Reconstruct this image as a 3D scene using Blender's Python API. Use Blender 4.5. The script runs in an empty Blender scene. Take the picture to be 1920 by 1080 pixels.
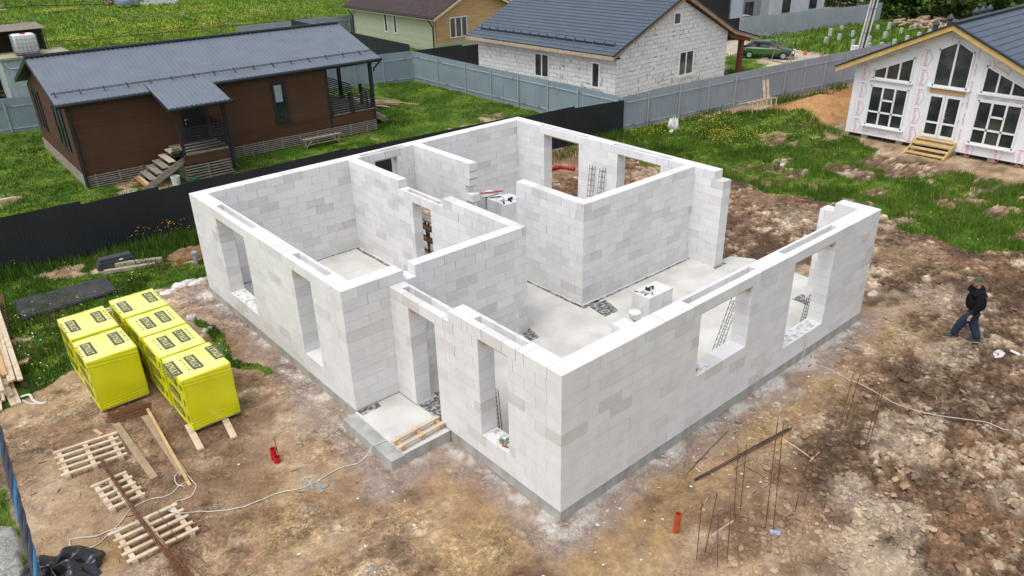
import bpy, math, random
import numpy as np
from math import radians as R, sin, cos, pi
from mathutils import Vector, Matrix
random.seed(11)
S = bpy.context.scene
COL = S.collection

# ------------------------------------------------------------------ camera
FPX, YAW, PITCH, ROLL = 1417.07, 0.8662, -0.4611, -0.0241
CAMLOC = np.array([-7.5388, -7.6327, 9.9934])
_d = np.array([cos(PITCH)*cos(YAW), cos(PITCH)*sin(YAW), sin(PITCH)])
_r0 = np.cross(_d, [0, 0, 1]); _r0 /= np.linalg.norm(_r0); _u0 = np.cross(_r0, _d)
_r = cos(ROLL)*_r0 + sin(ROLL)*_u0
_u = -sin(ROLL)*_r0 + cos(ROLL)*_u0
cd = bpy.data.cameras.new('camera'); cam = bpy.data.objects.new('camera', cd); COL.objects.link(cam)
cam.matrix_world = Matrix(((_r[0], _u[0], -_d[0], CAMLOC[0]), (_r[1], _u[1], -_d[1], CAMLOC[1]), (_r[2], _u[2], -_d[2], CAMLOC[2]), (0, 0, 0, 1)))
cd.sensor_width = 36; cd.lens = 36*FPX/1920; cd.clip_start = 0.1; cd.clip_end = 2000
S.camera = cam

# ------------------------------------------------------------------ light
SUN_EL, SUN_AZ = R(66), R(185)      # azimuth of the sun measured from +X towards +Y
w = bpy.data.worlds.new('World'); S.world = w; w.use_nodes = True
nt = w.node_tree; bg = nt.nodes['Background']
sky = nt.nodes.new('ShaderNodeTexSky'); sky.sky_type = 'NISHITA'; sky.sun_disc = False
sky.sun_elevation = SUN_EL; sky.sun_rotation = pi/2 - SUN_AZ
sky.air_density = 1.0; sky.dust_density = 3.0; sky.ozone_density = 1.0
hs = nt.nodes.new('ShaderNodeHueSaturation'); hs.inputs['Saturation'].default_value = 0.34; hs.inputs['Value'].default_value = 1.0
nt.links.new(sky.outputs[0], hs.inputs['Color']); nt.links.new(hs.outputs[0], bg.inputs[0])
bg.inputs[1].default_value = 0.15
sl = bpy.data.lights.new('sun', 'SUN'); sl.energy = 0.62; sl.angle = R(40); sl.color = (1, 0.985, 0.965)
so = bpy.data.objects.new('sun', sl); COL.objects.link(so)
_sd = Vector((cos(SUN_EL)*cos(SUN_AZ), cos(SUN_EL)*sin(SUN_AZ), sin(SUN_EL)))
so.rotation_euler = _sd.to_track_quat('Z', 'Y').to_euler(); so.location = (0, 0, 30)
S.view_settings.view_transform = 'Standard'; S.view_settings.look = 'None'
S.view_settings.exposure = 0.62; S.view_settings.gamma = 1.0
S.cycles.max_bounces = 5; S.cycles.diffuse_bounces = 3; S.cycles.glossy_bounces = 2; S.cycles.transmission_bounces = 2
S.cycles.use_denoising = True

# ------------------------------------------------------------------ survey helpers: from a point of the survey photo to the place on the ground
GZ = -0.25
def ray(px, py): return _d + _r*(px-960)/FPX - _u*(py-540)/FPX
def G(px, py, z=GZ):
    k = ray(px, py); p = CAMLOC + k*(z-CAMLOC[2])/k[2]; return (float(p[0]), float(p[1]), float(z))
def PX(px, py, x):
    k = ray(px, py); p = CAMLOC + k*(x-CAMLOC[0])/k[0]; return tuple(map(float, p))
def PY(px, py, y):
    k = ray(px, py); p = CAMLOC + k*(y-CAMLOC[1])/k[1]; return tuple(map(float, p))
def TOP(b, px, py):
    k = ray(px, py); A = np.array([[k@k, -k[2]], [k[2], -1.0]]); D = np.array(b)-CAMLOC
    t, s = np.linalg.solve(A, [k@D, D[2]]); return tuple(map(float, CAMLOC + k*t))

# ------------------------------------------------------------------ mesh helpers
class MB:
    def __init__(s): s.v = []; s.f = []; s.c = []; s.m = []; s.cur = (1, 1, 1); s.mi = 0
    def add(s, vs, fs, col=None):
        b = len(s.v); s.v += [tuple(map(float, p)) for p in vs]; s.c += [tuple(col or s.cur)]*len(vs)
        s.f += [tuple(b+i for i in f) for f in fs]; s.m += [s.mi]*len(fs)
    def box(s, x0, x1, y0, y1, z0, z1, col=None):
        s.add([(x0,y0,z0),(x1,y0,z0),(x1,y1,z0),(x0,y1,z0),(x0,y0,z1),(x1,y0,z1),(x1,y1,z1),(x0,y1,z1)],
              [(0,3,2,1),(4,5,6,7),(0,1,5,4),(1,2,6,5),(2,3,7,6),(3,0,4,7)], col)
    def beam(s, p, q, w, h, up=(0,0,1), col=None):
        p = Vector(p); q = Vector(q); d = (q-p).normalized(); up = Vector(up)
        a = d.cross(up)
        if a.length < 1e-4: a = d.cross(Vector((1,0,0)))
        a.normalize(); b = a.cross(d).normalized(); a *= w/2; b *= h/2
        vs = [p-a-b, p+a-b, p+a+b, p-a+b, q-a-b, q+a-b, q+a+b, q-a+b]
        s.add(vs, [(0,3,2,1),(4,5,6,7),(0,1,5,4),(1,2,6,5),(2,3,7,6),(3,0,4,7)], col)
    def tube(s, pts, r, n=8, col=None, closed=True):
        pts = [Vector(p) for p in pts]; m = len(pts); rs = r if isinstance(r, (list, tuple)) else [r]*m
        d0 = (pts[1]-pts[0]).normalized(); ref = Vector((0,0,1)) if abs(d0.z) < .9 else Vector((1,0,0))
        a = d0.cross(ref).normalized(); vs = []
        for i, p in enumerate(pts):
            d = (pts[min(i+1, m-1)]-pts[max(i-1, 0)]).normalized(); a = (a-d*a.dot(d)).normalized(); b = d.cross(a)
            for k in range(n):
                t = 2*pi*k/n; vs.append(p+(a*cos(t)+b*sin(t))*rs[i])
        fs = [(i*n+k, i*n+(k+1)%n, (i+1)*n+(k+1)%n, (i+1)*n+k) for i in range(m-1) for k in range(n)]
        if closed: fs += [tuple(range(n))[::-1], tuple((m-1)*n+k for k in range(n))]
        s.add(vs, fs, col)
    def lathe(s, c, prof, n=20, col=None):
        vs = [(c[0]+r*cos(2*pi*k/n), c[1]+r*sin(2*pi*k/n), c[2]+z) for r, z in prof for k in range(n)]
        fs = [(i*n+k, i*n+(k+1)%n, (i+1)*n+(k+1)%n, (i+1)*n+k) for i in range(len(prof)-1) for k in range(n)]
        s.add(vs, fs, col)
    def prism(s, poly, vec, col=None):
        n = len(poly); v = Vector(vec); vs = [Vector(p) for p in poly]; vs += [p+v for p in vs]
        s.add(vs, [tuple(range(n))[::-1], tuple(range(n, 2*n))]+[(i, (i+1) % n, n+(i+1) % n, n+i) for i in range(n)], col)
    def quad(s, a, b, c, d, col=None): s.add([a, b, c, d], [(0,1,2,3)], col)
    def text(s, txt, o, ux, uy, h, col=None, lift=0.0, center=False, sx=1.0, shear=0.0, mirror=False, fit=None):
        key = (txt, shear); c = _TX.get(key)
        if c is None:
            cu = bpy.data.curves.new('lettering', 'FONT'); cu.body = txt; cu.size = 1; cu.resolution_u = 2; cu.shear = shear; cu.offset = 0.004
            ob = bpy.data.objects.new('lettering', cu); me = bpy.data.meshes.new_from_object(ob)
            c = ([tuple(v.co) for v in me.vertices], [tuple(p.vertices) for p in me.polygons])
            bpy.data.objects.remove(ob); bpy.data.curves.remove(cu); bpy.data.meshes.remove(me); _TX[key] = c
        xs = [v[0] for v in c[0]]; W = max(xs); o = Vector(o); ux = Vector(ux).normalized(); uy = Vector(uy).normalized(); nn = ux.cross(uy)
        k = h/0.72; sx = fit/(W*k) if fit else sx; off = -W*k*sx/2 if center else 0
        s.add([o+ux*(off+((W-v[0]) if mirror else v[0])*k*sx)+uy*v[1]*k+nn*lift for v in c[0]], c[1], col)
    def build(s, name, mat, parent=None, loc=(0,0,0), rz=0, smooth=False, shift=None):
        me = bpy.data.meshes.new(name)
        vs = s.v if shift is None else [(a-shift[0], b-shift[1], c-shift[2]) for a, b, c in s.v]
        me.from_pydata(vs, [], s.f); 
        mats = mat if isinstance(mat, (list, tuple)) else [mat]
        for m_ in mats: me.materials.append(m_)
        if len(mats) > 1: me.polygons.foreach_set('material_index', s.m)
        at = me.color_attributes.new('col', 'FLOAT_COLOR', 'POINT')
        arr = np.ones((len(s.v), 4), np.float32); arr[:, :3] = np.array(s.c, np.float32); at.data.foreach_set('color', arr.ravel())
        if smooth: me.polygons.foreach_set('use_smooth', [True]*len(s.f))
        me.update(); o = bpy.data.objects.new(name, me); COL.objects.link(o)
        o.location = loc; o.rotation_euler = (0, 0, rz)
        if parent: o.parent = parent
        return o
_TX = {}
def tag(o, label=None, cat=None, group=None, kind=None):
    if label: o['label'] = label
    if cat: o['category'] = cat
    if group: o['group'] = group
    if kind: o['kind'] = kind
    return o
def thing(name, label, cat, loc=(0,0,0), rz=0, group=None):
    o = bpy.data.objects.new(name, None); o.empty_display_size = .2; COL.objects.link(o)
    o.location = loc; o.rotation_euler = (0, 0, rz); return tag(o, label, cat, group)
def kids(o): return [c for c in bpy.data.objects if c.parent == o]
def dup(root, loc, rz, label, group=None, sc=None):
    r = root.copy(); COL.objects.link(r); r.location = loc; r.rotation_euler = (0, 0, rz); r['label'] = label
    if sc: r.scale = sc
    if group: r['group'] = group
    for c in kids(root):
        k = c.copy(); COL.objects.link(k); k.parent = r
        for g_ in kids(c):
            h = g_.copy(); COL.objects.link(h); h.parent = k
    return r
def spline(pts, n=6):
    pts = [Vector(p) for p in pts]; out = []
    for i in range(len(pts)-1):
        p0 = pts[max(i-1, 0)]; p1 = pts[i]; p2 = pts[i+1]; p3 = pts[min(i+2, len(pts)-1)]
        for k in range(n):
            t = k/n; out.append(0.5*((2*p1)+(p2-p0)*t+(2*p0-5*p1+4*p2-p3)*t*t+(3*p1-p0-3*p2+p3)*t**3))
    return out+[pts[-1]]

# ------------------------------------------------------------------ materials
def mat(name, c1, c2=None, sc=4, rough=.8, bump=0, bsc=30, metal=0, attr=False, stretch=(1,1,1), spec=.3, coat=0, lines=None, detail=5, lo=.35, hi=.65, trans=0):
    m = bpy.data.materials.new(name); m.use_nodes = True; nt = m.node_tree; N = nt.nodes; L = nt.links; b = N['Principled BSDF']
    b.inputs['Roughness'].default_value = rough; b.inputs['Metallic'].default_value = metal
    b.inputs['Specular IOR Level'].default_value = spec; b.inputs['Coat Weight'].default_value = coat; b.inputs['Coat Roughness'].default_value = .15
    tc = N.new('ShaderNodeTexCoord'); mp = N.new('ShaderNodeMapping'); mp.inputs['Scale'].default_value = stretch
    L.new(tc.outputs['Object'], mp.inputs[0]); out = None
    c2 = c2 or tuple(x*.82 for x in c1)
    nz = N.new('ShaderNodeTexNoise'); nz.inputs['Scale'].default_value = sc; nz.inputs['Detail'].default_value = detail; L.new(mp.outputs[0], nz.inputs[0])
    rp = N.new('ShaderNodeMapRange'); rp.inputs[1].default_value = lo; rp.inputs[2].default_value = hi; L.new(nz.outputs[0], rp.inputs[0])
    mx = N.new('ShaderNodeMix'); mx.data_type = 'RGBA'; mx.inputs[6].default_value = (*c1, 1); mx.inputs[7].default_value = (*c2, 1); L.new(rp.outputs[0], mx.inputs[0]); out = mx.outputs[2]
    if attr:
        a = N.new('ShaderNodeVertexColor'); a.layer_name = 'col'; m2 = N.new('ShaderNodeMix'); m2.data_type = 'RGBA'; m2.blend_type = 'MULTIPLY'; m2.inputs[0].default_value = 1
        L.new(out, m2.inputs[6]); L.new(a.outputs[0], m2.inputs[7]); out = m2.outputs[2]
    hsock = None
    if lines:   # (axis index, period, darkness, width)
        sp = N.new('ShaderNodeSeparateXYZ'); L.new(tc.outputs['Object'], sp.inputs[0])
        dv = N.new('ShaderNodeMath'); dv.operation = 'DIVIDE'; dv.inputs[1].default_value = lines[1]; L.new(sp.outputs[lines[0]], dv.inputs[0])
        fr = N.new('ShaderNodeMath'); fr.operation = 'FRACT'; L.new(dv.outputs[0], fr.inputs[0])
        gt = N.new('ShaderNodeMath'); gt.operation = 'LESS_THAN'; gt.inputs[1].default_value = lines[3]; L.new(fr.outputs[0], gt.inputs[0])
        fl = N.new('ShaderNodeMath'); fl.operation = 'FLOOR'; L.new(dv.outputs[0], fl.inputs[0])
        wn = N.new('ShaderNodeTexWhiteNoise'); wn.noise_dimensions = '1D'; L.new(fl.outputs[0], wn.inputs['W'])
        ml = N.new('ShaderNodeMapRange'); ml.inputs[3].default_value = .93; ml.inputs[4].default_value = 1.05; L.new(wn.outputs[0], ml.inputs[0])
        m4 = N.new('ShaderNodeMix'); m4.data_type = 'RGBA'; m4.blend_type = 'MULTIPLY'; m4.inputs[0].default_value = 1; L.new(out, m4.inputs[6]); L.new(ml.outputs[0], m4.inputs[7]); out = m4.outputs[2]
        m3 = N.new('ShaderNodeMix'); m3.data_type = 'RGBA'; L.new(gt.outputs[0], m3.inputs[0]); L.new(out, m3.inputs[6]); m3.inputs[7].default_value = tuple(x*lines[2] for x in c1)+(1,); out = m3.outputs[2]
        hsock = gt.outputs[0]
    L.new(out, b.inputs['Base Color'])
    if bump:
        n2 = N.new('ShaderNodeTexNoise'); n2.inputs['Scale'].default_value = bsc; n2.inputs['Detail'].default_value = 6; L.new(mp.outputs[0], n2.inputs[0])
        bm = N.new('ShaderNodeBump'); bm.inputs['Strength'].default_value = bump; bm.inputs['Distance'].default_value = .02; L.new(n2.outputs[0], bm.inputs['Height']); L.new(bm.outputs[0], b.inputs['Normal'])
    if trans:
        b.inputs['Transmission Weight'].default_value = trans
    return m
def glass(name, c=(.02,.025,.03), rough=.06):
    m = mat(name, c, (.085,.085,.07), sc=1.3, rough=rough, spec=.8, lo=.45, hi=.75); return m  # second colour paints blurred pale reflections into the pane

M_BLOCK = mat('aerated_block', (.775,.765,.755), (.695,.685,.675), sc=2.2, rough=.95, bump=.25, bsc=60, attr=True, lo=.3, hi=.75)
def _stain(m):   # tan blocks carry smeared damp streaks of their own
    N = m.node_tree.nodes; L = m.node_tree.links; b = N['Principled BSDF']; src = b.inputs['Base Color'].links[0].from_socket
    a = N.new('ShaderNodeVertexColor'); a.layer_name = 'col'; sp = N.new('ShaderNodeSeparateColor'); L.new(a.outputs[0], sp.inputs[0])
    k = N.new('ShaderNodeMapRange'); k.inputs[1].default_value = .93; k.inputs[2].default_value = .78; L.new(sp.outputs[0], k.inputs[0])
    tc = N.new('ShaderNodeTexCoord'); mp = N.new('ShaderNodeMapping'); mp.inputs['Scale'].default_value = (1,1,4); mp.inputs['Rotation'].default_value = (.3,.3,.2); L.new(tc.outputs['Object'], mp.inputs[0])
    nz = N.new('ShaderNodeTexNoise'); nz.inputs['Scale'].default_value = 2.3; nz.inputs['Detail'].default_value = 7; nz.inputs['Roughness'].default_value = .65; L.new(mp.outputs[0], nz.inputs[0])
    rr = N.new('ShaderNodeMapRange'); rr.inputs[1].default_value = .5; rr.inputs[2].default_value = .68; L.new(nz.outputs[0], rr.inputs[0])
    mu = N.new('ShaderNodeMath'); mu.operation = 'MULTIPLY'; L.new(k.outputs[0], mu.inputs[0]); L.new(rr.outputs[0], mu.inputs[1])
    mx = N.new('ShaderNodeMix'); mx.data_type = 'RGBA'; L.new(mu.outputs[0], mx.inputs[0]); L.new(src, mx.inputs[6]); mx.inputs[7].default_value = (.47,.44,.41,1); L.new(mx.outputs[2], b.inputs['Base Color'])
_stain(M_BLOCK)
M_MORTAR = mat('thin_mortar', (.37,.36,.35), (.26,.255,.25), sc=9)
M_CONC = mat('foundation_concrete', (.44,.44,.405), (.31,.31,.285), sc=3, rough=.9, bump=.4, bsc=25, stretch=(1,1,.35))
M_FLOOR = mat('floor_screed', (.66,.645,.61), (.53,.51,.47), sc=1.3, rough=.85, bump=.15, bsc=30, detail=9)
M_BITU = mat('bitumen_sheet', (.085,.09,.095), (.46,.455,.44), sc=11, rough=.7, bump=.5, bsc=30, detail=8, lo=.46, hi=.64)
M_TIMB = mat('fresh_timber', (.62,.42,.21), (.48,.30,.14), sc=6, rough=.75, stretch=(1,1,6), bump=.1)
M_PALE = mat('pale_timber', (.66,.55,.40), (.50,.38,.25), sc=5, rough=.8, bump=.15, bsc=40)
M_ORNG = mat('orange_timber', (.50,.22,.05), (.36,.15,.04), sc=5, rough=.7)
M_WORN = mat('worn_plank', (.40,.30,.19), (.30,.22,.14), sc=6, rough=.9, bump=.15)
M_GREYT = mat('weathered_timber', (.36,.31,.25), (.24,.20,.16), sc=7, rough=.9, bump=.2)
M_RUST = mat('rusty_steel', (.20,.085,.04), (.10,.045,.025), sc=20, rough=.8)
M_DSTEEL = mat('dark_steel', (.035,.033,.035), (.07,.05,.04), sc=20, rough=.6)
M_WHITE = mat('white_plastic', (.78,.78,.77), (.68,.68,.67), sc=6, rough=.45)
M_BLACK = mat('black_plastic', (.014,.014,.016), (.03,.03,.033), sc=8, rough=.4)
M_RED = mat('red_plastic', (.48,.018,.02), (.36,.015,.015), sc=6, rough=.45)
M_PIPE = mat('orange_pipe', (.50,.09,.025), (.40,.07,.02), sc=8, rough=.5)
M_GALV = mat('galvanised_steel', (.42,.44,.45), (.34,.36,.37), sc=6, rough=.5, metal=.3)
# ------------------------------------------------------------------ ground: one sheet, fine around the site and coarse to the horizon
def _hash(ix, iy, sd):
    h = (ix.astype(np.int64)*374761393 + iy.astype(np.int64)*668265263 + sd*982451653) & 0xffffffff
    h = ((h ^ (h >> 13))*1274126177) & 0xffffffff; h = (h ^ (h >> 16))*2246822519 & 0xffffffff
    return ((h ^ (h >> 15)) & 0xffffff)/float(0xffffff)
def vnoise(x, y, sd=0):
    ix = np.floor(x); iy = np.floor(y); fx = x-ix; fy = y-iy; fx = fx*fx*(3-2*fx); fy = fy*fy*(3-2*fy)
    a = _hash(ix, iy, sd); b = _hash(ix+1, iy, sd); c = _hash(ix, iy+1, sd); d = _hash(ix+1, iy+1, sd)
    return (a*(1-fx)+b*fx)*(1-fy)+(c*(1-fx)+d*fx)*fy
def fbm(x, y, sd=0, o=4):
    s = 0; a = .5; t = 0
    for i in range(o): s = s+a*vnoise(x, y, sd+i*17); t += a; a *= .5; x = x*2.03+7.1; y = y*2.01+3.3
    return s/t
def cell(x, y, sd=0, f2=False):
    ix = np.floor(x); iy = np.floor(y); best = np.full(np.shape(x), 9.0); sec = best.copy(); hv = np.zeros(np.shape(x))
    for dx in (-1, 0, 1):
        for dy in (-1, 0, 1):
            cx = ix+dx; cy = iy+dy; px = cx+_hash(cx, cy, sd); py = cy+_hash(cx, cy, sd+5); d = (px-x)**2+(py-y)**2
            m = d < best; sec = np.where(m, best, np.minimum(sec, d)); best = np.where(m, d, best); hv = np.where(m, _hash(cx, cy, sd+9), hv)
    return (np.sqrt(sec)-np.sqrt(best) if f2 else np.sqrt(best)), hv
def inpoly(x, y, P):
    r = np.zeros(np.shape(x), bool); n = len(P)
    for i in range(n):
        x1, y1 = P[i][:2]; x2, y2 = P[(i+1) % n][:2]
        c = ((y1 > y) != (y2 > y)) & (x < (x2-x1)*(y-y1)/(y2-y1+1e-12)+x1); r ^= c
    return r
def sstep(a, b, t): t = np.clip((t-a)/(b-a), 0, 1); return t*t*(3-2*t)
def seg_d(x, y, a, b):
    ax, ay = a[:2]; bx, by = b[:2]; t = np.clip(((x-ax)*(bx-ax)+(y-ay)*(by-ay))/((bx-ax)**2+(by-ay)**2), 0, 1)
    return np.hypot(x-(ax+t*(bx-ax)), y-(ay+t*(by-ay)))
def pp(*q): return [G(*p)[:2] for p in q]

P_RIGHT = pp((1160,246),(1300,222),(1420,205),(1475,222),(1530,228),(1600,262),(1660,300),(1800,330),(1960,330),(1990,520),(1870,472),(1780,458),(1700,436),(1660,408),(1560,380),(1440,362),(1370,338),(1280,330),(1160,300))
P_RBARE = [(1560,262,1.0,.35),(1665,300,1.3,.35),(1745,318,1.6,.6),(1850,322,1.4,.3),(1600,330,.8,.5),(1480,300,.7,.3),(1600,385,1.0,.3),(1880,400,.7,.5),(1650,360,.7,.4),(1520,350,.8,.3),(1900,345,.8,.3),(1400,318,.7,.3),(1780,385,.6,.3),(1450,345,.9,.3),(1700,405,.6,.2)]
P_LEFT = pp((-60,470),(60,462),(360,420),(385,470),(392,520),(330,545),(270,550),(215,580),(190,640),(150,690),(90,735),(40,765),(-60,790))
P_LBARE = [(105,512,.9,.5),(200,500,.4,.2),(365,485,.5,.5),(25,640,.25,.7),(95,720,.3,.2),(130,700,.25,.2)]
P_STRIP = pp((372,590),(400,605),(440,650),(490,700),(470,712),(420,670),(385,625))
P_DITCH = pp((-60,880),(12,895),(38,960),(52,1010),(70,1060),(80,1120),(-80,1120))
P_ROAD = pp((-80,985),(20,985),(34,1010),(50,1120),(-90,1130))
P_YARDB = [(820,262,1.7,.35),(745,283,1.0,.3),(880,240,1.2,.35),(930,222,1.0,.3),(300,350,1.1,.35),(245,345,.9,.4),(10,375,.8,.2),(700,262,.5,.2)]
P_BGRASS = pp((1355,100),(1400,108),(1440,125),(1400,150),(1355,140))
P_FARG = pp((1385,70),(1420,62),(1660,38),(1700,30),(1760,60),(1800,110),(1560,106),(1530,100),(1470,92),(1420,85))
BF0, BF1 = (-8.0, 20.36), (21.6, 17.6)            # black fence line
GFX = lambda y: 21.65+(y-17.95)*.02                # grey fence line, running away from the camera
def masks(x, y):
    wx = x+1.0*(fbm(x*.7, y*.7, 3)-.5)*1.3; wy = y+1.0*(fbm(x*.7, y*.7, 9)-.5)*1.3
    fine = fbm(x*2.2, y*2.2, 21, 4)
    yb = BF0[1]+(x-BF0[0])*(BF1[1]-BF0[1])/(BF1[0]-BF0[0])
    g = np.zeros(np.shape(x))
    def bare(L, base):
        for px, py, r, st in L:
            c = G(px, py); d = np.hypot((wx-c[0])*.8, (wy-c[1])*1.3)/r+(fbm(x*1.9, y*1.9, 14, 4)-.5)*1.6; base = base-(1-sstep(.4, 1.3, d))*(.32+st*.9)
        return base
    yard = ((y > yb) & (x < GFX(y))).astype(float); g = np.maximum(g, bare(P_YARDB, yard))
    far = ((y > 39) & (x < 26)) | (y > 60) | (x > 95) | ((y > 39) & (x < 60) & (y > 50)); g = np.maximum(g, far*1.0)
    g = np.maximum(g, bare(P_RBARE, inpoly(wx, wy, P_RIGHT)*(1-.55*sstep(.50, .64, fbm(x*.42+9, y*.75, 15, 5))*sstep(14.5, 11.5, y))))
    g = np.maximum(g, bare(P_LBARE, inpoly(wx, wy, P_LEFT)*1.0))
    g = np.maximum(g, inpoly(wx, wy, P_STRIP)*.75); g = np.maximum(g, inpoly(wx, wy, P_DITCH)*.62)
    g = np.maximum(g, inpoly(wx, wy, P_BGRASS)*.9); g = np.maximum(g, inpoly(wx, wy, P_FARG)*1.0)
    g = np.maximum(g, ((x > 22) & (y > 41) & (x < 60))*1.0)
    g = np.where(inpoly(x, y, P_ROAD), 0, g)
    g = np.where((x < -18) & (y < 20), .9, g); g = np.where((y < -12) | (x < -13), np.maximum(g, .8), g)
    return np.clip(g, 0, 1), fine, yb
MOUND = G(1535, 208)
def height(x, y):
    g, fine, yb = masks(x, y)
    site = 1-sstep(.25, .75, g)
    z = GZ+.05*(fbm(x*.25, y*.25, 31)-.5)+.035*(fbm(x*1.5, y*1.5, 41)-.5)
    # churned clods: to the right of and behind the new walls
    m = sstep(-1.2, -4.0, y-(x*.12))*sstep(2.5, 5.5, x)
    m = np.maximum(m, sstep(12.6, 14.5, x)*sstep(16.5, 13, y)*.75)
    m = np.maximum(m, sstep(11.6, 12.6, x)*sstep(15.4, 13.5, y)*sstep(2.0, 5.5, y)*.9)
    m = m*(y < yb)*(x < 27)*site
    prints = [(1300,830,1.1),(1560,790,.8)]
    c1, h1 = cell(x*1.9+fbm(x*3, y*3, 5)*1.1, y*1.9+fbm(x*3, y*3, 6)*1.1, 3, True); c2, h2 = cell(x*4.6+fbm(x*6, y*6, 7)*1.2, y*4.6+fbm(x*6, y*6, 8)*1.2, 8, True)
    big = sstep(.5, .62, fbm(x*.8, y*.8, 78, 3))
    lump = sstep(0, .20, c1)*(.15+.85*h1)*.11*(.35+big)+sstep(0, .25, c2)*(.1+.9*h2)*.075+(fbm(x*9, y*9, 79, 3)-.5)*.035
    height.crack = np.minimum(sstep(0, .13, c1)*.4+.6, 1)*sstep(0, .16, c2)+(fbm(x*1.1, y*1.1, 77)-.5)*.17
    z = z+m*(lump-.05)
    # light crumbs everywhere on bare soil
    c3, h3 = cell(x*5.5+fbm(x*5, y*5, 17)*1.1, y*5.5+fbm(x*5, y*5, 18)*1.1, 12, True)
    patch = sstep(.42, .62, fbm(x*.55, y*.55, 91))
    z = z+site*(1-m)*(patch*sstep(0, .3, c3)*.035*h3+(fbm(x*8, y*8, 92, 3)-.5)*.016)
    near = np.maximum(np.maximum(-1.6-x, x-11.9), np.maximum(-.5-y, y-14.6)); z = np.where(near < 0, np.minimum(z, GZ-.02), z)
    # sand mound by the fence
    d = np.hypot((x-MOUND[0])*.52, (y-MOUND[1])*.92); md = np.clip(1-d/2.4, 0, 1)
    z = z+.95*md**1.25*(y < 16.6)+.04*(fbm(x*4, y*4, 55)-.5)*(md > 0)
    d2 = np.hypot(x-24.5-(14.5-y)*-.6, (y-15.2)*.9)
    z = np.where(inpoly(x, y, P_DITCH) & ~inpoly(x, y, P_ROAD), z-.16, z)
    return z, g, m, fine, yb
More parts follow.
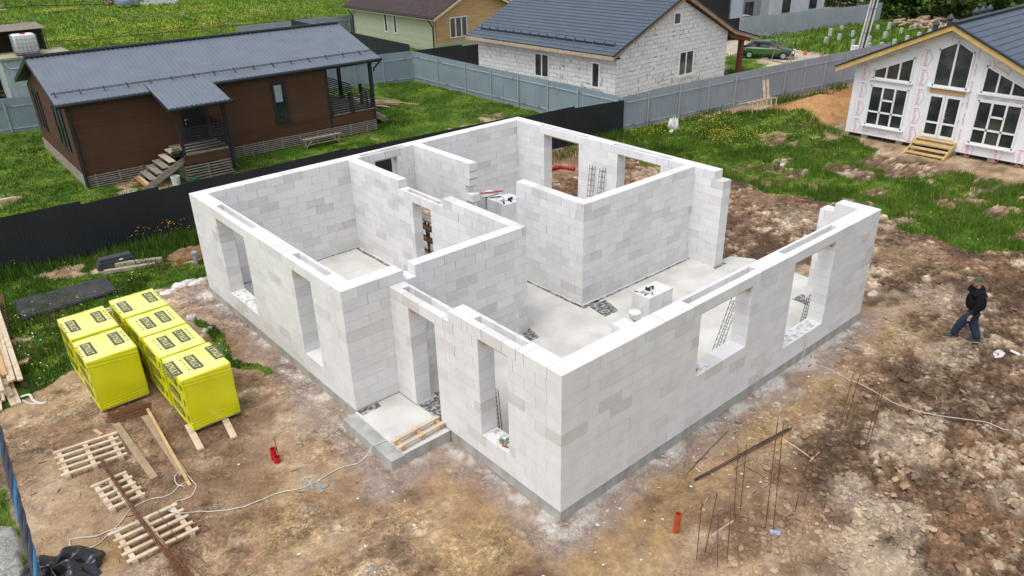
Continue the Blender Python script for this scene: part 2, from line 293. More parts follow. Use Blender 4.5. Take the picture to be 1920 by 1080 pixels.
def soilcol(x, y, z, g, m, fine):
    n1 = fbm(x*.45, y*.45, 61, 5); n2 = fbm(x*1.6, y*1.6, 62, 5); n3 = fbm(x*7, y*7, 63, 4)
    TAN = np.array([.40,.285,.18]); BRN = np.array([.23,.145,.09]); OCH = np.array([.41,.28,.135]); PAL = np.array([.58,.475,.355]); DRK = np.array([.088,.056,.037]); DUST = np.array([.34,.27,.235]); RST = np.array([.27,.155,.085])
    def L(a, b, t): t = np.clip(t, 0, 1)[..., None]; return a*(1-t)+b*t
    c = L(np.broadcast_to(BRN, x.shape+(3,)), TAN, sstep(.34, .56, .55*n1+.45*n2))
    c = L(c, PAL, sstep(.58, .75, n2*.7+n3*.3)*.7); c = L(c, DRK, sstep(.57, .68, fbm(x*1.1, y*1.3, 71, 5))*.6); c = L(c, PAL, sstep(.54, .68, fbm(x*1.1, y*1.5, 72, 5))*.4)
    # churned ground: paler tops, darker hollows and cracks, rusty clay
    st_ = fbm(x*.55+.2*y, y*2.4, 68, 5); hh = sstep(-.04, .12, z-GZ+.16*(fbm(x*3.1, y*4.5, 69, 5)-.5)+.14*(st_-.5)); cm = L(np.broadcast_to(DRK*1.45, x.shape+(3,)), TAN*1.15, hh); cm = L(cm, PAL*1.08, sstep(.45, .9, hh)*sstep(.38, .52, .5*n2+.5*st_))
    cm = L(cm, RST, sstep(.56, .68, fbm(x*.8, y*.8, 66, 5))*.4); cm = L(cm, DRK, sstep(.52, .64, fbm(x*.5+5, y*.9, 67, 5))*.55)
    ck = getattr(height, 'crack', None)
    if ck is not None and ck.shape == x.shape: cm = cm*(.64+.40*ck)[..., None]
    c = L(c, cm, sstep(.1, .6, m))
    def blob(px, py, r, col, st, asp=1.0, e=1.0):
        nonlocal c
        q = G(px, py); d = np.hypot((x-q[0]), (y-q[1])*asp)/r+(fbm(x*1.9, y*2.6, int(px) % 97, 5)-.5)*2.0*e
        c = L(c, np.array(col), (1-sstep(.3, 1.15, d))*st*.78)
    for b in [(560,960,1.6,OCH,.6),(900,1010,1.8,OCH,.8),(1000,960,.9,OCH,.6),(1150,1040,1.5,OCH,.9),(1260,900,1.2,OCH,.85),(1400,780,1.3,OCH,.8),(1340,850,1.2,OCH,.85),(1560,720,1.0,OCH,.7),(1700,640,1.1,OCH,.55),(1660,600,.8,OCH,.6),(200,1030,.8,OCH,.6),(120,1010,.7,TAN,.6),
              (780,860,.7,RST*.8,.6),(900,880,.7,RST*.85,.55),(860,950,.8,BRN*1.1,.5),(700,960,.8,BRN,.5),(1020,1060,.8,BRN,.3),
              (1400,1000,1.2,BRN*.85,.9),(1360,960,.8,BRN*.8,.8),(1430,880,.9,BRN*.9,.7),(1500,900,.7,DRK*1.3,.6),(1560,830,.9,DRK,.8),(1620,770,.9,DRK*1.1,.8),(1680,690,.8,DRK*1.2,.7),(1740,740,.8,DRK,.6),(1560,1060,.7,DRK,.6),(1800,900,.8,DRK*1.2,.7),(1860,840,.7,RST*.7,.6),(1850,980,.8,RST,.6),(1720,950,.8,RST*.8,.45),
              (1650,960,.8,PAL,.7),(1640,1040,.8,PAL,.7),(1700,820,.9,PAL*.95,.7),(1600,920,.6,PAL,.6),(1900,930,.6,PAL,.6),(1760,560,1.2,PAL,.5),(1600,480,.9,PAL*.95,.6),(1740,650,.9,PAL,.6),(1700,480,1.6,TAN,.6),
              (1400,440,1.1,DRK,.95),(1450,470,1.3,DRK*1.1,.9),(1520,470,.9,DRK*1.3,.6),(1370,410,.8,DRK*1.4,.6),(1420,370,1.2,TAN*.9,.6),(1500,410,1.2,PAL*.85,.5),
              (330,850,1.5,BRN*.85,.75),(480,860,1.1,BRN*.9,.7),(640,930,1.1,BRN,.6),(180,820,1.0,BRN*1.1,.6),(60,820,.9,BRN*1.1,.5),(420,960,.9,BRN*.95,.6),(380,720,1.1,BRN*.75,.7),(300,780,1.4,BRN*.7,.8),(430,800,1.2,BRN*.75,.7),(480,760,1.0,BRN*.9,.6),(250,870,1.2,BRN*.85,.6),(400,900,.9,BRN*.8,.6),(100,900,1.3,TAN,.5),(180,950,1.0,TAN*.95,.5),(560,770,.7,PAL*.9,.75),(560,860,1.0,TAN,.4),(430,560,1.2,BRN*1.5,.6),(400,600,1.0,DUST*.9,.6),(470,630,.8,BRN*1.4,.7),(560,700,.8,BRN*1.3,.6),
              (1075,325,1.3,BRN*.9,.7),(1050,300,1.3,BRN,.7),(1180,330,1.4,BRN*.9,.6)]: blob(*b)
    # mortar-dusted skirt round the slab
    dr = np.maximum(np.maximum(-x-0.0, x-11.4), np.maximum(-y, y-14.06)); dr = np.where(y > 5.4, np.maximum(np.maximum(-x-1.15, x-11.4), y-14.06), dr); dr = np.minimum(dr, np.maximum(np.maximum(-x-1.5, x), np.maximum(3.4-y, y-5.4)))
    dn = dr+(fbm(x*1.3, y*1.3, 81, 4)-.5)*.9
    c = L(c, DUST, (1-sstep(.40, .95, dn))*.8*(x < 13))
    wt = (1-sstep(.05, .38, dn+.15*(n3-.5)))*sstep(.40, .60, fbm(x*3.1, y*3.1, 83, 4)+.12*(x > .2)*(y < .2))
    c = L(c, np.array([.62,.60,.57]), wt*.75*((y < .6) | (x < 0)))
    # dry grass litter and the beaten road edge
    c = L(c, np.array([.19,.165,.14]), inpoly(x, y, P_DITCH)*.6); c = L(c, np.array([.33,.34,.32]), inpoly(x, y, P_ROAD)*1.0)
    # gravel yard beyond the grey fence
    gy = (x > GFX(y)+.1)*(y > 18.02-.135*(x-21.65))*(y < 40)
    c = L(c, np.array([.50,.43,.31]), gy*1.0); c = L(c, np.array([.40,.38,.34]), gy*sstep(.45, .55, n2)*.9*(x > 40))
    # mound sand and the reddish diggings beside it
    d = np.hypot((x-MOUND[0])*.52, (y-MOUND[1])*.92); c = L(c, np.array([.43,.245,.11]), (1-sstep(1.9, 2.5, d+.6*(n2-.5)))*(y < 16.6))
    q = G(1575, 178); d = np.hypot((x-q[0])*.5, (y-q[1])*1.2); c = L(c, np.array([.36,.17,.075]), (1-sstep(1.0, 1.9, d+.6*(n2-.5)))*(y < 16)*.95)
    q = G(1470, 200); d = np.hypot((x-q[0])*.7, (y-q[1])*1.2); c = L(c, np.array([.24,.11,.045]), (1-sstep(.5, 1.3, d+.6*(n2-.5)))*(y < 16)*.9)
    c = c*(1.0+.30*n3)[..., None]*np.array([1.03, 1.0, .97])
    # grass floor
    gn = fbm(x*.9, y*.9, 95, 5); gc = L(np.broadcast_to(np.array([.055,.13,.012]), x.shape+(3,)), np.array([.14,.22,.028]), sstep(.35, .65, gn))
    fargr = sstep(40, 55, y); gc = L(gc, np.array([.155,.26,.024]), fargr*sstep(.3, .55, gn)); gc = L(gc, np.array([.26,.27,.09]), fargr*sstep(.60, .72, fbm(x*.12+3, y*.3, 96, 5))*.8)
    gc = L(gc, np.array([.40,.36,.02]), fargr*sstep(.69, .75, fbm(x*.25, y*.5, 97, 5))*.6)
    t = sstep(.38, .62, g+(fine-.5)*.7)
    return L(c, gc, t), t
def axis(a, b, step, lo, hi):
    m = list(np.arange(a, b, step)); s = step; p = m[-1]; up_ = []
    while p < hi: s = min(s*1.06, 6); p += s; up_.append(p)
    s = step; p = a; dn = []
    while p > lo: s = min(s*1.09, 12); p -= s; dn.append(p)
    return np.array(dn[::-1]+m+up_)
gx = axis(-8.5, 20.5, .06, -260, 420); gy_ = axis(-6, 20, .06, -260, 420)
XX, YY = np.meshgrid(gx, gy_, indexing='ij')
ZZ, GG, MM, FF, _yb = height(XX, YY)
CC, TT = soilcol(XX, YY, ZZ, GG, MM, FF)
RO = np.clip(.33+.30*sstep(.1, .6, MM)+.40*sstep(.48, .64, fbm(XX*.6, YY*.6, 91))*(1-sstep(-1, 3, XX))+.2*TT, 0, .9)
def grid_object(name, X, Y, Z, C, mt, alpha=None):
    nx, ny = X.shape; co = np.stack([X, Y, Z], -1).reshape(-1, 3).astype(np.float32)
    i = np.arange((nx-1)*(ny-1)); a = (i//(ny-1))*ny+i % (ny-1); F = np.stack([a, a+ny, a+ny+1, a+1], 1).astype(np.int32)
    me = bpy.data.meshes.new(name); me.vertices.add(len(co)); me.vertices.foreach_set('co', co.ravel())
    me.loops.add(F.size); me.loops.foreach_set('vertex_index', F.ravel()); me.polygons.add(len(F))
    me.polygons.foreach_set('loop_start', np.arange(0, F.size, 4)); me.polygons.foreach_set('use_smooth', np.ones(len(F), bool))
    me.update(calc_edges=True); at = me.color_attributes.new('col', 'FLOAT_COLOR', 'POINT')
    A = np.ones((len(co), 4), np.float32); A[:, :3] = C.reshape(-1, 3)
    if alpha is not None: A[:, 3] = alpha.ravel()
    at.data.foreach_set('color', A.ravel())
    me.materials.append(mt); o = bpy.data.objects.new(name, me); COL.objects.link(o); return o
def ground_mat():
    m = bpy.data.materials.new('soil_and_turf'); m.use_nodes = True; nt = m.node_tree; N = nt.nodes; L = nt.links; b = N['Principled BSDF']; b.inputs['Roughness'].default_value = .95; b.inputs['Specular IOR Level'].default_value = .12
    tc = N.new('ShaderNodeTexCoord'); a = N.new('ShaderNodeVertexColor'); a.layer_name = 'col'
    def noise(sc, det, ro, dist=0):
        n = N.new('ShaderNodeTexNoise'); n.inputs['Scale'].default_value = sc; n.inputs['Detail'].default_value = det; n.inputs['Roughness'].default_value = ro; n.inputs['Distortion'].default_value = dist; L.new(tc.outputs['Object'], n.inputs[0]); return n.outputs[0]
    def rng_(src, i0, i1, o0, o1):
        r = N.new('ShaderNodeMapRange'); L.new(src, r.inputs[0]); [setattr(r.inputs[k+1], 'default_value', v) for k, v in enumerate((i0, i1, o0, o1))]; return r.outputs[0]
    def math(op, x, y):
        q = N.new('ShaderNodeMath'); q.operation = op
        for i, v in enumerate((x, y)):
            if isinstance(v, (int, float)): q.inputs[i].default_value = v
            else: L.new(v, q.inputs[i])
        return q.outputs[0]
    nA = noise(3.2, 12, .78, .3); nB = noise(13, 8, .7, .6); nC = noise(1.1, 9, .7, .8)
    dv = N.new('ShaderNodeVectorMath'); dv.operation = 'SCALE'; dv.inputs['Scale'].default_value = .55
    nv = N.new('ShaderNodeTexNoise'); nv.inputs['Scale'].default_value = 5; nv.inputs['Detail'].default_value = 5; L.new(tc.outputs['Object'], nv.inputs[0]); L.new(nv.outputs['Color'], dv.inputs[0])
    ad = N.new('ShaderNodeVectorMath'); L.new(tc.outputs['Object'], ad.inputs[0]); L.new(dv.outputs[0], ad.inputs[1])
    vo = N.new('ShaderNodeTexVoronoi'); vo.feature = 'DISTANCE_TO_EDGE'; vo.inputs['Scale'].default_value = 7.5; L.new(ad.outputs[0], vo.inputs['Vector'])
    vc = N.new('ShaderNodeTexVoronoi'); vc.inputs['Scale'].default_value = 15; L.new(ad.outputs[0], vc.inputs['Vector']); sc_ = N.new('ShaderNodeSeparateColor'); L.new(vc.outputs['Color'], sc_.inputs[0])
    crack = rng_(vo.outputs[0], 0, .09, .42, 1.0); crk = N.new('ShaderNodeMix'); crk.data_type = 'FLOAT'; crk.inputs[2].default_value = 1.0; L.new(crack, crk.inputs[3]); L.new(rng_(nC, .44, .58, 0, 1), crk.inputs[0])
    f = math('MULTIPLY', rng_(nA, .40, .60, .55, 1.42), rng_(nB, .38, .62, .66, 1.34)); f = math('MULTIPLY', f, crk.outputs[0]); f = math('MULTIPLY', f, rng_(sc_.outputs[0], 0, 1, .74, 1.24))
    fm = N.new('ShaderNodeMix'); fm.data_type = 'FLOAT'; fm.inputs[2].default_value = 1.0; L.new(f, fm.inputs[3]); L.new(a.outputs['Alpha'], fm.inputs[0]); f = fm.outputs[0]
    mx = N.new('ShaderNodeMix'); mx.data_type = 'RGBA'; mx.blend_type = 'MULTIPLY'; mx.inputs[0].default_value = 1; L.new(a.outputs[0], mx.inputs[6]); L.new(f, mx.inputs[7]); L.new(mx.outputs[2], b.inputs['Base Color'])
    h = math('ADD', math('MULTIPLY', nA, 1.2), math('ADD', math('MULTIPLY', nB, .5), math('MULTIPLY', crk.outputs[0], .5)))
    bm = N.new('ShaderNodeBump'); bm.inputs['Strength'].default_value = .9; bm.inputs['Distance'].default_value = .07; L.new(h, bm.inputs['Height']); L.new(bm.outputs[0], b.inputs['Normal']); return m
M_GROUND = ground_mat()
ground = tag(grid_object('ground', XX, YY, ZZ, CC, M_GROUND, RO), 'churned building plot with worn turf around it', 'ground', kind='structure')

# ------------------------------------------------------------------ scattered blades, numpy built
def blades(name, pts, hts, wid, cols, mt, label, cat, lean=.45):
    n = len(pts); a = rng.uniform(0, 2*pi, n); l = rng.uniform(0, lean, n)*hts; la = rng.uniform(0, 2*pi, n)
    dx = np.cos(a)*wid/2; dy = np.sin(a)*wid/2
    V = np.zeros((n, 3, 3), np.float32); V[:, 0] = np.stack([pts[:, 0]-dx, pts[:, 1]-dy, pts[:, 2]], 1); V[:, 1] = np.stack([pts[:, 0]+dx, pts[:, 1]+dy, pts[:, 2]], 1)
    V[:, 2] = np.stack([pts[:, 0]+l*np.cos(la), pts[:, 1]+l*np.sin(la), pts[:, 2]+hts], 1)
    return tri_object(name, V, cols, mt, label, cat)
def tri_object(name, V, cols, mt, label, cat, k=3):
    n = len(V); me = bpy.data.meshes.new(name); me.vertices.add(n*k); me.vertices.foreach_set('co', V.astype(np.float32).ravel())
    me.loops.add(n*k); me.loops.foreach_set('vertex_index', np.arange(n*k, dtype=np.int32)); me.polygons.add(n); me.polygons.foreach_set('loop_start', np.arange(0, n*k, k))
    me.update(calc_edges=True); at = me.color_attributes.new('col', 'FLOAT_COLOR', 'POINT'); A = np.ones((n*k, 4), np.float32); A[:, :3] = np.repeat(cols, k, 0); at.data.foreach_set('color', A.ravel())
    me.materials.append(mt); o = bpy.data.objects.new(name, me); COL.objects.link(o)
    if label: tag(o, label, cat, kind='stuff')
    return o
rng = np.random.RandomState(5)
M_GRASS = mat('grass_blade', (1,1,1), (.85,.85,.85), sc=3, rough=.8, attr=True, spec=.08)
M_LEAF = mat('leaf', (1,1,1), (.7,.7,.7), sc=2, rough=.6, attr=True, spec=.25)
def scatter(x0, x1, y0, y1, dens, hmin, hmax, wid, name, label, cond=None, pal=0, thr=.5):
    n = int((x1-x0)*(y1-y0)*dens); x = rng.uniform(x0, x1, n); y = rng.uniform(y0, y1, n)
    if cond is not None: k = cond(x, y); x = x[k]; y = y[k]
    z, g, m, fine, yb = height(x, y); t = sstep(.38, .62, g+(fine-.5)*.7); cl = fbm(x*1.1, y*1.1, 201, 4); tuft = fbm(x*4, y*4, 202, 3)
    k = (t > thr*rng.uniform(.4, 1.1, len(x))) & (rng.uniform(0, 1, len(x)) < .35+.9*sstep(.35, .6, tuft)); x, y, z, t, cl, tuft = [q[k] for q in (x, y, z, t, cl, tuft)]
    h = (hmin+(hmax-hmin)*sstep(.35, .7, cl))*(.5+.7*tuft)*rng.uniform(.6, 1.25, len(x))
    base = np.array([[.040,.098,.010]]); lite = np.array([[.165,.27,.032]]); dry = np.array([[.27,.23,.10]])
    if pal: lite = np.array([[.20,.31,.03]]); base = np.array([[.085,.17,.014]])
    w_ = np.clip(.25+1.1*(fbm(x*.5, y*.5, 204, 4)-.35)+rng.uniform(-.3, .3, len(x)), 0, 1)[:, None]; c = base*(1-w_)+lite*w_
    dd = (rng.uniform(0, 1, len(x)) < .04+.22*(t < .8)+.25*sstep(.6, .7, fbm(x*.8, y*.8, 205, 3)))[:, None]; c = np.where(dd, dry*rng.uniform(.6, 1.3, (len(x), 1)), c)
    return blades(name, np.stack([x, y, z-.01], 1), h, wid*rng.uniform(.7, 1.4, len(x)), c, M_GRASS, label, 'grass')
ybf = lambda x: BF0[1]+(x-BF0[0])*(BF1[1]-BF0[1])/(BF1[0]-BF0[0])
notslab = lambda x, y: ~((x > -1.7) & (x < 12.6) & (y > -.3) & (y < 14.3))
scatter(11.8, 33, -4, 18, 430, .10, .32, .030, 'grass', 'rough tussocky grass on the right side of the plot', lambda x, y: (y < ybf(x)) & (x > 11.8) & ~((x > 28.7) & (y < 9.9)))
scatter(-6.5, 1.5, 8, 20.3, 800, .08, .26, .022, 'grass', 'weedy grass between the black fence and the yellow stacks', lambda x, y: (y < ybf(x)-.05) & notslab(x, y))
scatter(-9, -2, -4, 9, 420, .06, .16, .020, 'grass', 'sparse tufts by the stacks and ditch', lambda x, y: notslab(x, y))
hx = lambda x, y: ((x+1.141)*cos(-.025)+(y-27.762)*sin(-.025), -(x+1.141)*sin(-.025)+(y-27.762)*cos(-.025))
def inhouse(x, y): a, b = hx(x, y); return (a > -.1) & (a < 14.3) & (b > -.1) & (b < 8.9)
scatter(-9, 22.2, 19.4, 41, 260, .06, .17, .034, 'grass', 'mown green lawn of the brown house yard', lambda x, y: (y > ybf(x)+.08) & (x < GFX(y)-.08) & (y < 40.5-.12*(x+2)*.6) & ~inhouse(x, y))
scatter(-8, 44, 41.5, 80, 60, .12, .30, .060, 'grass', 'tall pale meadow beyond the brown house', None, 1)
scatter(0, 85, 80, 150, 14, .2, .4, .13, 'grass', 'far meadow behind the thin post fence', None, 1)
scatter(44, 76, 12, 33, 32, .15, .45, .09, 'grass', 'grass around the concrete piles behind the grey fence', lambda x, y: inpoly(x, y, P_FARG))
scatter(35, 46, 19, 28, 60, .08, .2, .06, 'grass', 'grass patch by the porch column of the block house', lambda x, y: inpoly(x, y, P_BGRASS))
def flowers(name, label, pts, col, size, zoff, n, sp):
    P = []; C_ = []
    for px, py, r, k in pts:
        q = G(px, py); x = q[0]+rng.normal(0, r, k); y = q[1]+rng.normal(0, r*.8, k); P.append(np.stack([x, y], 1))
    P = np.concatenate(P); z = height(P[:, 0], P[:, 1])[0]; nn = len(P); h = zoff*rng.uniform(.7, 1.3, nn); s = size*rng.uniform(.6, 1.3, nn)
    V = np.zeros((nn, 4, 3), np.float32); a = rng.uniform(0, pi, nn)
    for i in range(4):
        t = a+i*pi/2; V[:, i] = np.stack([P[:, 0]+s*np.cos(t), P[:, 1]+s*np.sin(t), z+h+rng.uniform(-.01, .01, nn)], 1)
    tri_object(name, V, np.array(col)[None]*rng.uniform(.7, 1.1, (nn, 1)), M_LEAF, label, 'flowers', 4)
flowers('yellow_flowers', 'yellow wildflowers in drifts below the grey fence', [(1215,255,.7,80),(1345,238,.8,130),(1380,262,.9,230),(1350,258,.7,140),(1300,232,1.1,160),(1450,268,.8,50),(1520,245,1.2,60),(1245,245,.6,60),(1440,240,1.4,70),(1620,290,1.5,40),(1760,420,1.2,25)], (.62,.50,.01), .032, .33, 0, 0)
flowers('white_flowers', 'small white clover heads in the right hand grass', [(1330,235,1.2,90),(1420,250,1.6,90),(1500,260,1.5,60),(1560,250,1.2,30),(1640,300,2,30),(1760,420,2,20)], (.7,.7,.6), .022, .3, 0, 0)
flowers('yellow_flowers', 'orange yellow weeds growing against the black fence', [(310,440,.35,60),(325,446,.3,60),(268,458,.2,25),(15,505,.4,45),(40,500,.3,30),(5,512,.3,20)], (.70,.42,.01), .026, .55, 0, 0)
flowers('white_flowers', 'white clover and dandelions left of the yellow stacks', [(70,640,.7,40),(95,700,.6,16),(60,600,.6,16),(180,560,.8,14),(270,520,.8,12)], (.72,.72,.6), .022, .17, 0, 0)
flowers('yellow_flowers', 'single dandelions in the grass around the stacks', [(110,650,.9,14),(240,500,.8,14),(300,500,.8,8),(60,570,.7,8)], (.7,.48,.01), .022, .17, 0, 0)
flowers('yellow_flowers', 'yellow buttercup drifts in the far meadow', [(110,24,1.3,300),(275,53,1.0,120),(330,20,2.4,220),(150,78,1.4,120),(210,85,1.5,90),(450,35,2.5,200),(300,60,3,200),(560,20,3,120)], (.60,.52,.01), .10, .42, 0, 0)
flowers('white_flowers', 'pale seed heads scattered over the meadow', [(60,40,4,300),(200,40,4,250),(520,20,4,350),(590,40,2.5,200),(620,10,3,200),(1430,75,.9,90),(1460,85,.8,80),(1480,90,.8,50)], (.60,.62,.42), .055, .42, 0, 0)
# tall weeds against the black fence
def weeds(name, label, spots):
    P = []; H = []
    for px, py, r, k, h in spots:
        q = G(px, py); P.append(np.stack([q[0]+rng.normal(0, r, k), np.minimum(q[1]+rng.normal(0, r*.5, k), ybf(q[0])-.05)], 1)); H.append(np.full(k, h)*rng.uniform(.4, 1.15, k))
    P = np.concatenate(P); H = np.concatenate(H); z = height(P[:, 0], P[:, 1])[0]; n = len(P); w_ = rng.uniform(0, 1, (n, 1))
    c = np.array([[.035,.085,.012]])*(1-w_)+np.array([[.11,.19,.03]])*w_
    blades(name, np.column_stack([P, z]), H, .035*rng.uniform(.6, 1.5, n), c, M_GRASS, label, 'weeds', .35)
weeds('weeds', 'tall weeds and nettles standing against the black fence', [(280,470,.5,500,.55),(330,462,.5,600,.6),(300,480,.5,400,.4),(360,455,.3,300,.5),(10,520,.5,500,.5),(40,515,.5,300,.4),(120,495,.5,160,.3),(200,478,.5,200,.3)])
weeds('weeds', 'weeds at the far end of the black fence', [(1105,258,.8,500,.4),(1060,292,.8,300,.3),(1150,262,.5,400,.5),(1120,275,.8,300,.3)])
weeds('weeds', 'weeds sprouting at the foot of the grey fence', [(1475,192,.6,350,.5),(1535,182,.5,200,.5),(1510,187,.5,120,.45),(1330,215,1,200,.4),(1575,166,.5,160,.5)])
# loose clods and crumbs on the soil
def clods(name, label, areas, mt, smin, smax, colf):
    b = MB(); ico = [(0,0,1),(.9,0,.45),(.28,.85,.45),(-.72,.53,.45),(-.72,-.53,.45),(.28,-.85,.45),(.72,.53,-.45),(-.28,.85,-.45),(-.9,0,-.45),(-.28,-.85,-.45),(.72,-.53,-.45),(0,0,-1)]
    fc = [(0,1,2),(0,2,3),(0,3,4),(0,4,5),(0,5,1),(1,6,2),(2,7,3),(3,8,4),(4,9,5),(5,10,1),(2,6,7),(3,7,8),(4,8,9),(5,9,10),(1,10,6),(11,7,6),(11,8,7),(11,9,8),(11,10,9),(11,6,10)]
    for px, py, r, k in areas:
        q = G(px, py); xs = q[0]+rng.normal(0, r, k); ys = q[1]+rng.normal(0, r, k); zs, g_, m_, f_, _y = height(xs, ys); sc0 = soilcol(xs, ys, zs, g_, m_, f_)[0]
        for x, y, z, cs in zip(xs, ys, zs, sc0):
            if (-1.7 < x < 11.6 and -.05 < y < 14.3): continue
            s = smin+(smax-smin)*random.random()**3; sc = (s*random.uniform(.7, 1.3), s*random.uniform(.7, 1.3), s*random.uniform(.25, .6)); a = random.random()*6.3
            j = [random.uniform(.6, 1.3) for _ in ico]; c = colf(cs)
            b.add([(x+(p[0]*cos(a)-p[1]*sin(a))*sc[0]*j[i], y+(p[0]*sin(a)+p[1]*cos(a))*sc[1]*j[i], z+p[2]*sc[2]*j[i]+sc[2]*.3) for i, p in enumerate(ico)], fc, c)
    return tag(b.build(name, mt), label, 'rubble', kind='stuff')
M_CLOD = mat('dry_clod', (1,1,1), (.7,.7,.7), sc=14, rough=.95, bump=.5, bsc=40, attr=True)
def _cc(c):
    k = random.uniform(.8, 1.5); k = min(k, .55/max(.01, float(max(c)))); return tuple(float(v)*k for v in c)
clods('soil_clods', 'dry clods of clay lying over the churned soil', [(1700,480,2.2,700),(1560,440,1.5,400),(1850,640,1.5,420),(1750,800,1.4,620),(1650,950,1.2,620),(1560,1010,.8,300),(1850,950,1.0,460),(1560,830,.8,240),(1600,600,1.4,200),(1470,400,1.5,360),(1050,330,1.8,300),(1180,340,1.5,260),(1400,1010,.6,120),(1720,700,1.2,300)], M_CLOD, .012, .095, _cc)
clods('soil_clods', 'crumbs of soil scattered in front of the new walls', [(420,850,1.2,260),(200,900,1.2,240),(560,860,1.0,110),(800,980,1.3,60),(1100,1040,1.2,30),(100,820,1.0,160),(540,780,.6,90),(300,960,1.0,160),(355,480,.5,120)], M_CLOD, .008, .04, _cc)
clods('block_rubble', 'white crumbs of aerated block near the wall foot', [(850,890,.9,60),(780,900,.8,40),(690,940,.7,22),(960,900,.8,26),(1120,930,.9,50),(1240,880,.7,40),(1330,830,.9,50),(1000,980,.5,22),(700,1000,1.2,22),(1100,1000,.8,16),(450,640,.7,16),(590,740,.6,22),(1500,730,1.0,26),(1500,940,1.0,10)], M_CLOD, .008, .038, lambda c: (.75,.75,.74))
clods('concrete_lumps', 'grey mortar spill lumps beside the cable', [(580,910,.13,26),(600,915,.1,14),(573,960,.07,10),(692,1075,.08,12)], M_CLOD, .02, .07, lambda c: (.33,.34,.34))

def twigs(name, label, areas, colf):
    b = MB()
    for px, py, r, k in areas:
        q = G(px, py); xs = q[0]+rng.normal(0, r, k); ys = q[1]+rng.normal(0, r, k); zs = height(xs, ys)[0]
        for x, y, z in zip(xs, ys, zs):
            if -1.7 < x < 11.6 and -.05 < y < 14.3: continue
            a = random.random()*6.3; l = random.uniform(.04, .16); b.beam((x, y, z+.01), (x+l*cos(a), y+l*sin(a), z+.018), random.uniform(.006, .018), .008, col=colf())
    return tag(b.build(name, M_CLOD), label, 'debris', kind='stuff')
twigs('block_slivers', 'white slivers of block and foam beside the walls', [(860,880,.9,26),(620,860,.8,8),(1250,860,.7,22),(1420,790,.6,16),(1150,960,.6,10),(1560,700,.6,10)], lambda: (.72,.72,.70))
twigs('dry_straw', 'straw and splinters trodden into the soil', [(300,900,1.5,40),(560,880,1.5,22),(1500,900,1.6,50),(1750,700,2.2,70),(1600,500,1.8,50),(100,850,1,26)], lambda: random.choice(((.42,.33,.20),(.12,.08,.05),(.10,.065,.04))))
def onto(pts, r):
    """lay a line on the uneven ground"""
    P = [Vector(p) for p in pts]; z = height(np.array([p.x for p in P]), np.array([p.y for p in P]))[0]
    return [Vector((p.x, p.y, max(p.z, float(q)+r) if p.z < GZ+.12 else p.z)) for p, q in zip(P, z)]
# ------------------------------------------------------------------ the new block house
LX, LY = 11.4, 14.06
bh = thing('unfinished_house', 'roofless white aerated block house on a grey concrete foundation', 'house', (0, 0, 0))
TN = 1.0
def tone():
    t = random.random()
    if t < .08*TN: k = random.uniform(.82, .89); return (k, k*.98, k*.96)
    if t < .30*TN: k = random.uniform(.90, .945); return (k, k*.993, k*.986)
    k = random.uniform(.965, 1.02); return (k, k, k*1.005)
def sub(ints, a, b):
    out = []
    for s, e in ints:
        if b <= s or a >= e: out.append((s, e)); continue
        if a > s: out.append((s, a))
        if b < e: out.append((b, e))
    return out
def wall(name, axis, c0, c1, rng_even, rng_odd, holes=(), cav=(), outlow=True, klen=.6, top=12, kr=None, ragged=None):
    """courses of real blocks 0.25 m high; holes are (a, b, k0, k1); cav are hollow lintel blocks (a, b, k)"""
    B = MB(); K = MB()
    def put(mb, a, b, q0, q1, z0, z1, col=None):
        if axis == 'X': mb.box(a, b, q0, q1, z0, z1, col)
        else: mb.box(q0, q1, a, b, z0, z1, col)
    for k in range(top):
        a, b = rng_even if k % 2 == 0 else rng_odd
        if kr: a, b = kr(k, a, b)
        ints = [(a, b)]
        for h in holes:
            if h[2] <= k < h[3]: ints = sub(ints, h[0], h[1])
        z0, z1 = k*.25, (k+1)*.25
        for s, e in ints:
            if e-s < .03: continue
            cs = [c for c in cav if c[2] == k]; segs = [(s, e, 0)]
            for c in cs:
                n2 = []
                for s2, e2, t2 in segs:
                    if t2 or c[1] <= s2 or c[0] >= e2: n2.append((s2, e2, t2)); continue
                    if c[0]-s2 > .02: n2.append((s2, c[0], 0))
                    n2.append((max(s2, c[0]), min(e2, c[1]), 1))
                    if e2-c[1] > .02: n2.append((c[1], e2, 0))
                segs = n2
            for s2, e2, t2 in segs:
                off = .3*(k % 2)+.07; j = [s2]; g = math.floor((s2-off)/klen)*klen+off
                while g < e2-.11:
                    if g > s2+.11: j.append(g)
                    g += klen
                j.append(e2)
                for u, v in zip(j[:-1], j[1:]):
                    g1 = random.choice((.0035, .0035, .0045, .0045, .006, .013 if random.random() < .25 else .004)); gz = .0028; g1 = max(g1, .0075) if k >= top-2 else g1
                    d0 = random.uniform(-.0012, .0012); d1 = random.uniform(-.0012, .0012); col = tone()
                    if not t2:
                        put(B, u+g1*.5, v-g1, c0+d0, c1+d1, z0+(0 if k == 0 else gz), z1-(.0 if k == top-1 else gz)*.6-random.uniform(0, .001), col)
                    else:
                        lo, hi = (.165, .065) if outlow else (.065, .165)
                        if c1-c0 < .35: lo, hi = .075, .075
                        put(B, u+g1*.5, v-g1, c0+d0, c0+lo, z0+gz, z1-.0005, col)
                        put(B, u+g1*.5, v-g1, c1-hi, c1+d1, z0+gz, z1-.0005, col)
                        put(B, u+g1*.5, v-g1, c0+lo, c1-hi, z0+gz, z0+.075, col)
                i = .011
                if t2: put(K, s2+i, e2-i, c0+i, c1-i, z0-.02, z0+.06)
                else: put(K, s2+(i if s2 == s else .004), e2-(i if e2 == e else .004), c0+i, c1-i, z0-(.0 if k == 0 else .03), z1-.011)
    o = B.build(name, M_BLOCK, bh); K.build('mortar', M_MORTAR, o); return o
TN = .75
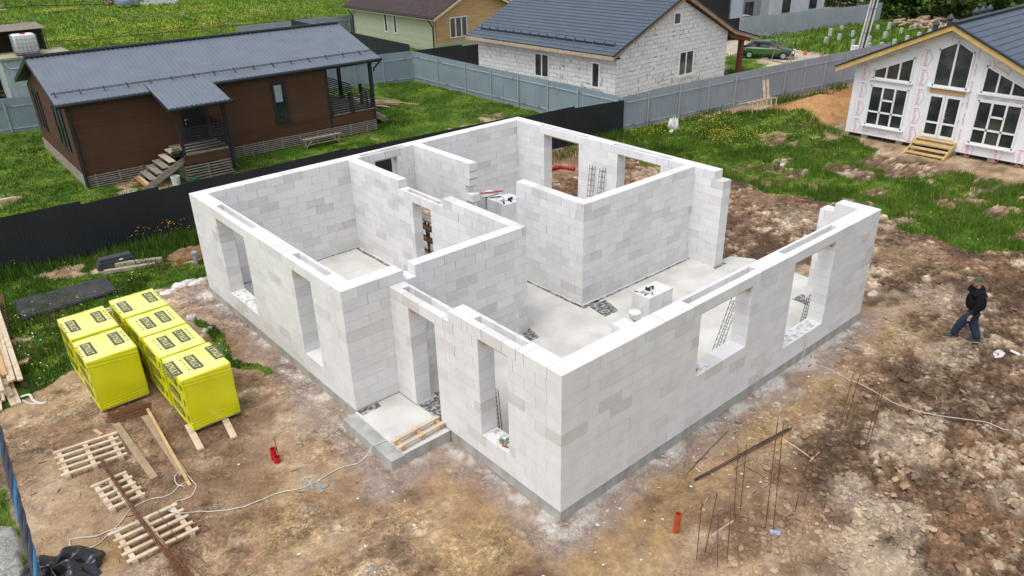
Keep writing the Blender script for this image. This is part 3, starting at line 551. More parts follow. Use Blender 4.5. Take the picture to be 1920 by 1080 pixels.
wall('outer_wall', 'X', 0, .4, (0, LX), (.4, LX-.4), [(3.9,5.71,5,11),(7.4,9.22,2,11)], [(3.65,6.0,11),(7.15,9.5,11)])
wall('outer_wall', 'Y', 0, .4, (.4, 5.4), (0, 5.4), [(1.43,2.29,2,11),(3.72,4.67,0,10),(3.22,5.4,11,12)], [(1.19,2.6,11),(3.42,5.1,10)])
wall('outer_wall', 'X', 5.4, 5.8, (-1.15, .75), (-.75, .75), [(.42,.75,11,12)])
wall('outer_wall', 'Y', -1.15, -.75, (5.8, 13.66), (5.4, 14.06), [(10.38,12.21,2,11),(6.8,7.7,2,11)], [(10.17,12.45,11),(6.34,7.93,11)])
wall('outer_wall', 'X', 13.66, 14.06, (-1.15, LX), (-.75, LX-.4), [(4.76,5.64,6,11)], [(4.35,6.05,11)], outlow=False)
wall('outer_wall', 'Y', 11.0, 11.4, (4.46, 13.66), (4.46, 14.06), [(10.4,12.17,2,11),(6.8,8.6,2,11),(4.46,4.78,11,12)], [(10.1,12.45,11),(6.5,8.9,11)], outlow=False)
wall('outer_wall', 'Y', 11.0, 11.4, (.4, 1.42), (0, 1.42), [(1.03,1.42,11,12)])
TN = 1.5
wall('inner_wall', 'Y', 3.8, 4.1, (5.45, 13.66), (5.75, 13.66), [(9.19,10.1,0,10),(8.585,10.76,11,12)], [(8.85,10.5,10)])
wall('inner_wall', 'X', 5.45, 5.75, (.75, 3.8), (.75, 4.1))
wall('inner_wall', 'Y', 6.3, 6.6, (10.55, 13.66), (10.55, 13.66), kr=lambda k, a, b: ({11:10.55,10:10.57,9:10.60,8:10.80,7:10.46,6:10.78,5:10.55,4:10.75,3:10.5,2:10.75,1:10.55,0:10.7}[k], b))
wall('inner_wall', 'X', 5.52, 5.82, (6.22, 11.0), (6.52, 11.0))
wall('inner_wall', 'Y', 6.22, 6.52, (5.82, 8.26), (5.52, 8.26))
# slab and plinth
foot = [(0,0),(LX,0),(LX,LY),(-1.15,LY),(-1.15,5.4),(0,5.4)]
def inset(P, d):
    out = []; n = len(P)
    for i in range(n):
        a, b, c = Vector(P[i-1]), Vector(P[i]), Vector(P[(i+1) % n]); e1 = (b-a).normalized(); e2 = (c-b).normalized()
        n1 = Vector((-e1.y, e1.x)); n2 = Vector((-e2.y, e2.x)); out.append(tuple(b+n1*d+n2*d))
    return out
b = MB(); b.prism([(x, y, -.7) for x, y in inset(foot, .022)], (0, 0, .665)); b.build('foundation', M_CONC, bh)
b = MB(); b.prism([(x, y, -.035) for x, y in inset(foot, .03)], (0, 0, .0345)); b.build('floor_slab', M_FLOOR, bh)
b = MB(); b.prism([(LX-.03, .5, -.6), (12.42, .5, -.6), (12.42, 4.0, -.6), (12.08, 4.62, -.6), (LX-.03, 4.62, -.6)], (0, 0, .597)); b.build('terrace_slab', M_FLOOR, bh)
ps = MB(); ps.box(-1.19, -.001, 3.42, 5.398, -.6, -.018); ps.box(0.0, .45, 3.74, 4.65, -.034, .0035); o = ps.build('porch_slab', M_FLOOR, bh)
ps = MB(); ps.box(-1.50, -1.192, 3.415, 5.40, -.6, -.05); ps.box(-1.19, .0, 3.412, 3.4195, -.6, -.03); ps.build('porch_step', M_CONC, bh)
# bitumen sheet left showing under and beside the walls
def patch(poly, z=.002, seed=0):
    out = []; random.seed(seed+3)
    for i in range(len(poly)):
        a = Vector(poly[i]); c = Vector(poly[(i+1) % len(poly)]); n = max(2, int((c-a).length/.12)); e = (c-a).normalized() if (c-a).length else Vector((1,0))
        for k in range(n): p = a.lerp(c, k/n); j = random.uniform(-.012, .012); out.append((p.x-e.y*j, p.y+e.x*j, z))
    return out
def bit(polys, mt=M_BITU, z0=.001):
    b = MB()
    for i, p in enumerate(polys): b.prism(patch(p, z0, i), (0, 0, .003))
    return b.build('bitumen_strip', mt, bh)
gq = lambda px, py: G(px, py, 0)[:2]
bit([[(6.62,5.36),(10.98,5.36),(10.98,5.43),(6.62,5.43)],[(6.08,5.46),(6.17,5.46),(6.17,8.4),(6.08,8.4)],[(6.1,5.30),(6.75,5.30),(6.75,5.45),(6.1,5.45)]])
bit([[gq(1105,575),gq(1136,562),gq(1160,583),gq(1134,594)]]); bit([[gq(978,624),gq(993,616),gq(1012,632),gq(992,641)]])
bit([[(-.70,13.52),(3.75,13.52),(3.75,13.60),(-.70,13.60)],[(3.62,5.9),(3.72,5.9),(3.72,13.5),(3.62,13.5)]])
bit([[(10.92,4.36),(11.5,4.36),(11.5,4.46),(10.92,4.46)],[gq(1484,561),gq(1505,551),gq(1520,562),gq(1512,572)]])
bit([[(.02,3.76),(.46,3.76),(.52,4.64),(.02,4.64)],[(.5,3.7),(1.2,3.75),(1.15,4.7),(.55,4.8)]], z0=.0045)
b = MB(); b.prism(patch([(-1.12,5.18),(-.62,5.2),(-.6,5.37),(-1.12,5.385)], -.017, 4), (0, 0, .003)); b.build('bitumen_strip', M_BITU, bh)
M_SILLD = mat('sill_mortar', (.70,.69,.67), (.38,.375,.365), sc=7, rough=.9, detail=8, lo=.48, hi=.62)
bit([[(.03,1.45),(.37,1.45),(.36,2.2),(.05,2.25)]], M_SILLD, .5005); bit([[(-1.12,10.9),(-.79,10.9),(-.79,12.1),(-1.1,12.15)]], M_SILLD, .5005); bit([[(7.45,.04),(9.1,.05),(9.05,.34),(7.5,.36)]], M_SILLD, .5005); bit([[(3.93,.05),(4.5,.05),(4.45,.34),(3.95,.35)]], M_SILLD, 1.2505)
# timber left under the hollow lintels
def boards(axis, c, a, b, z, s=1):
    m = MB()
    def put(p, q, w_, h_): m.beam(p, q, w_, h_)
    f = (lambda t, c_, z_: (t, c_, z_)) if axis == 'X' else (lambda t, c_, z_: (c_, t, z_))
    put(f(a+.004, c, z-.022), f(b-.004, c, z-.022), .15, .04)
    for t in (a+.03, b-.03): put(f(t, c, z-.044), f(t, c, z-.16), .10, .045)
    m.build('lintel_board', M_TIMB, bh)
boards('X', .115, 3.9, 5.71, 2.75); boards('X', .115, 7.4, 9.22, 2.75); boards('Y', .115, 1.43, 2.29, 2.75); boards('Y', .115, 3.72, 4.67, 2.5)
boards('Y', -1.035, 10.38, 12.21, 2.75); boards('Y', -1.035, 6.8, 7.7, 2.75); boards('X', 13.76, 4.76, 5.64, 2.75); boards('Y', 11.10, 10.4, 12.17, 2.75); boards('Y', 11.10, 6.8, 8.6, 2.75); boards('Y', 3.95, 9.19, 10.1, 2.5)
b = MB(); b.box(3.72, 3.799, 9.22, 9.42, 2.38, 2.44); b.build('lintel_board', M_TIMB, bh)
random.seed(5)
# ------------------------------------------------------------------ things standing in and on the new house
def rebar_cage(name, label, foot_, head, wdt=.16, side=(1,0,0), rings=12, n=4, group='rebar cages leaning in the new house'):
    p = Vector(foot_); q = Vector(head); d = (q-p).normalized(); a = Vector(side); a = (a-d*a.dot(d)).normalized(); c = d.cross(a); m = MB(); r = MB()
    for sa in (-1, 1):
        for sc_ in (-1, 1):
            o = a*sa*wdt/2+c*sc_*wdt*.4; m.tube([p+o, q+o+d*random.uniform(-.08, .08)], .007, 5)
    for i in range(rings):
        t = p.lerp(q, (i+.5)/rings); cs = [t+a*sa*(wdt/2+.008)+c*sc_*(wdt*.4+.008) for sa, sc_ in ((-1,-1),(1,-1),(1,1),(-1,1))]
        for u, v in zip(cs, cs[1:]+cs[:1]): r.tube([u, v], .005, 4)
    root = thing(name, label, 'rebar cage', foot_, 0, group); m.build('long_bar', M_DSTEEL, root, shift=foot_); r.build('stirrup', M_DSTEEL, root, shift=foot_); return root
def onx(px, py, x): return PX(px, py, x)
f1 = (10.62, 9.95, .02); rebar_cage('rebar_cage', 'left hand rebar cage leaning between the two openings of the far wall', PX(1102, 372, 10.7)[:2]+(.02,), PX(1111, 312, 10.93), .15, (0,1,0), 11)
rebar_cage('rebar_cage', 'right hand rebar cage leaning between the two openings of the far wall', PX(1120, 378, 10.7)[:2]+(.02,), PX(1130, 316, 10.93), .15, (0,1,0), 11)
def ext(a, b): t = (a[2]-.01)/(a[2]-b[2]); return tuple(a[i]+(b[i]-a[i])*t for i in range(3))
ta, tb = PY(1379, 562, .56), PY(1346, 650, .75); rebar_cage('rebar_cage', 'rebar cage seen through the wide window nearest the corner', ext(ta, tb), ta, .15, (1,0,0), 13)
ta, tb = PY(1520, 555, .56), PY(1508, 598, .7); rebar_cage('rebar_cage', 'rebar cage behind the far window of the front wall', ext(ta, tb), ta, .13, (1,0,0), 9)
ta, tb = PX(928.5, 728, .56), PX(936, 800, .75); rebar_cage('rebar_cage', 'rebar cage just inside the narrow window left of the corner', ext(ta, tb), ta, .09, (0,1,0), 10)
M_BB = mat('loose_block', (.76,.76,.765), (.66,.66,.67), sc=3, rough=.95, bump=.3, bsc=60, attr=True)
def block_pile(name, label, x0, y0, cols_, group='loose blocks stacked on the floor'):
    root = thing(name, label, 'block stack', (x0, y0, 0), 0, group)
    for (a0, a1, b0, b1, z0, z1, ax) in cols_:
        m = MB(); n = max(1, round((b1-b0 if ax == 'Y' else a1-a0)/.2))
        for i in range(n):
            t = tone()
            if ax == 'Y': m.box(a0+random.uniform(0,.01), a1-random.uniform(0,.01), b0+(b1-b0)*i/n+.002, b0+(b1-b0)*(i+1)/n-.002, z0+.001, z1, t)
            else: m.box(a0+(a1-a0)*i/n+.002, a0+(a1-a0)*(i+1)/n-.002, b0+random.uniform(0,.01), b1-random.uniform(0,.01), z0+.001, z1, t)
        m.build('block', M_BB, root)
    return root
# by the window: stack with tools
zt = .62
c0 = G(1218, 561, zt)
X0, Y0 = c0[0], c0[1]
block_pile('block_stack', 'waist high stack of loose blocks with tools on top in the big room', X0, Y0, [(0,.62,0,.62,0,.31,'Y'),(0,.62,0,.62,.31,zt,'X'),(.625,1.0,0,.60,0,.31,'Y'),(.625,1.0,.0,.60,.31,zt,'Y')])
m = MB(); m.prism([(.10,.32,0),(.24,.30,0),(.26,.44,0),(.12,.46,0)], (0,0,.004)); tr = thing('trowel', 'square notched trowel lying on the block stack with tools', 'trowel', (X0, Y0, zt+.003)); m.build('blade', M_GALV, tr); m = MB(); m.tube([(.10,.48,.02),(.02,.56,.03)], .016, 8); m.build('handle', M_ORNG, tr)
m = MB(); m.box(.34,.56,.30,.42,0,.09); tb = thing('mortar_scoop', 'dark toothed mortar scoop on the block stack with tools', 'scoop', (X0, Y0+.02, zt+.003)); m.build('body', M_BLACK, tb); m = MB(); m.box(.42,.46,.285,.30,.01,.08); m.box(.35,.55,.33,.39,.091,.12); m.build('grip', M_WHITE, tb)
m = MB(); m.tube([(.06,.22,.015),(.16,.24,.015)], .016, 8); kn = thing('putty_knife', 'small putty knife nearest the edge of the block stack', 'tool', (X0, Y0, zt+.003)); m.build('handle', M_BLACK, kn); m = MB(); m.prism([(.16,.225,.012),(.27,.21,.012),(.27,.27,.012),(.16,.255,.012)], (0,0,.004)); m.build('blade', M_GALV, kn)
m = MB(); m.beam((.25,.10,.01),(.36,.22,.01), .025, .02); tag(m.build('marker', M_DSTEEL, loc=(X0, Y0, zt+.003)), 'short dark marker pen lying on the block stack', 'marker')
c1 = G(1172, 606, .30)
block_pile('block_stack', 'low stack of two loose blocks beside the white bucket', c1[0], c1[1]-.1, [(-.28,.22,-.1,.32,0,.15,'X'),(-.28,.22,-.1,.32,.152,.30,'X'),(.23,.70,-.12,.2,0,.14,'X')])
def bucket(name, label, loc, r, h, lid=True, mt=M_WHITE, group=None):
    root = thing(name, label, 'bucket', loc, 0, group); m = MB()
    m.lathe((0,0,0), [(0,0),(r*.86,0),(r*.97,h*.85),(r*1.04,h*.86),(r*1.04,h*.93),(r*.98,h*.93),(r,h)]+([] if lid else [(r*.95,h),(r*.82,.02),(0,.02)]), 24); m.build('body', mt, root, smooth=False)
    if lid: m = MB(); m.lathe((0,0,h), [(0,.012),(r*.9,.012),(r*.92,.022),(r*1.07,.022),(r*1.07,-.035),(r*1.02,-.035)], 24); m.build('lid', mt, root)
    m = MB(); m.tube([(r*1.03*cos(t), -.01-r*.35*sin(t) if 0 else r*1.03*sin(t), h*.8-abs(sin(t))*h*.35) for t in [pi+pi*k/14 for k in range(15)]], .004, 5); m.build('handle', M_DSTEEL, root)
    return root
q = G(1190, 588, .33); bk = bucket('bucket', 'white lidded mortar bucket beside the block stacks indoors', (q[0], q[1]-.0, 0), .155, .36)
m = MB(); rr = .149
for a0 in (-2.6, -2.2, -1.75, -1.35): m.quad((rr*1.06*cos(a0), rr*1.06*sin(a0), .10), (rr*1.06*cos(a0+.3), rr*1.06*sin(a0+.3), .10), (rr*1.06*cos(a0+.3), rr*1.06*sin(a0+.3), .2), (rr*1.06*cos(a0), rr*1.06*sin(a0), .2))
m.build('printed_label', M_BITU, bk)
# second stack behind the toothed wall with saw, level
zt2 = 1.22
A = G(947, 385, zt2); X2, Y2 = A[0], A[1]
block_pile('block_stack', 'chest high stack of loose blocks behind the toothed partition wall', X2, Y2, [(0,.62,0,.5,0,.6,'X'),(0,.62,0,.5,.602,zt2,'Y'),(.0,.62,.51,.98,0,.6,'X'),(.0,.62,.51,.98,.602,zt2,'Y'),(-.02,.6,1.05,1.5,0,.62,'Y'),(-.02,.6,1.05,1.5,.622,zt2+.03,'Y'),(.63,.95,.3,.9,0,zt2-.02,'Y')])
m = MB(); m.beam(PX(898+0, 376.5, X2+.05) if 0 else (-.12,1.42,.045), (.75,.98,.045), .06, .03); m.build; lv = thing('spirit_level', 'long red spirit level lying across the far block stack', 'spirit level', (X2, Y2, zt2+.035)); m.build('beam', M_RED, lv)
m = MB(); m.box(.28,.34,1.19,1.23,.028,.064); m.build('vial', M_GALV, lv)
sw = thing('hand_saw', 'black toothed hand saw lying on the far block stack', 'saw', (X2, Y2, zt2+.004)); m = MB(); m.beam((.05,.92,.01),(.5,.78,.01), .07, .006); m.build('blade', M_GALV, sw); m = MB(); m.tube([(.02,.95,.02),(-.05,1.0,.03),(-.03,.9,.03)], .016, 6); m.beam((.1,.86,.02),(.42,.76,.02), .02, .02); m.build('handle', M_BLACK, sw)
dr_ = thing('power_drill', 'black power drill on the right end of the far block stack', 'drill', (X2+.35, Y2+.22, zt2+.004)); m = MB(); m.tube([(0,0,.06),(.17,.04,.06)], [.05,.045], 8); m.tube([(.17,.04,.06),(.25,.06,.06)], [.03,.012], 8); m.build('body', M_BLACK, dr_); m = MB(); m.beam((.03,0,.05),(.0,-.14,.02), .04, .05); m.build('handle', M_BLACK, dr_)
m = MB(); m.beam((.05,.10,.015),(.17,.30,.015), .05, .03); tag(m.build('battery_pack', M_BLACK, loc=(X2, Y2, zt2+.003)), 'flat black battery pack on the edge of the far block stack', 'battery')
m = MB(); m.tube(spline([(.1,.6,.01),(.3,.72,.01),(.45,.6,.01),(.3,.45,.01),(.15,.4,.01),(.4,.3,.01),(.6,.4,.01)], 5), .006, 5); tag(m.build('cord', M_DSTEEL, loc=(X2, Y2, zt2+.003)), 'thin cord snaking over the top of the far block stack', 'cord')
# scaffold trestle seen through the partition door
ts = thing('trestle', 'dark trestle with orange wooden boards seen through the partition doorway', 'trestle', (PX(797, 432, 4.9)[0], PX(797, 432, 4.9)[1], 0)); m = MB()
for y in (-.5, .5):
    for x in (-.25, .45): m.beam((x,y,0),(x*.7,y,1.45), .05, .05)
m.build('leg', M_DSTEEL, ts); m = MB(); m.beam((-.1,-.8,1.5),(-.1,.8,1.5), .3, .05); m.beam((.25,-.8,1.5),(.25,.9,1.5), .3, .05); m.build('plank', M_GREYT, ts); m = MB()
for z in (.45, .85, 1.25): m.beam((-.2,-.55,z),(-.2,.6,z+.05), .04, .09)
m.build('rung', M_ORNG, ts); m = MB()
for z in (.65, 1.05): m.beam((.1,-.6,z),(.1,.6,z), .25, .04)
m.build('shelf', M_BLACK, ts)
# window sill bits
g = thing('work_gloves', 'crumpled green work gloves on the narrow window sill', 'gloves', (.2, 1.8, .502)); m = MB()
for i in range(9): a = random.random()*6.3; m.tube(spline([(0.02*cos(a),.03*sin(a),.01),(.07*cos(a)-.02,.08*sin(a),.035),(.11*cos(a),.13*sin(a),.012)], 3), [.02]*7, 6)
m.build('glove', mat('green_cloth', (.10,.16,.07), (.35,.36,.28), sc=14), g)
m = MB(); m.tube([(.03,-.12,.02),(-.02,-.0,.02)], .018, 8); g2 = thing('box_cutter', 'red handled cutter beside the green gloves on the sill', 'knife', (.08, 1.72, .502)); m.build('handle', M_RED, g2); m = MB(); m.beam((.03,-.12,.02),(.05,-.19,.02), .014, .004); m.build('blade', M_GALV, g2)
m = MB(); m.tube([(0,0,.02),(.09,.03,.02)], .016, 8); g3 = thing('putty_knife', 'red handled putty knife on the sill of the wide window near the corner', 'tool', (4.02, .1, 1.252)); m.build('handle', M_RED, g3); m = MB(); m.prism([(.09,.02,.018),(.16,.02,.018),(.16,.06,.018),(.09,.04,.018)], (0,0,.004)); m.build('blade', M_GALV, g3)
def lump(name, label, cat, loc, sx, sy, sz, mt, seed, n=16, cr=.35):
    rr_ = np.random.RandomState(seed); m = MB(); vs = []; ph = rr_.uniform(0, 6.3, 12)
    for i in range(n+1):
        for j in range(2*n):
            t = pi*.5*i/n; a = 2*pi*j/(2*n); r_ = cos(t)**.45; k = 1+cr*(.5*sin(3*a+ph[0])+.3*sin(7*a+ph[1]+3*t)+.25*sin(13*a+ph[2]-5*t))*.4
            zz = sin(t)*(1+cr*(.6*sin(4*a+ph[3]+2*r_*3)+.5*sin(9*a+ph[4]-4*r_)))*(1 if i else 0)
            vs.append((r_*k*cos(a)*sx, r_*k*sin(a)*sy, zz*sz+cr*.25*sz*sin(5*r_*cos(a)*2+ph[5])*(i > 0)))
    fs = [(i*2*n+j, i*2*n+(j+1) % (2*n), (i+1)*2*n+(j+1) % (2*n), (i+1)*2*n+j) for i in range(n) for j in range(2*n)]
    m.add(vs, fs); return tag(m.build(name, mt, loc=loc, smooth=True), label, cat)
M_SHEET = mat('crumpled_plastic', (.72,.72,.73), (.55,.53,.50), sc=7, rough=.35, bump=.5, bsc=18)
lump('paper_sack', 'empty white mortar sack crumpled on the left window sill', 'sack', (-.95, 10.85, .502), .17, .34, .05, M_SHEET, 3)
m = MB(); m.beam((-.02,-.1,.075),(.03,.14,.075), .03, .006); tag(m.build('blue_strip', mat('blue_film', (.05,.12,.45)), loc=(-.95, 10.9, .5)), 'blue strip lying on the white sack', 'strip')
lump('paper_wad', 'greyish crumpled wad of paper on the far front window sill', 'paper', (8.85, .22, .502), .14, .09, .09, M_SHEET, 8)
m = MB(); m.lathe((0,0,0), [(0,0),(.05,0),(.05,.05),(0,.07)], 10); tag(m.build('black_cap', M_BLACK, loc=(7.5, .2, .502)), 'small black cap on the sill at the foot of the far window jamb', 'cap')  # low black cap with a pointed top
M_CABLE = mat('white_cable', (.66,.65,.60), (.5,.48,.43), sc=9, rough=.5)
pts = [PY(1478, 622, .1), PY(1503, 628, -.01), PY(1512, 640, -.02), PY(1518, 660, -.02)]
m = MB(); m.tube(onto(spline([(7.9,.22,.51),(8.3,.12,.51),(8.42,-.012,.495),(8.46,-.02,.3),(8.50,-.02,.0),(8.45,-.06,-.21),G(1545,690),G(1580,708),G(1613,720,-.18),G(1650,740,-.2),G(1680,757,-.16),G(1720,770,-.18),G(1760,779,-.17),G(1810,786,-.17),G(1850,792,-.15),G(1890,808,-.17),G(1940,822,-.2)], 6), .012), .008, 6)
tag(m.build('cable', M_CABLE), 'thin pale cable hanging from the far window sill and crossing the churned soil', 'cable')
# porch duckboard
db = thing('timber_ladder', 'fresh timber ladder frame lying across the porch slab', 'timber frame', G(735, 830, -.01)); o_ = Vector(G(735, 830, -.01)); m = MB()
pA, pB, pC, pD = [Vector(G(*q, .10))-o_ for q in ((735,829),(822,781),(746,840),(834,791))]
m.beam(pA, pB, .09, .035); m.build('rail', M_PALE, db); m = MB(); m.beam(pC, pD, .09, .035); m.build('rail', M_PALE, db)
for t in (.10, .52, .93):
    m = MB(); e1 = pA.lerp(pB, t); e2 = pC.lerp(pD, t); v = (e2-e1).normalized()*.05; m.beam(e1-v-Vector((0,0,.055)), e2+v-Vector((0,0,.055)), .07, .07); m.build('crosspiece', M_TIMB, db)
# ------------------------------------------------------------------ insulation stacks in yellow film
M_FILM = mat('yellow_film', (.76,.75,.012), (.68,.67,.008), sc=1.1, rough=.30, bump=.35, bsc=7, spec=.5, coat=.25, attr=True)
M_PRINT = mat('grey_print', (.075,.075,.06), (.10,.10,.085), sc=8, rough=.4, coat=.2)
M_FILMT = mat('yellow_print', (.82,.79,.18), (.80,.77,.16), sc=2, rough=.4)
def stack(x0, y0, sx, sy, sz, name, label, tops, seed, side=True, zb=-.15):
    rr_ = np.random.RandomState(seed); root = thing(name, label, 'insulation pallet', (x0, y0, GZ), 0, 'film wrapped insulation stacks'); b = MB(); n = 16; z0 = zb-GZ; ph = rr_.uniform(0, 6.3, 20)
    def wr(p, nrm):   # film tension folds under the top edge, slight belly in the faces
        x, y, z = p; d = 0
        if abs(nrm[2]) < .5:
            t = (z-z0)/sz; s = x if abs(nrm[1]) > .5 else y; d = .006*sin(3.1*pi*t+ph[0]+s*2)+.004*sin(s*9+ph[1])
            if t > .80: d += .008*sin(70*z+6*s+ph[2])*sin(pi*min(1, (1-t)/.2))
            if t < .16: d += .006*sin(90*z-5*s+ph[3])
            e = min(t, 1-t); d -= .018*max(0, 1-e/.03)**2
            q = (s/(sx if abs(nrm[1]) > .5 else sy)); d -= .016*max(0, 1-min(q, 1-q)/.04)**2
        else:
            d = .005*sin(5*x+ph[4])*sin(4*y+ph[5])-.012*max(0, 1-min(x, sx-x, y, sy-y)/.05)-.010*math.exp(-((x-sx/2)/.02)**2)
        return (x+nrm[0]*d, y+nrm[1]*d, z+nrm[2]*d)
    def face(o, u, v, nu, nv, nrm):
        vs = [wr((o[0]+u[0]*i/nu+v[0]*j/nv, o[1]+u[1]*i/nu+v[1]*j/nv, o[2]+u[2]*i/nu+v[2]*j/nv), nrm) for i in range(nu+1) for j in range(nv+1)]
        cs = (1.12,1.15,20.0) if nrm[2] > .5 else (1,1,1); b.add(vs, [(i*(nv+1)+j, (i+1)*(nv+1)+j, (i+1)*(nv+1)+j+1, i*(nv+1)+j+1) for i in range(nu) for j in range(nv)], cs)  # sky sheen painted into the top faces as a paler tint
    face((0,0,z0),(sx,0,0),(0,0,sz),12,70,(0,-1,0)); face((sx,sy,z0),(-sx,0,0),(0,0,sz),12,70,(0,1,0))
    face((0,sy,z0),(0,-sy,0),(0,0,sz),12,70,(-1,0,0)); face((sx,0,z0),(0,sy,0),(0,0,sz),12,70,(1,0,0))
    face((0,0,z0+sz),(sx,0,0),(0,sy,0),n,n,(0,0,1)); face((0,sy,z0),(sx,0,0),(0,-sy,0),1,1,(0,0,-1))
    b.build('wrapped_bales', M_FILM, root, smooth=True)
    PP = []; TT2 = []
    def lab(o, ux, uy, W, H, nrm):
        P = MB(); T = MB(); PP.append(P); TT2.append(T); o = Vector(o); ux = Vector(ux); uy = Vector(uy); nrm = Vector(nrm); q = [o, o+ux*W, o+ux*W+uy*H, o+uy*H]
        P.prism([p+nrm*.004 for p in q], tuple(nrm*.0015)); T.text('ISTKULT', o+ux*W*.5+uy*H*.21, ux, uy, H*.58, lift=.0075, center=True, fit=W*.86)
        for k in range(5):   # little care marks beside the name
            pass
    zt_ = z0+sz+.004
    for (cx, cy, flip) in tops:
        if not flip: lab((cx-.13, cy+.33, zt_), (0,-1,0), (1,0,0), .68, .235, (0,0,1))
        else: lab((cx+.13, cy-.33, zt_), (0,1,0), (-1,0,0), .68, .235, (0,0,1))
        sgn = -1 if not flip else 1
        for k in range(5): PP[-1].box(cx+sgn*.20-.025, cx+sgn*.20+.025, cy-.28+.13*k, cy-.28+.13*k+(.02 if k % 2 else .035), zt_+.003, zt_+.0045)
    if side:
        for k in range(3):
            zc = z0+sz*(.13+.31*k); lab((-.006, sy-.22, zc), (0,-1,0), (0,0,1), .66, .21, (-1,0,0))
            PP[-1].quad((-.011, .10, zc+.02), (-.011, .16, zc+.02), (-.011, .16, zc+.18), (-.011, .10, zc+.18))
    for P, T in zip(PP, TT2): T.build('lettering', M_FILMT, P.build('printed_label', M_PRINT, root))
    m = MB(); m.box(.02, sx-.02, .02, sy-.02, z0-.035, z0-.004); m.build('base_board', M_GREYT, root)
    return root
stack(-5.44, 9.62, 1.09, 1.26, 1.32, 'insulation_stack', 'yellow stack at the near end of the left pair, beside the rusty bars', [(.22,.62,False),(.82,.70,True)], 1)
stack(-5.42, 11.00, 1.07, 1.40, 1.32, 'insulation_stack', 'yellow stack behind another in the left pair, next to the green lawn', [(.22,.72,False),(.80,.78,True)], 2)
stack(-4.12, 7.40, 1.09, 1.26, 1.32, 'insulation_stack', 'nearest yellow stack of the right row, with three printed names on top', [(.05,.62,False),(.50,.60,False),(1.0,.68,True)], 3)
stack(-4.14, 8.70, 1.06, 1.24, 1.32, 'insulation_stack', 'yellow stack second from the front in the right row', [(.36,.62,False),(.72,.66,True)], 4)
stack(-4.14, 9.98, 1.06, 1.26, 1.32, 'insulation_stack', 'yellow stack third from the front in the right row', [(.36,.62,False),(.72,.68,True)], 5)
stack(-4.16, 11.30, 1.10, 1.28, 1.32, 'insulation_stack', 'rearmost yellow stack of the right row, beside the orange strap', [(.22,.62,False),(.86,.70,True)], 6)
def plank(name, label, a, b, wd, th, mt, group=None, cat='plank', lift=0, up=(0,0,1)):
    a = Vector(a); b = Vector(b); o = a.lerp(b, .5); m = MB(); z = Vector((0,0,th/2+lift)); m.beam(a-o+z, b-o+z, wd, th, up); return tag(m.build(name, mt, loc=o), label, cat, group)
plank('plank', 'plank end sticking out left under the nearest yellow stack', G(353, 800), G(378, 846), .14, .05, M_PALE, 'planks on the soil by the stacks', lift=.02)
plank('plank', 'plank end sticking out right under the nearest yellow stack', G(418, 780), G(440, 824), .14, .05, M_PALE, 'planks on the soil by the stacks', lift=.02)
plank('plank', 'weathered board lying alone between pallets and stacks', G(218, 797), G(290, 899), .15, .05, M_WORN, 'planks on the soil by the stacks')
plank('plank', 'grey board lying beneath the bright batten', G(272, 782), G(345, 892), .15, .05, M_WORN, 'planks on the soil by the stacks')
plank('plank', 'bright fresh batten leaning along a grey board', G(277, 769, -.10), G(357, 913), .06, .05, M_TIMB, 'planks on the soil by the stacks')
plank('plank', 'short block of timber beside the slatted pallet', G(178, 809), G(192, 818), .07, .06, M_TIMB)
b0 = MB(); o_ = Vector(G(245, 778, -.16))
for i in range(9):
    a = Vector(G(203+i*1.3, 779+i*1.6, -.20+.012*(i % 3)))-o_; c = Vector(G(279+i*.5, 757+i*2.0, -.20+.012*(i % 3)))-o_; b0.tube([a, c], .014, 5)
b0.beam(Vector(G(200, 783, -.24))-o_, Vector(G(283, 765, -.24))-o_, .5, .03)
tag(b0.build('rusty_bars', M_RUST, loc=o_), 'bundle of rusty flat bars under the left yellow stack', 'steel bars')
m = MB(); o_ = Vector(G(196, 570, .3))
fr = thing('timber_trestle', 'pale timber frame between the two rows of yellow stacks', 'timber frame', (-4.9, 12.75, GZ)); 
for i, (z, y) in enumerate(((.95, .1), (.55, -.12), (.2, -.3), (.95,.28))): m = MB(); m.beam((-.45, y, z), (.9, y+.05, z), .10, .09); m.build('beam', M_PALE, fr)
m = MB(); m.beam((-.35, 0, 0), (-.35, .1, .95), .09, .06); m.beam((.7, 0, 0), (.7, .1, .95), .09, .06); m.build('post', M_PALE, fr)
m = MB(); q = Vector((-4.85, 12.8, GZ+1.02)); m.tube(spline([(0,0,.02),(.1,.08,.06),(.18,.18,.05),(.26,.22,.08),(.33,.2,.03)], 4), .025, 6); m.tube(spline([(0,0,.02),(-.05,-.1,.0),(-.1,-.16,-.12)], 4), .02, 6); m.tube(spline([(.2,.15,.06),(.24,.3,.04),(.16,.34,.08)], 4), .025, 6)
tag(m.build('strap', mat('orange_strap', (.75,.13,.03), (.6,.09,.02)), loc=q), 'knotted orange strap on the pale frame between the stacks', 'strap')
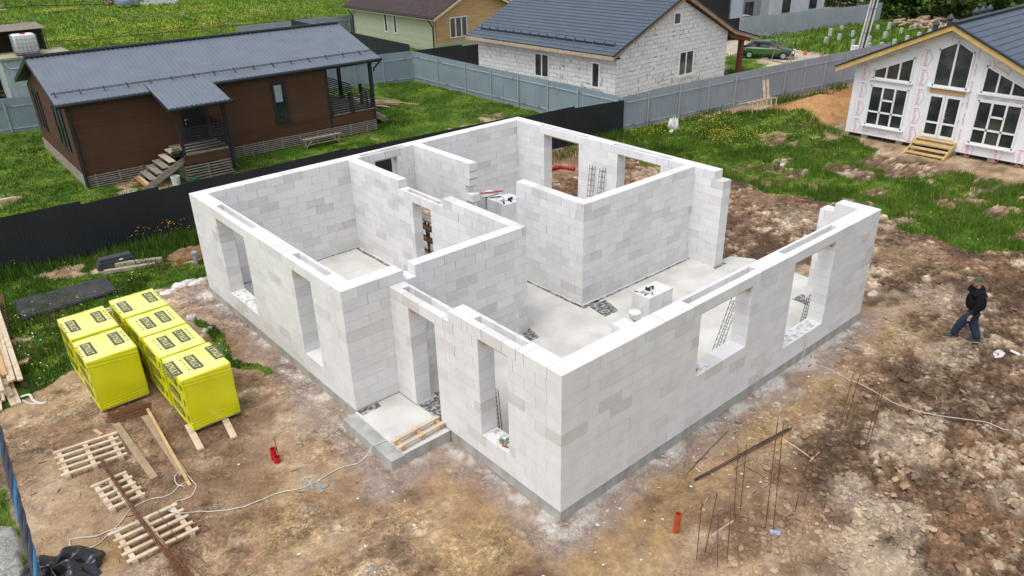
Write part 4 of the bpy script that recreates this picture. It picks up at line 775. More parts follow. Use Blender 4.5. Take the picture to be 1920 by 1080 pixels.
# ------------------------------------------------------------------ pallets
def pallet(label, c, ux, uy, L_, W_, n=5, m_=3):
    root = thing('pallet', label, 'pallet', c, 0, 'slatted pallets on the soil'); ux = Vector(ux); uy = Vector(uy)
    ux.z = 0; uy.z = 0; ux.normalize(); uy.normalize()
    for i in range(n):
        y = -W_/2+W_*i/(n-1); m = MB(); j = random.uniform(-.03, .03); m.beam(ux*(-L_/2+j)+uy*y+Vector((0,0,.125)), ux*(L_/2+j)+uy*(y+random.uniform(-.01,.01))+Vector((0,0,.125)), .075, .028); m.build('slat', M_PALE, root)
    for i in range(m_):
        x = -L_*.40+L_*.80*i/(m_-1); m = MB(); m.beam(ux*x-uy*(W_/2+.06)+Vector((0,0,.06)), ux*x+uy*(W_/2+.06)+Vector((0,0,.06)), .09, .10); m.build('bearer', M_PALE, root)
    return root
def fit_pallet(label, A, B, C, D, n=5):   # corners of the slat field: A left back, B right back, C right front, D left front
    z = GZ+.13; A, B, C, D = [Vector(G(*q, z)) for q in (A, B, C, D)]; c = (A+B+C+D)/4; ux = ((B-A)+(C-D))/2; uy = ((A-D)+(B-C))/2; pallet(label, (c.x, c.y, GZ), ux, uy, ux.length, uy.length, n)
fit_pallet('slatted pallet farthest from the camera, under the start of the rusty bars', (97,849), (217,812), (238,849), (113,893))
fit_pallet('small square slatted pallet in the middle of the three', (172,912), (239,884), (271,924), (203,955))
fit_pallet('largest slatted pallet, nearest the bottom edge and the black tarp', (203,1003), (334,943), (371,990), (238,1054))
# long rusty bars lying over the pallets
m = MB(); o_ = Vector(G(250, 950, -.1))
for i in range(16):
    j = random.uniform(-1, 1); k = random.uniform(-1, 1); fan = max(0, i-8)*3
    pts = [G(190+j*4, 864+k*3, GZ+.19), G(222+j*4, 915+k*2, GZ+.20), G(262+j*5, 972, GZ+.20), G(297+j*6+fan*.3, 1020, GZ+.20), G(330+j*9+fan*1.2, 1065, GZ+.06), G(368+j*14+fan*2.2, 1130, GZ+.02)]
    m.tube([Vector(p)-o_+Vector((0,0,random.uniform(0,.03))) for p in spline(pts, 3)], .0075, 5)
m.tube([Vector(p)-o_ for p in spline([G(296, 957, -.09), G(330, 1008, -.10), G(357, 1033, -.14), G(392, 1060, -.24)], 3)], .006, 5)
tag(m.build('rusty_bars', M_RUST, loc=o_), 'long rusty reinforcing bars lying across the three pallets', 'steel bars')
# pale cable in loops
m = MB(); zz = lambda px, py, z=GZ+.02: G(px, py, z)
pth = [G(812,806,.0), G(775,812,.02), G(752,815,-.005), G(722,827,-.03), G(702,834,-.04), G(694,842,-.08), G(687,855,-.2), zz(672,868), zz(655,873), zz(637,878), zz(610,892), zz(593,903), zz(560,917), zz(535,922), zz(500,934), zz(460,950), zz(405,960), zz(370,960), zz(340,962,GZ+.16), zz(320,958,GZ+.16), zz(318,955), zz(335,940), zz(358,931), zz(368,912), zz(362,903), zz(350,890), zz(338,885), zz(328,893), zz(331,907), zz(345,911), zz(352,902), zz(335,912), zz(322,925), zz(305,932), zz(285,935), zz(262,945), zz(243,957), zz(228,977,GZ+.03), zz(205,1000), zz(180,1022), zz(150,1030), zz(133,1025), zz(132,1013), zz(150,1008), zz(180,1005), zz(205,995), zz(240,985,GZ+.05), zz(268,978,GZ+.17), zz(285,965,GZ+.18)]
m.tube(onto(spline(pth, 5), .014), .0105, 6); tag(m.build('cable', M_CABLE), 'pale cable looping from the porch over the soil and round the pallets', 'cable')
# pipes
def pipe(name, label, base, top, r, mt, group=None):
    o = Vector(base); root_ = MB(); d = Vector(top)-o; root_.tube([Vector((0,0,-.05)), d], r, 16, closed=False); root_.tube([d*.86, d*1.0], r*1.12, 16, closed=False); root_.tube([d*1.0, d*.3], r*.85, 16, closed=False)
    e = d.normalized(); a = e.cross(Vector((0,1,0))).normalized(); c = e.cross(a); n = 16
    vs = [d+(a*cos(2*pi*k/n)+c*sin(2*pi*k/n))*rr_ for rr_ in (r*1.12, r*.85) for k in range(n)]; root_.add(vs, [(k, (k+1) % n, n+(k+1) % n, n+k) for k in range(n)])
    return tag(root_.build(name, mt, loc=o, smooth=False), label, 'pipe', group)
pipe('drain_pipe', 'orange drain pipe standing upright near the right wall', G(1267, 997), TOP(G(1267,997), 1272.5, 963), .058, M_PIPE)
pipe('drain_pipe', 'taller red pipe of the pair rising from the soil before the porch', G(514, 861), TOP(G(514,861), 511.5, 841), .062, M_RED, 'pair of red pipe stubs')
pipe('drain_pipe', 'shorter red pipe of the pair rising from the soil before the porch', G(519, 868), TOP(G(519,868), 519.5, 856), .062, M_RED, 'pair of red pipe stubs')
m = MB(); m.tube([(0,0,0),(-.02,-.03,.42)], .008, 5); tag(m.build('rebar_stake', M_DSTEEL, loc=G(521, 851)), 'thin dark rod standing beside the two red pipe stubs', 'rebar')
m = MB(); P_ = [G(1030, 311.5, GZ+.08), G(1050, 313, GZ+.09), G(1077, 317, GZ+.08)]; o_ = Vector(P_[1]); m.tube([Vector(P_[0])-o_-Vector((.5,.3,0)), Vector(P_[1])-o_, Vector(P_[2])-o_], .075, 14); m.tube([Vector(P_[2])-o_-(Vector(P_[2])-Vector(P_[1]))*.2, Vector(P_[2])-o_], .088, 14)
tag(m.build('drain_pipe', M_RED, loc=o_), 'long red pipe lying on the soil outside the far wall opening', 'pipe')
# ------------------------------------------------------------------ rebar starter bars on the right
c4 = lambda x, y: (1260+x/3.6, 760+y/3.6)
bars = [((418,745),(447,298)), ((463,700),(503,265)), ((632,825),(713,105)), ((683,840),(752,118)), ((715,545),(733,405)), ((683,535),(690,460)), ((890,490),(945,265)), ((890,682),(990,228)), ((828,720),(858,590)), ((222,990),(305,590)), ((165,1040),(203,645)), ((308,1085),(312,733)), ((370,1078),(398,683))]
L2 = ['front left of the tall pair', 'rear', 'x']
side = ['left bar of the upright pair by the long lying bar', 'right bar of the upright pair by the long lying bar', 'tall bar on the left of the tallest pair', 'tall bar on the right of the tallest pair', 'short bar between the two tallest bars', 'shortest stub standing in the grey puddle', 'bar by the pale stone at the tied corner', 'leaning bar right of the pale stone', 'short bar in front of the pale stone', 'leaning bar above the small white tag', 'faint bar nearest the orange pipe', 'upright bar at the bottom edge, left one', 'upright bar at the bottom edge, right one']
for (b_, t_), s_ in zip(bars, side):
    base = G(*c4(*b_)); tp = TOP(base, *c4(*t_)); m = MB(); m.tube([(0,0,-.05), tuple(Vector(tp)-Vector(base))], .0080, 5); tag(m.build('rebar_stake', M_RUST, loc=base), 'rusty '+s_, 'rebar', 'rebar stakes in the soil right of the house')
for (b_, t_), s_ in zip([((1573,807),(1600,700)),((1583,803),(1612,703)),((1619,847),(1651,729)),((1628,838),(1657,728))], ['far left bar of the four beyond the cable', 'second bar from the left beyond the cable', 'third bar, crossed by the pale cable', 'far right bar, crossed by the pale cable']):
    base = G(*b_); tp = TOP(base, *t_); m = MB(); m.tube([(0,0,-.05), tuple(Vector(tp)-Vector(base))], .0080, 5); tag(m.build('rebar_stake', M_RUST, loc=base), 'rusty '+s_, 'rebar', 'rebar stakes in the soil right of the house')
def rod(label, a, b, r, mt, n=1, za=GZ+.02, zb=GZ+.02):
    m = MB(); A, B = onto([G(*a, za), G(*b, zb)], .03); 
    for i in range(n): j = Vector((random.uniform(-.03,.03), random.uniform(-.03,.03), .012*i)); k = Vector((random.uniform(-.05,.05), random.uniform(-.05,.05), .012*i)); m.tube([j, (B-A)*.5+(j+k)/2+Vector((0,0,.01)), B-A+k], r, 5)
    tag(m.build('rebar_rod', mt, loc=A), label, 'rebar', 'rebar rods lying on the soil')
rod('bundle of long dark bars lying past the upright bars', c4(150,510), c4(800,172), .009, M_DSTEEL, 5)
rod('single thin rod lying close to the house wall', c4(110,465), c4(375,165), .009, M_RUST, 1)
rod('short wire lying beside the thin rod', c4(155,385), c4(240,345), .008, M_RUST, 1)
for a_, b_, l_ in [((735,215),(960,360),'sloping tie rod running to the pale stone'), ((410,435),(520,368),'short tie rod across the left upright pair'), ((470,400),(720,540),'thin tie rod between the upright pairs'), ((640,560),(735,490),'tie rod above the grey puddle'), ((920,372),(992,318),'pale peeled stick crossing the right bars'), ((270,875),(420,785),'pale peeled stick crossing the bottom bars')]:
    rod(l_, c4(*a_), c4(*b_), .009, M_RUST if 'pale' not in l_ else M_PALE, 1, GZ+.5, GZ+.5)
m = MB(); m.box(-.05,.05,-.09,.09,0,.03); m.box(-.04,.04,-.06,.05,.031,.036); tag(m.build('plastic_bottle', mat('blue_grey_plastic', (.25,.30,.42), (.40,.43,.50), sc=20, rough=.3), loc=G(1453,1000), rz=.5), 'crushed blue grey bottle at the foot of the tallest bars', 'bottle')
m = MB(); m.tube([(0,0,.03),(.22,.1,.04)], .035, 8); tag(m.build('plastic_bottle', M_WHITE, loc=G(1912, 668), rz=.9), 'white tube on the soil at the right picture edge', 'tube')
lump('plastic_sheet', 'white plastic film half buried in front of the man', 'plastic sheet', G(1822, 666), .40, .16, .02, mat('dirty_film', (.62,.58,.50), (.42,.35,.26), sc=5, rough=.5, bump=.4), 5)
lump('plastic_sheet', 'scrap of white film on the soil right of the man', 'plastic sheet', G(1872, 664), .24, .12, .04, M_SHEET, 6)
lump('plastic_sheet', 'pale film scrap on the soil beyond the far house corner', 'plastic sheet', G(1636, 552), .25, .12, .06, mat('dusty_film', (.60,.55,.50), (.45,.38,.32), sc=5, rough=.6), 9)
# ------------------------------------------------------------------ left edge
def sheets(name, label, cor, n, th, mt, z=GZ, cat='panels'):
    A, B, C, D = [Vector(G(*q, z+n*th)) for q in cor]; c = (A+B+C+D)/4; c.z = z; root = thing(name, label, cat, c)
    for i in range(n):
        j = Vector((random.uniform(-.03,.03), random.uniform(-.03,.03), 0)); m = MB(); m.prism([(p.x-c.x+j.x, p.y-c.y+j.y, i*th) for p in (D, C, B, A)], (0,0,th*.8)); m.build('sheet', mt, root)
    return root
M_SHT = mat('dark_plywood', (.040,.040,.043), (.06,.06,.062), sc=4, rough=.75, bump=.2)
sheets('sheet_stack', 'low stack of large dark grey panels lying in the grass', ((22,565),(197,519),(218,543),(44,596)), 5, .025, M_SHT)
M_MESH = mat('black_mesh_roll', (.03,.035,.04), (.10,.11,.12), sc=60, rough=.6)
root = thing('mesh_bundle', 'stack of folded black plastic mesh by the black fence', 'mesh bundle', G(218, 500)); A = Vector(G(183,506,GZ))-Vector(root.location); Bq = Vector(G(256,488,GZ))-Vector(root.location)
for i, (dz, w_, k) in enumerate(((.03,.50,1),(.10,.46,.98),(.18,.42,.94),(.27,.30,.9))): m = MB(); m.beam(A.lerp(Bq, 1-k)+Vector((0,.1,dz)), A.lerp(Bq, k)+Vector((0,.1,dz)), w_, .06+.02*(i == 3)); m.build('folded_mesh', M_MESH, root)
m = MB(); m.box(-.06,.06,-.04,.04,0,.003); m.build('tag', M_WHITE, root, loc=(.20,-.02,.22))
M_STONE = mat('old_concrete', (.46,.41,.33), (.34,.28,.20), sc=9, rough=.95, bump=.6, bsc=30)
plank('concrete_post', 'rough concrete post lying nearer the black mesh bundle', G(217,500), G(306,489), .16, .13, M_STONE, 'concrete posts in the grass', 'concrete post')
plank('concrete_post', 'rough concrete post lying nearer the yellow stacks', G(196,513), G(292,498), .14, .11, M_STONE, 'concrete posts in the grass', 'concrete post')
m = MB(); m.prism([(0,0,0),(.14,0,.05),(.12,0,.34),(-.03,0,.28)], (0,.03,0)); tag(m.build('timber_offcut', M_ORNG, loc=G(335,502)), 'orange timber offcut standing in the weeds', 'offcut')
m = MB(); m.lathe((0,0,0), [(.085,0),(.085,.38),(.10,.38),(.10,.44),(.0,.45)], 14); tag(m.build('pipe_stub', M_GALV, loc=G(369,495)), 'short grey capped pipe beside the house corner', 'pipe')
lump('dirt_heap', 'small heap of brown clay by the back corner of the house', 'heap', G(356, 478), .75, .5, .17, mat('clay', (.28,.16,.08), (.19,.11,.06), sc=9, rough=1, bump=.8), 12)
for i, (a, b_, c_, l_) in enumerate([((372,530),.30,.14,'white plastic bag heap touching the house corner'), ((345,534),.36,.16,'white plastic bag heap in the middle of the row'), ((318,548),.30,.10,'white plastic bag heap behind the last yellow stack')]):
    lump('plastic_bag', l_, 'plastic bag', G(*a), b_*1.15, .17, c_*.6, mat('dusty_bag', (.70,.68,.66), (.42,.34,.27), sc=6, rough=.5, bump=.4, bsc=14, lo=.5, hi=.6), 20+i, cr=.3)
lump('plastic_bag', 'white film scrap behind the third yellow stack', 'plastic bag', G(360, 597), .16, .1, .09, M_SHEET, 31, cr=.6); lump('plastic_bag', 'white film scrap beside the second yellow stack', 'plastic bag', G(390, 620), .16, .08, .07, M_SHEET, 32, cr=.6)
# lumber pile
lp = thing('lumber_pile', 'pile of fresh sawn boards at the left picture edge', 'lumber pile', G(12, 700)); o_ = Vector(lp.location)
def gz(px, py, z): return Vector(G(px, py, z))-o_
for (a, b_, z, w_) in [((-30,590),(4,752),.05,.14),((-20,610),(-2,770),.05,.14),((-40,600),(14,738),.12,.13),((-28,640),(26,760),.02,.13),((-14,640),(36,757),.02,.11),((-30,630),(20,742),.10,.12),((-40,600),(10,722),.19,.13),((-30,560),(33,712),.10,.15),((-30,560),(20,715),.26,.12),((-38,560),(8,704),.30,.14),((-40,590),(2,735),.36,.14),((-18,560),(26,713),.33,.07),((-10,565),(38,712),.34,.12)]:
    m = MB(); m.beam(gz(*a, GZ+z+.02), gz(*b_, GZ+z+.02), w_, .05); m.build('board', M_PALE if random.random() < .7 else M_TIMB, lp)
m = MB(); m.beam((-.3,.35,.03),(.55,.2,.03),.1,.06); m.build('bearer', M_PALE, lp)
M_FLAT = mat('rusty_flats', (.17,.075,.035), (.11,.055,.03), sc=8, rough=.8)
m = MB(); o_ = Vector(G(20,640))
for i in range(12):
    j = i*1.0; m.tube([Vector(p)-o_ for p in spline([G(-1+j*.6,552,GZ+.05), G(3+j,600,GZ+.06), G(11+j,650,GZ+.06), G(27+j*1.2,695,GZ+.05), G(42+j*1.1,726,GZ+.03)], 4)], .012, 5)
tag(m.build('rusty_bars', M_FLAT, loc=o_), 'curved bundle of rusty bars beside the lumber pile', 'steel bars')
plank('timber_offcut', 'brown offcut lying across the curved rusty bars', G(32,684), G(56,675), .13, .05, M_ORNG, None, 'offcut')
m = MB(); m.tube(spline([G(40,744,GZ+.04),G(55,740,GZ+.10),G(62,750,GZ+.03),G(75,756,GZ+.02),G(87,754,GZ+.01)], 5), .03, 5); m.tube(spline([G(42,750,GZ+.02),G(55,756,GZ+.02),G(68,756,GZ+.02)], 5), .016, 5); tag(m.build('ribbon', M_SHEET), 'white film ribbon by the lumber pile', 'film')
plank('timber_offcut', 'pale board lying on the lawn at the left edge above the black fence', G(-15,379), G(30,371), .16, .05, M_PALE, None, 'board')
lump('tarpaulin', 'black glossy tarpaulin bundled at the bottom left corner', 'tarpaulin', G(105, 1092), .82, .55, .30, mat('black_tarp', (.012,.013,.015), (.025,.027,.03), sc=4, rough=.22, bump=.6, bsc=7, spec=.6), 44, n=34, cr=.5)
# twisted overhead cable: four strands, one blue
oc = thing('overhead_cable', 'thick twisted black and blue power cable hanging close to the camera', 'cable', G(40, 960, 6.9)); o_ = Vector(oc.location)
A = Vector(G(-70, 560, 7.3)); B_ = Vector(G(112, 1240, 6.6)); nS = 150
for k in range(4):
    m = MB(); pts = []
    for i in range(nS+1):
        t = i/nS; p = A.lerp(B_, t)+Vector((0,0,-.5*t*(1-t)*.12)); d = (B_-A).normalized(); a = d.cross(Vector((0,0,1))).normalized(); c = d.cross(a); th = 2*pi*((B_-A).length*t/.62)+k*pi/2; pts.append(p-o_+(a*cos(th)+c*sin(th))*.0135)
    m.tube(pts, .0118, 8); m.build('strand', mat('cable_strand', (.03,.035,.045), (.05,.055,.07), sc=20, rough=.35) if k else mat('blue_strand', (.04,.16,.30), (.03,.12,.24), sc=20, rough=.35), oc, smooth=True)
# ------------------------------------------------------------------ the man
def skin(name, V, E, Rr, mt, parent, sub=2, root_i=0, smooth=True, loc=None):
    me = bpy.data.meshes.new(name); me.from_pydata([tuple(v) for v in V], E, []); o = bpy.data.objects.new(name, me); COL.objects.link(o)
    o.modifiers.new('skin', 'SKIN'); sk = me.skin_vertices[0].data if len(me.skin_vertices) else None
    for i, r_ in enumerate(Rr): sk[i].radius = (r_, r_) if not isinstance(r_, tuple) else r_
    sk[root_i].use_root = True; o.modifiers['skin'].use_smooth_shade = True
    sb = o.modifiers.new('sub', 'SUBSURF'); sb.levels = sub; sb.render_levels = sub
    dg = bpy.context.evaluated_depsgraph_get(); m2 = bpy.data.meshes.new_from_object(o.evaluated_get(dg)); o.modifiers.clear(); o.data = m2; m2.name = name; bpy.data.meshes.remove(me)
    m2.materials.clear(); m2.materials.append(mt); m2.polygons.foreach_set('use_smooth', [True]*len(m2.polygons)); o.parent = parent; return o
PB = G(1812, 640); yaw = R(126)
man = thing('person', 'man in black hoodie, jeans and olive cap striding left over the rough soil', 'person', PB, yaw)
def W2L(p): dx, dy = p[0]-PB[0], p[1]-PB[1]; return Vector((cos(yaw)*dx+sin(yaw)*dy, -sin(yaw)*dx+cos(yaw)*dy, p[2]-PB[2]))
fR = W2L(G(1829, 641)); fL = W2L(G(1783, 631))       # rear (right) heel, front (left) heel
M_SKIN = mat('skin', (.52,.30,.21), (.46,.25,.17), sc=6, rough=.6); M_HOOD = mat('black_cotton', (.008,.008,.010), (.014,.014,.016), sc=10, rough=.95, spec=.1)
M_JEAN = mat('blue_denim', (.027,.047,.088), (.017,.030,.058), sc=9, rough=.9, bump=.3, bsc=60); M_SHOE = mat('dark_shoe', (.03,.032,.038), (.06,.065,.07), sc=12, rough=.7); M_SOLE = mat('pale_sole', (.55,.50,.42), rough=.8)
M_CAP = mat('olive_cap', (.095,.10,.06), (.075,.08,.05), sc=12, rough=.9); M_HAIR = mat('dark_hair', (.03,.02,.015), (.05,.035,.025), sc=30, rough=.9)
hip = Vector(((fR.x+fL.x)*.5-.02, (fR.y+fL.y)*.5, .90)); hip.x = fR.x*.62+fL.x*.38; hip.y = fR.y*.6+fL.y*.4
chest = hip+Vector((.03, 0, .37)); neck = hip+Vector((.05, .0, .61)); head = neck+Vector((.055, .02, .13))
sh = .275
def hand(V, E, Rr, wi, wrist, d, side_):
    """five fingers rooted in the palm, slightly curled"""
    d = d.normalized(); s_ = Vector((1, 0, 0)); s_ = (s_-d*s_.dot(d)).normalized(); n = d.cross(s_)*side_
    V.append(wrist+d*.05); pi_ = len(V)-1; E.append((wi, pi_)); Rr.append((.034,.018)); V.append(wrist+d*.085); p2 = len(V)-1; E.append((pi_, p2)); Rr.append((.036,.016))
    for k, (o, L_) in enumerate(((-.030,.072),(-.010,.082),(.010,.077),(.029,.060))):
        b0 = wrist+d*.095+s_*(-o); V.append(b0); i0 = len(V)-1; E.append((p2, i0)); Rr.append(.0095)
        V.append(b0+d*L_*.5-n*.010); E.append((i0, i0+1)); Rr.append(.0088); V.append(b0+d*L_*.85-n*.032); E.append((i0+1, i0+2)); Rr.append(.0075)
    V.append(wrist+d*.055+s_*.035); i0 = len(V)-1; E.append((pi_, i0)); Rr.append(.011); V.append(wrist+d*.085+s_*.052-n*.012); E.append((i0, i0+1)); Rr.append(.009)
# arms: left arm hangs forward, right arm hangs back
sL = chest+Vector((0, sh, .13)); sR = chest+Vector((-.01, -sh, .13))
eL = sL+Vector((.015, .07, -.29)); wL = eL+Vector((.10, -.02, -.24)); eR = sR+Vector((-.06, -.06, -.28)); wR = eR+Vector((.02, .0, -.25))
V = [hip, hip+Vector((0,0,.2)), chest, neck, head+Vector((-.01,0,.0)), head+Vector((0,0,.085)), sL, eL, wL, sR, eR, wR]
E = [(0,1),(1,2),(2,3),(3,4),(4,5),(2,6),(6,7),(7,8),(2,9),(9,10),(10,11)]; Rr = [.13,.13,.14,.058,(.078,.088),(.072,.082),.05,.042,.027,.05,.042,.027]
kL = hip.lerp(fL, .5)+Vector((.05,.03,.0)); kL.z = .50; kR = hip.lerp(fR, .5)+Vector((.05,-.02,0)); kR.z = .49
n0 = len(V); V += [hip+Vector((.0,.10,-.03)), kL, Vector((fL.x-.02, fL.y, .12)), Vector((fL.x+.04, fL.y, .05)), hip+Vector((.0,-.10,-.03)), kR, Vector((fR.x-.02, fR.y, .12)), Vector((fR.x+.04, fR.y, .05))]
E += [(0,n0),(n0,n0+1),(n0+1,n0+2),(n0+2,n0+3),(0,n0+4),(n0+4,n0+5),(n0+5,n0+6),(n0+6,n0+7)]; Rr += [.085,.055,.035,.02,.085,.055,.035,.02]
hand(V, E, Rr, 8, wL, (wL-eL), 1); hand(V, E, Rr, 11, wR, (wR-eR), -1)
body = skin('body', V, E, Rr, M_SKIN, man, 1)
hy = R(30); hd = Vector((cos(hy), sin(hy), 0)); hs_ = Vector((-sin(hy), cos(hy), 0)); hc_ = head+Vector((0,0,.035))
f = MB()
def ell(m_, c, rx, ry, rz, n=12, ax=hd, ay=hs_, lo=-1, hi=1):
    vs = []; rows = n
    for i in range(rows+1):
        t = lo*pi/2+(hi-lo)*pi/2*i/rows
        for j in range(2*n): a = 2*pi*j/(2*n); vs.append(c+ax*(rx*cos(t)*cos(a))+ay*(ry*cos(t)*sin(a))+Vector((0,0,rz*sin(t))))
    m_.add(vs, [(i*2*n+j, i*2*n+(j+1) % (2*n), (i+1)*2*n+(j+1) % (2*n), (i+1)*2*n+j) for i in range(rows) for j in range(2*n)])
ell(f, hc_+hd*.012, .092, .074, .115); f.tube([hc_+hd*.095+Vector((0,0,.02)), hc_+hd*.118-Vector((0,0,.015)), hc_+hd*.10-Vector((0,0,.03))], [.008,.014,.008], 6)
ell(f, hc_+hs_*.077-hd*.005, .022, .010, .030, 6); ell(f, hc_-hs_*.077-hd*.005, .022, .010, .030, 6); ell(f, hc_+hd*.075-Vector((0,0,.085)), .03, .035, .025, 6); f.build('face', M_SKIN, man, smooth=True)
m = MB()
for s_ in (-1, 1): ell(m, hc_+hd*.088+hs_*.03*s_+Vector((0,0,.012)), .008, .012, .007, 5)
m.beam(hc_+hd*.096-hs_*.02-Vector((0,0,.055)), hc_+hd*.096+hs_*.02-Vector((0,0,.055)), .008, .006); ell(m, hc_-hd*.012-Vector((0,0,.0)), .090, .079, .105, 10, lo=-.55, hi=.8)
ell(m, hc_+hd*.045-Vector((0,0,.085)), .052, .052, .035, 8); m.build('hair', M_HAIR, man, smooth=True)
f2 = MB(); ell(f2, hc_+hd*.035-Vector((0,0,.02)), .078, .068, .075, 10); f2.build('cheek', M_SKIN, man, smooth=True)
c = MB(); ell(c, hc_-hd*.002+Vector((0,0,.035)), .104, .089, .098, 12, lo=0, hi=1); ell(c, hc_-hd*.002+Vector((0,0,.035)), .105, .090, .012, 12, lo=-1, hi=0)
bp = [hc_+hd*(.088*cos(a)+.0)+hs_*.082*sin(a)+Vector((0,0,.036)) for a in [-1.15+2.3*k/8 for k in range(9)]]; bq = [hc_+hd*(.10+.085*cos(a))+hs_*.075*sin(a)+Vector((0,0,.018)) for a in [-1.45+2.9*k/8 for k in range(9)]]
c.add(bp+bq+[p+Vector((0,0,.006)) for p in bp+bq], [(k, k+1, 10+k, 9+k) for k in range(8)]+[(18+k, 27+k, 28+k, 19+k) for k in range(8)]+[(9+k, 10+k, 28+k, 27+k) for k in range(8)]); c.build('cap', M_CAP, man, smooth=True)
V = [hip+Vector((0,0,.01)), hip+Vector((.005,0,.12)), hip+Vector((.02,0,.24)), chest+Vector((.0,0,.06)), chest+Vector((.0,0,.17)), neck+Vector((-.02,0,.01)), sL, eL, wL-(wL-eL)*.03, sR, eR, wR-(wR-eR)*.03]
E = [(0,1),(1,2),(2,3),(3,4),(4,5),(4,6),(6,7),(7,8),(4,9),(9,10),(10,11)]; Rr = [(.25,.22),(.275,.245),(.285,.25),(.275,.22),(.22,.16),.09,(.12,.11),.10,.062,(.12,.11),.10,.062]
hood = skin('hoodie', V, E, Rr, M_HOOD, man, 2)
V = [neck+Vector((-.03,.10,.0)), neck+Vector((-.10,.06,.01)), neck+Vector((-.14,0,-.03)), neck+Vector((-.10,-.06,.01)), neck+Vector((-.03,-.10,.0)), neck+Vector((-.15,0,-.12)), neck+Vector((.05,.06,-.03)), neck+Vector((.05,-.06,-.03))]
skin('hood', V, [(0,1),(1,2),(2,3),(3,4),(2,5),(0,6),(4,7)], [.042,.055,.062,.055,.042,.04,.03,.03], M_HOOD, man, 2, 2)
V = [hip+Vector((0,0,.0)), hip+Vector((0,0,-.06)), hip+Vector((.0,.095,-.12)), hip.lerp(kL,.5)+Vector((0,.06,0)), kL, kL.lerp(Vector((fL.x-.03,fL.y,.1)),.5), Vector((fL.x-.03, fL.y, .09)), hip+Vector((.0,-.095,-.12)), hip.lerp(kR,.5)+Vector((0,-.04,0)), kR, kR.lerp(Vector((fR.x-.03,fR.y,.1)),.5), Vector((fR.x-.03, fR.y, .08))]
skin('jeans', V, [(0,1),(1,2),(2,3),(3,4),(4,5),(5,6),(1,7),(7,8),(8,9),(9,10),(10,11)], [.20,.20,.155,.145,.12,.11,.10,.155,.145,.12,.11,.10], M_JEAN, man, 2)
for k, (fp, a) in enumerate(((fL, .15), (fR, -.15))):
    m = MB(); dd = Vector((cos(a), sin(a), 0)); c0_ = Vector((fp.x, fp.y, 0)); pr_ = [(-.08,.036,.0),(-.06,.052,0),(.03,.052,0),(.12,.056,0),(.19,.046,0),(.215,.020,0)]; top_ = [.09,.12,.12,.085,.06,.035]
    nrm_ = Vector((-dd.y, dd.x, 0)); vs = []
    for (x, w_, _), t in zip(pr_, top_):
        for y, z in ((-w_,.02),(-w_*.9,t*.7),(-w_*.4,t),(w_*.4,t),(w_*.9,t*.7),(w_,.02)): vs.append(c0_+dd*x+nrm_*y+Vector((0,0,z)))
    m.add(vs, [(i*6+j, (i+1)*6+j, (i+1)*6+j+1, i*6+j+1) for i in range(5) for j in range(5)]+[(0,1,2,3,4,5), (35,34,33,32,31,30)]); sho = m.build('shoe', M_SHOE, man, smooth=True)
    m = MB(); ol = [c0_+dd*x+nrm_*(w_+.004)-Vector((0,0,.003)) for x, w_, _ in pr_]+[c0_+dd*x-nrm_*(w_+.004)-Vector((0,0,.003)) for x, w_, _ in pr_[::-1]]; m.prism(ol, (0,0,.028)); m.build('sole', M_SOLE, sho)
# ------------------------------------------------------------------ fences of ribbed sheet
M_FGREY = mat('grey_blue_sheet', (.27,.34,.38), (.23,.295,.335), sc=.8, rough=.5, spec=.4)
M_FGREY2 = mat('grey_sheet', (.33,.365,.41), (.29,.32,.36), sc=.8, rough=.5, spec=.4)
M_FBLACK = mat('anthracite_sheet', (.014,.017,.021), (.019,.023,.028), sc=.8, rough=.55, spec=.35)
M_POST = mat('grey_post', (.40,.43,.45), (.33,.35,.36), sc=5, rough=.6)
M_RAIL = mat('worn_rail', (.44,.46,.47), (.20,.11,.07), sc=1.6, rough=.7, lo=.56, hi=.64)
def fence(name, label, p0, p1, panels, mt, posts=(), rails=(), side=1, zb=GZ-.05, per=.115, dep=.016, ph=1.5, postz=GZ, cat='fence'):
    """p0 -> p1 in plan; panels (s0, s1, top at s0, top at s1); side +1: posts on the left of the direction of travel"""
    p0 = Vector((p0[0], p0[1], 0)); p1 = Vector((p1[0], p1[1], 0)); e = (p1-p0).normalized(); n = Vector((-e.y, e.x, 0)); root = thing(name, label, cat, (p0.x, p0.y, GZ))
    for pi_, (s0, s1, t0, t1) in enumerate(panels):
        if pi_: s0 -= per*1.3
        m = MB(); k = int((s1-s0)/per)+1; vs = []
        for i in range(k+1):
            s = s0+(s1-s0)*i/k
            for u, o in ((0, 0), (.42, 0), (.5, dep), (.92, dep)):
                if i == k and u > 0: break
                ss = s+u*(s1-s0)/k; tt = t0+(t1-t0)*(ss-s0)/(s1-s0); q = e*ss-n*side*(o*(.3 if mt is M_FBLACK else 1)+.006*(pi_ % 2)); vs += [(q.x, q.y, zb-GZ), (q.x, q.y, tt-GZ)]
        c = len(vs)//2; m.add(vs, [(2*i, 2*i+2, 2*i+3, 2*i+1) for i in range(c-1)]); m.build('sheet_panel', mt, root)
    for s, t in posts:
        m = MB(); q = e*s+n*side*.045; m.box(q.x-.03, q.x+.03, q.y-.03, q.y+.03, zb-GZ, t-GZ); m.box(q.x-.034, q.x+.034, q.y-.034, q.y+.034, t-GZ, t-GZ+.02, None); m.build('post', M_POST, root)
    for s0, s1, z0, z1 in rails:
        m = MB(); a = e*s0+n*side*.022+Vector((0,0,z0-GZ)); b = e*s1+n*side*.022+Vector((0,0,z1-GZ)); m.beam(a, b, .02, .045); m.build('rail', M_RAIL, root)
    return root
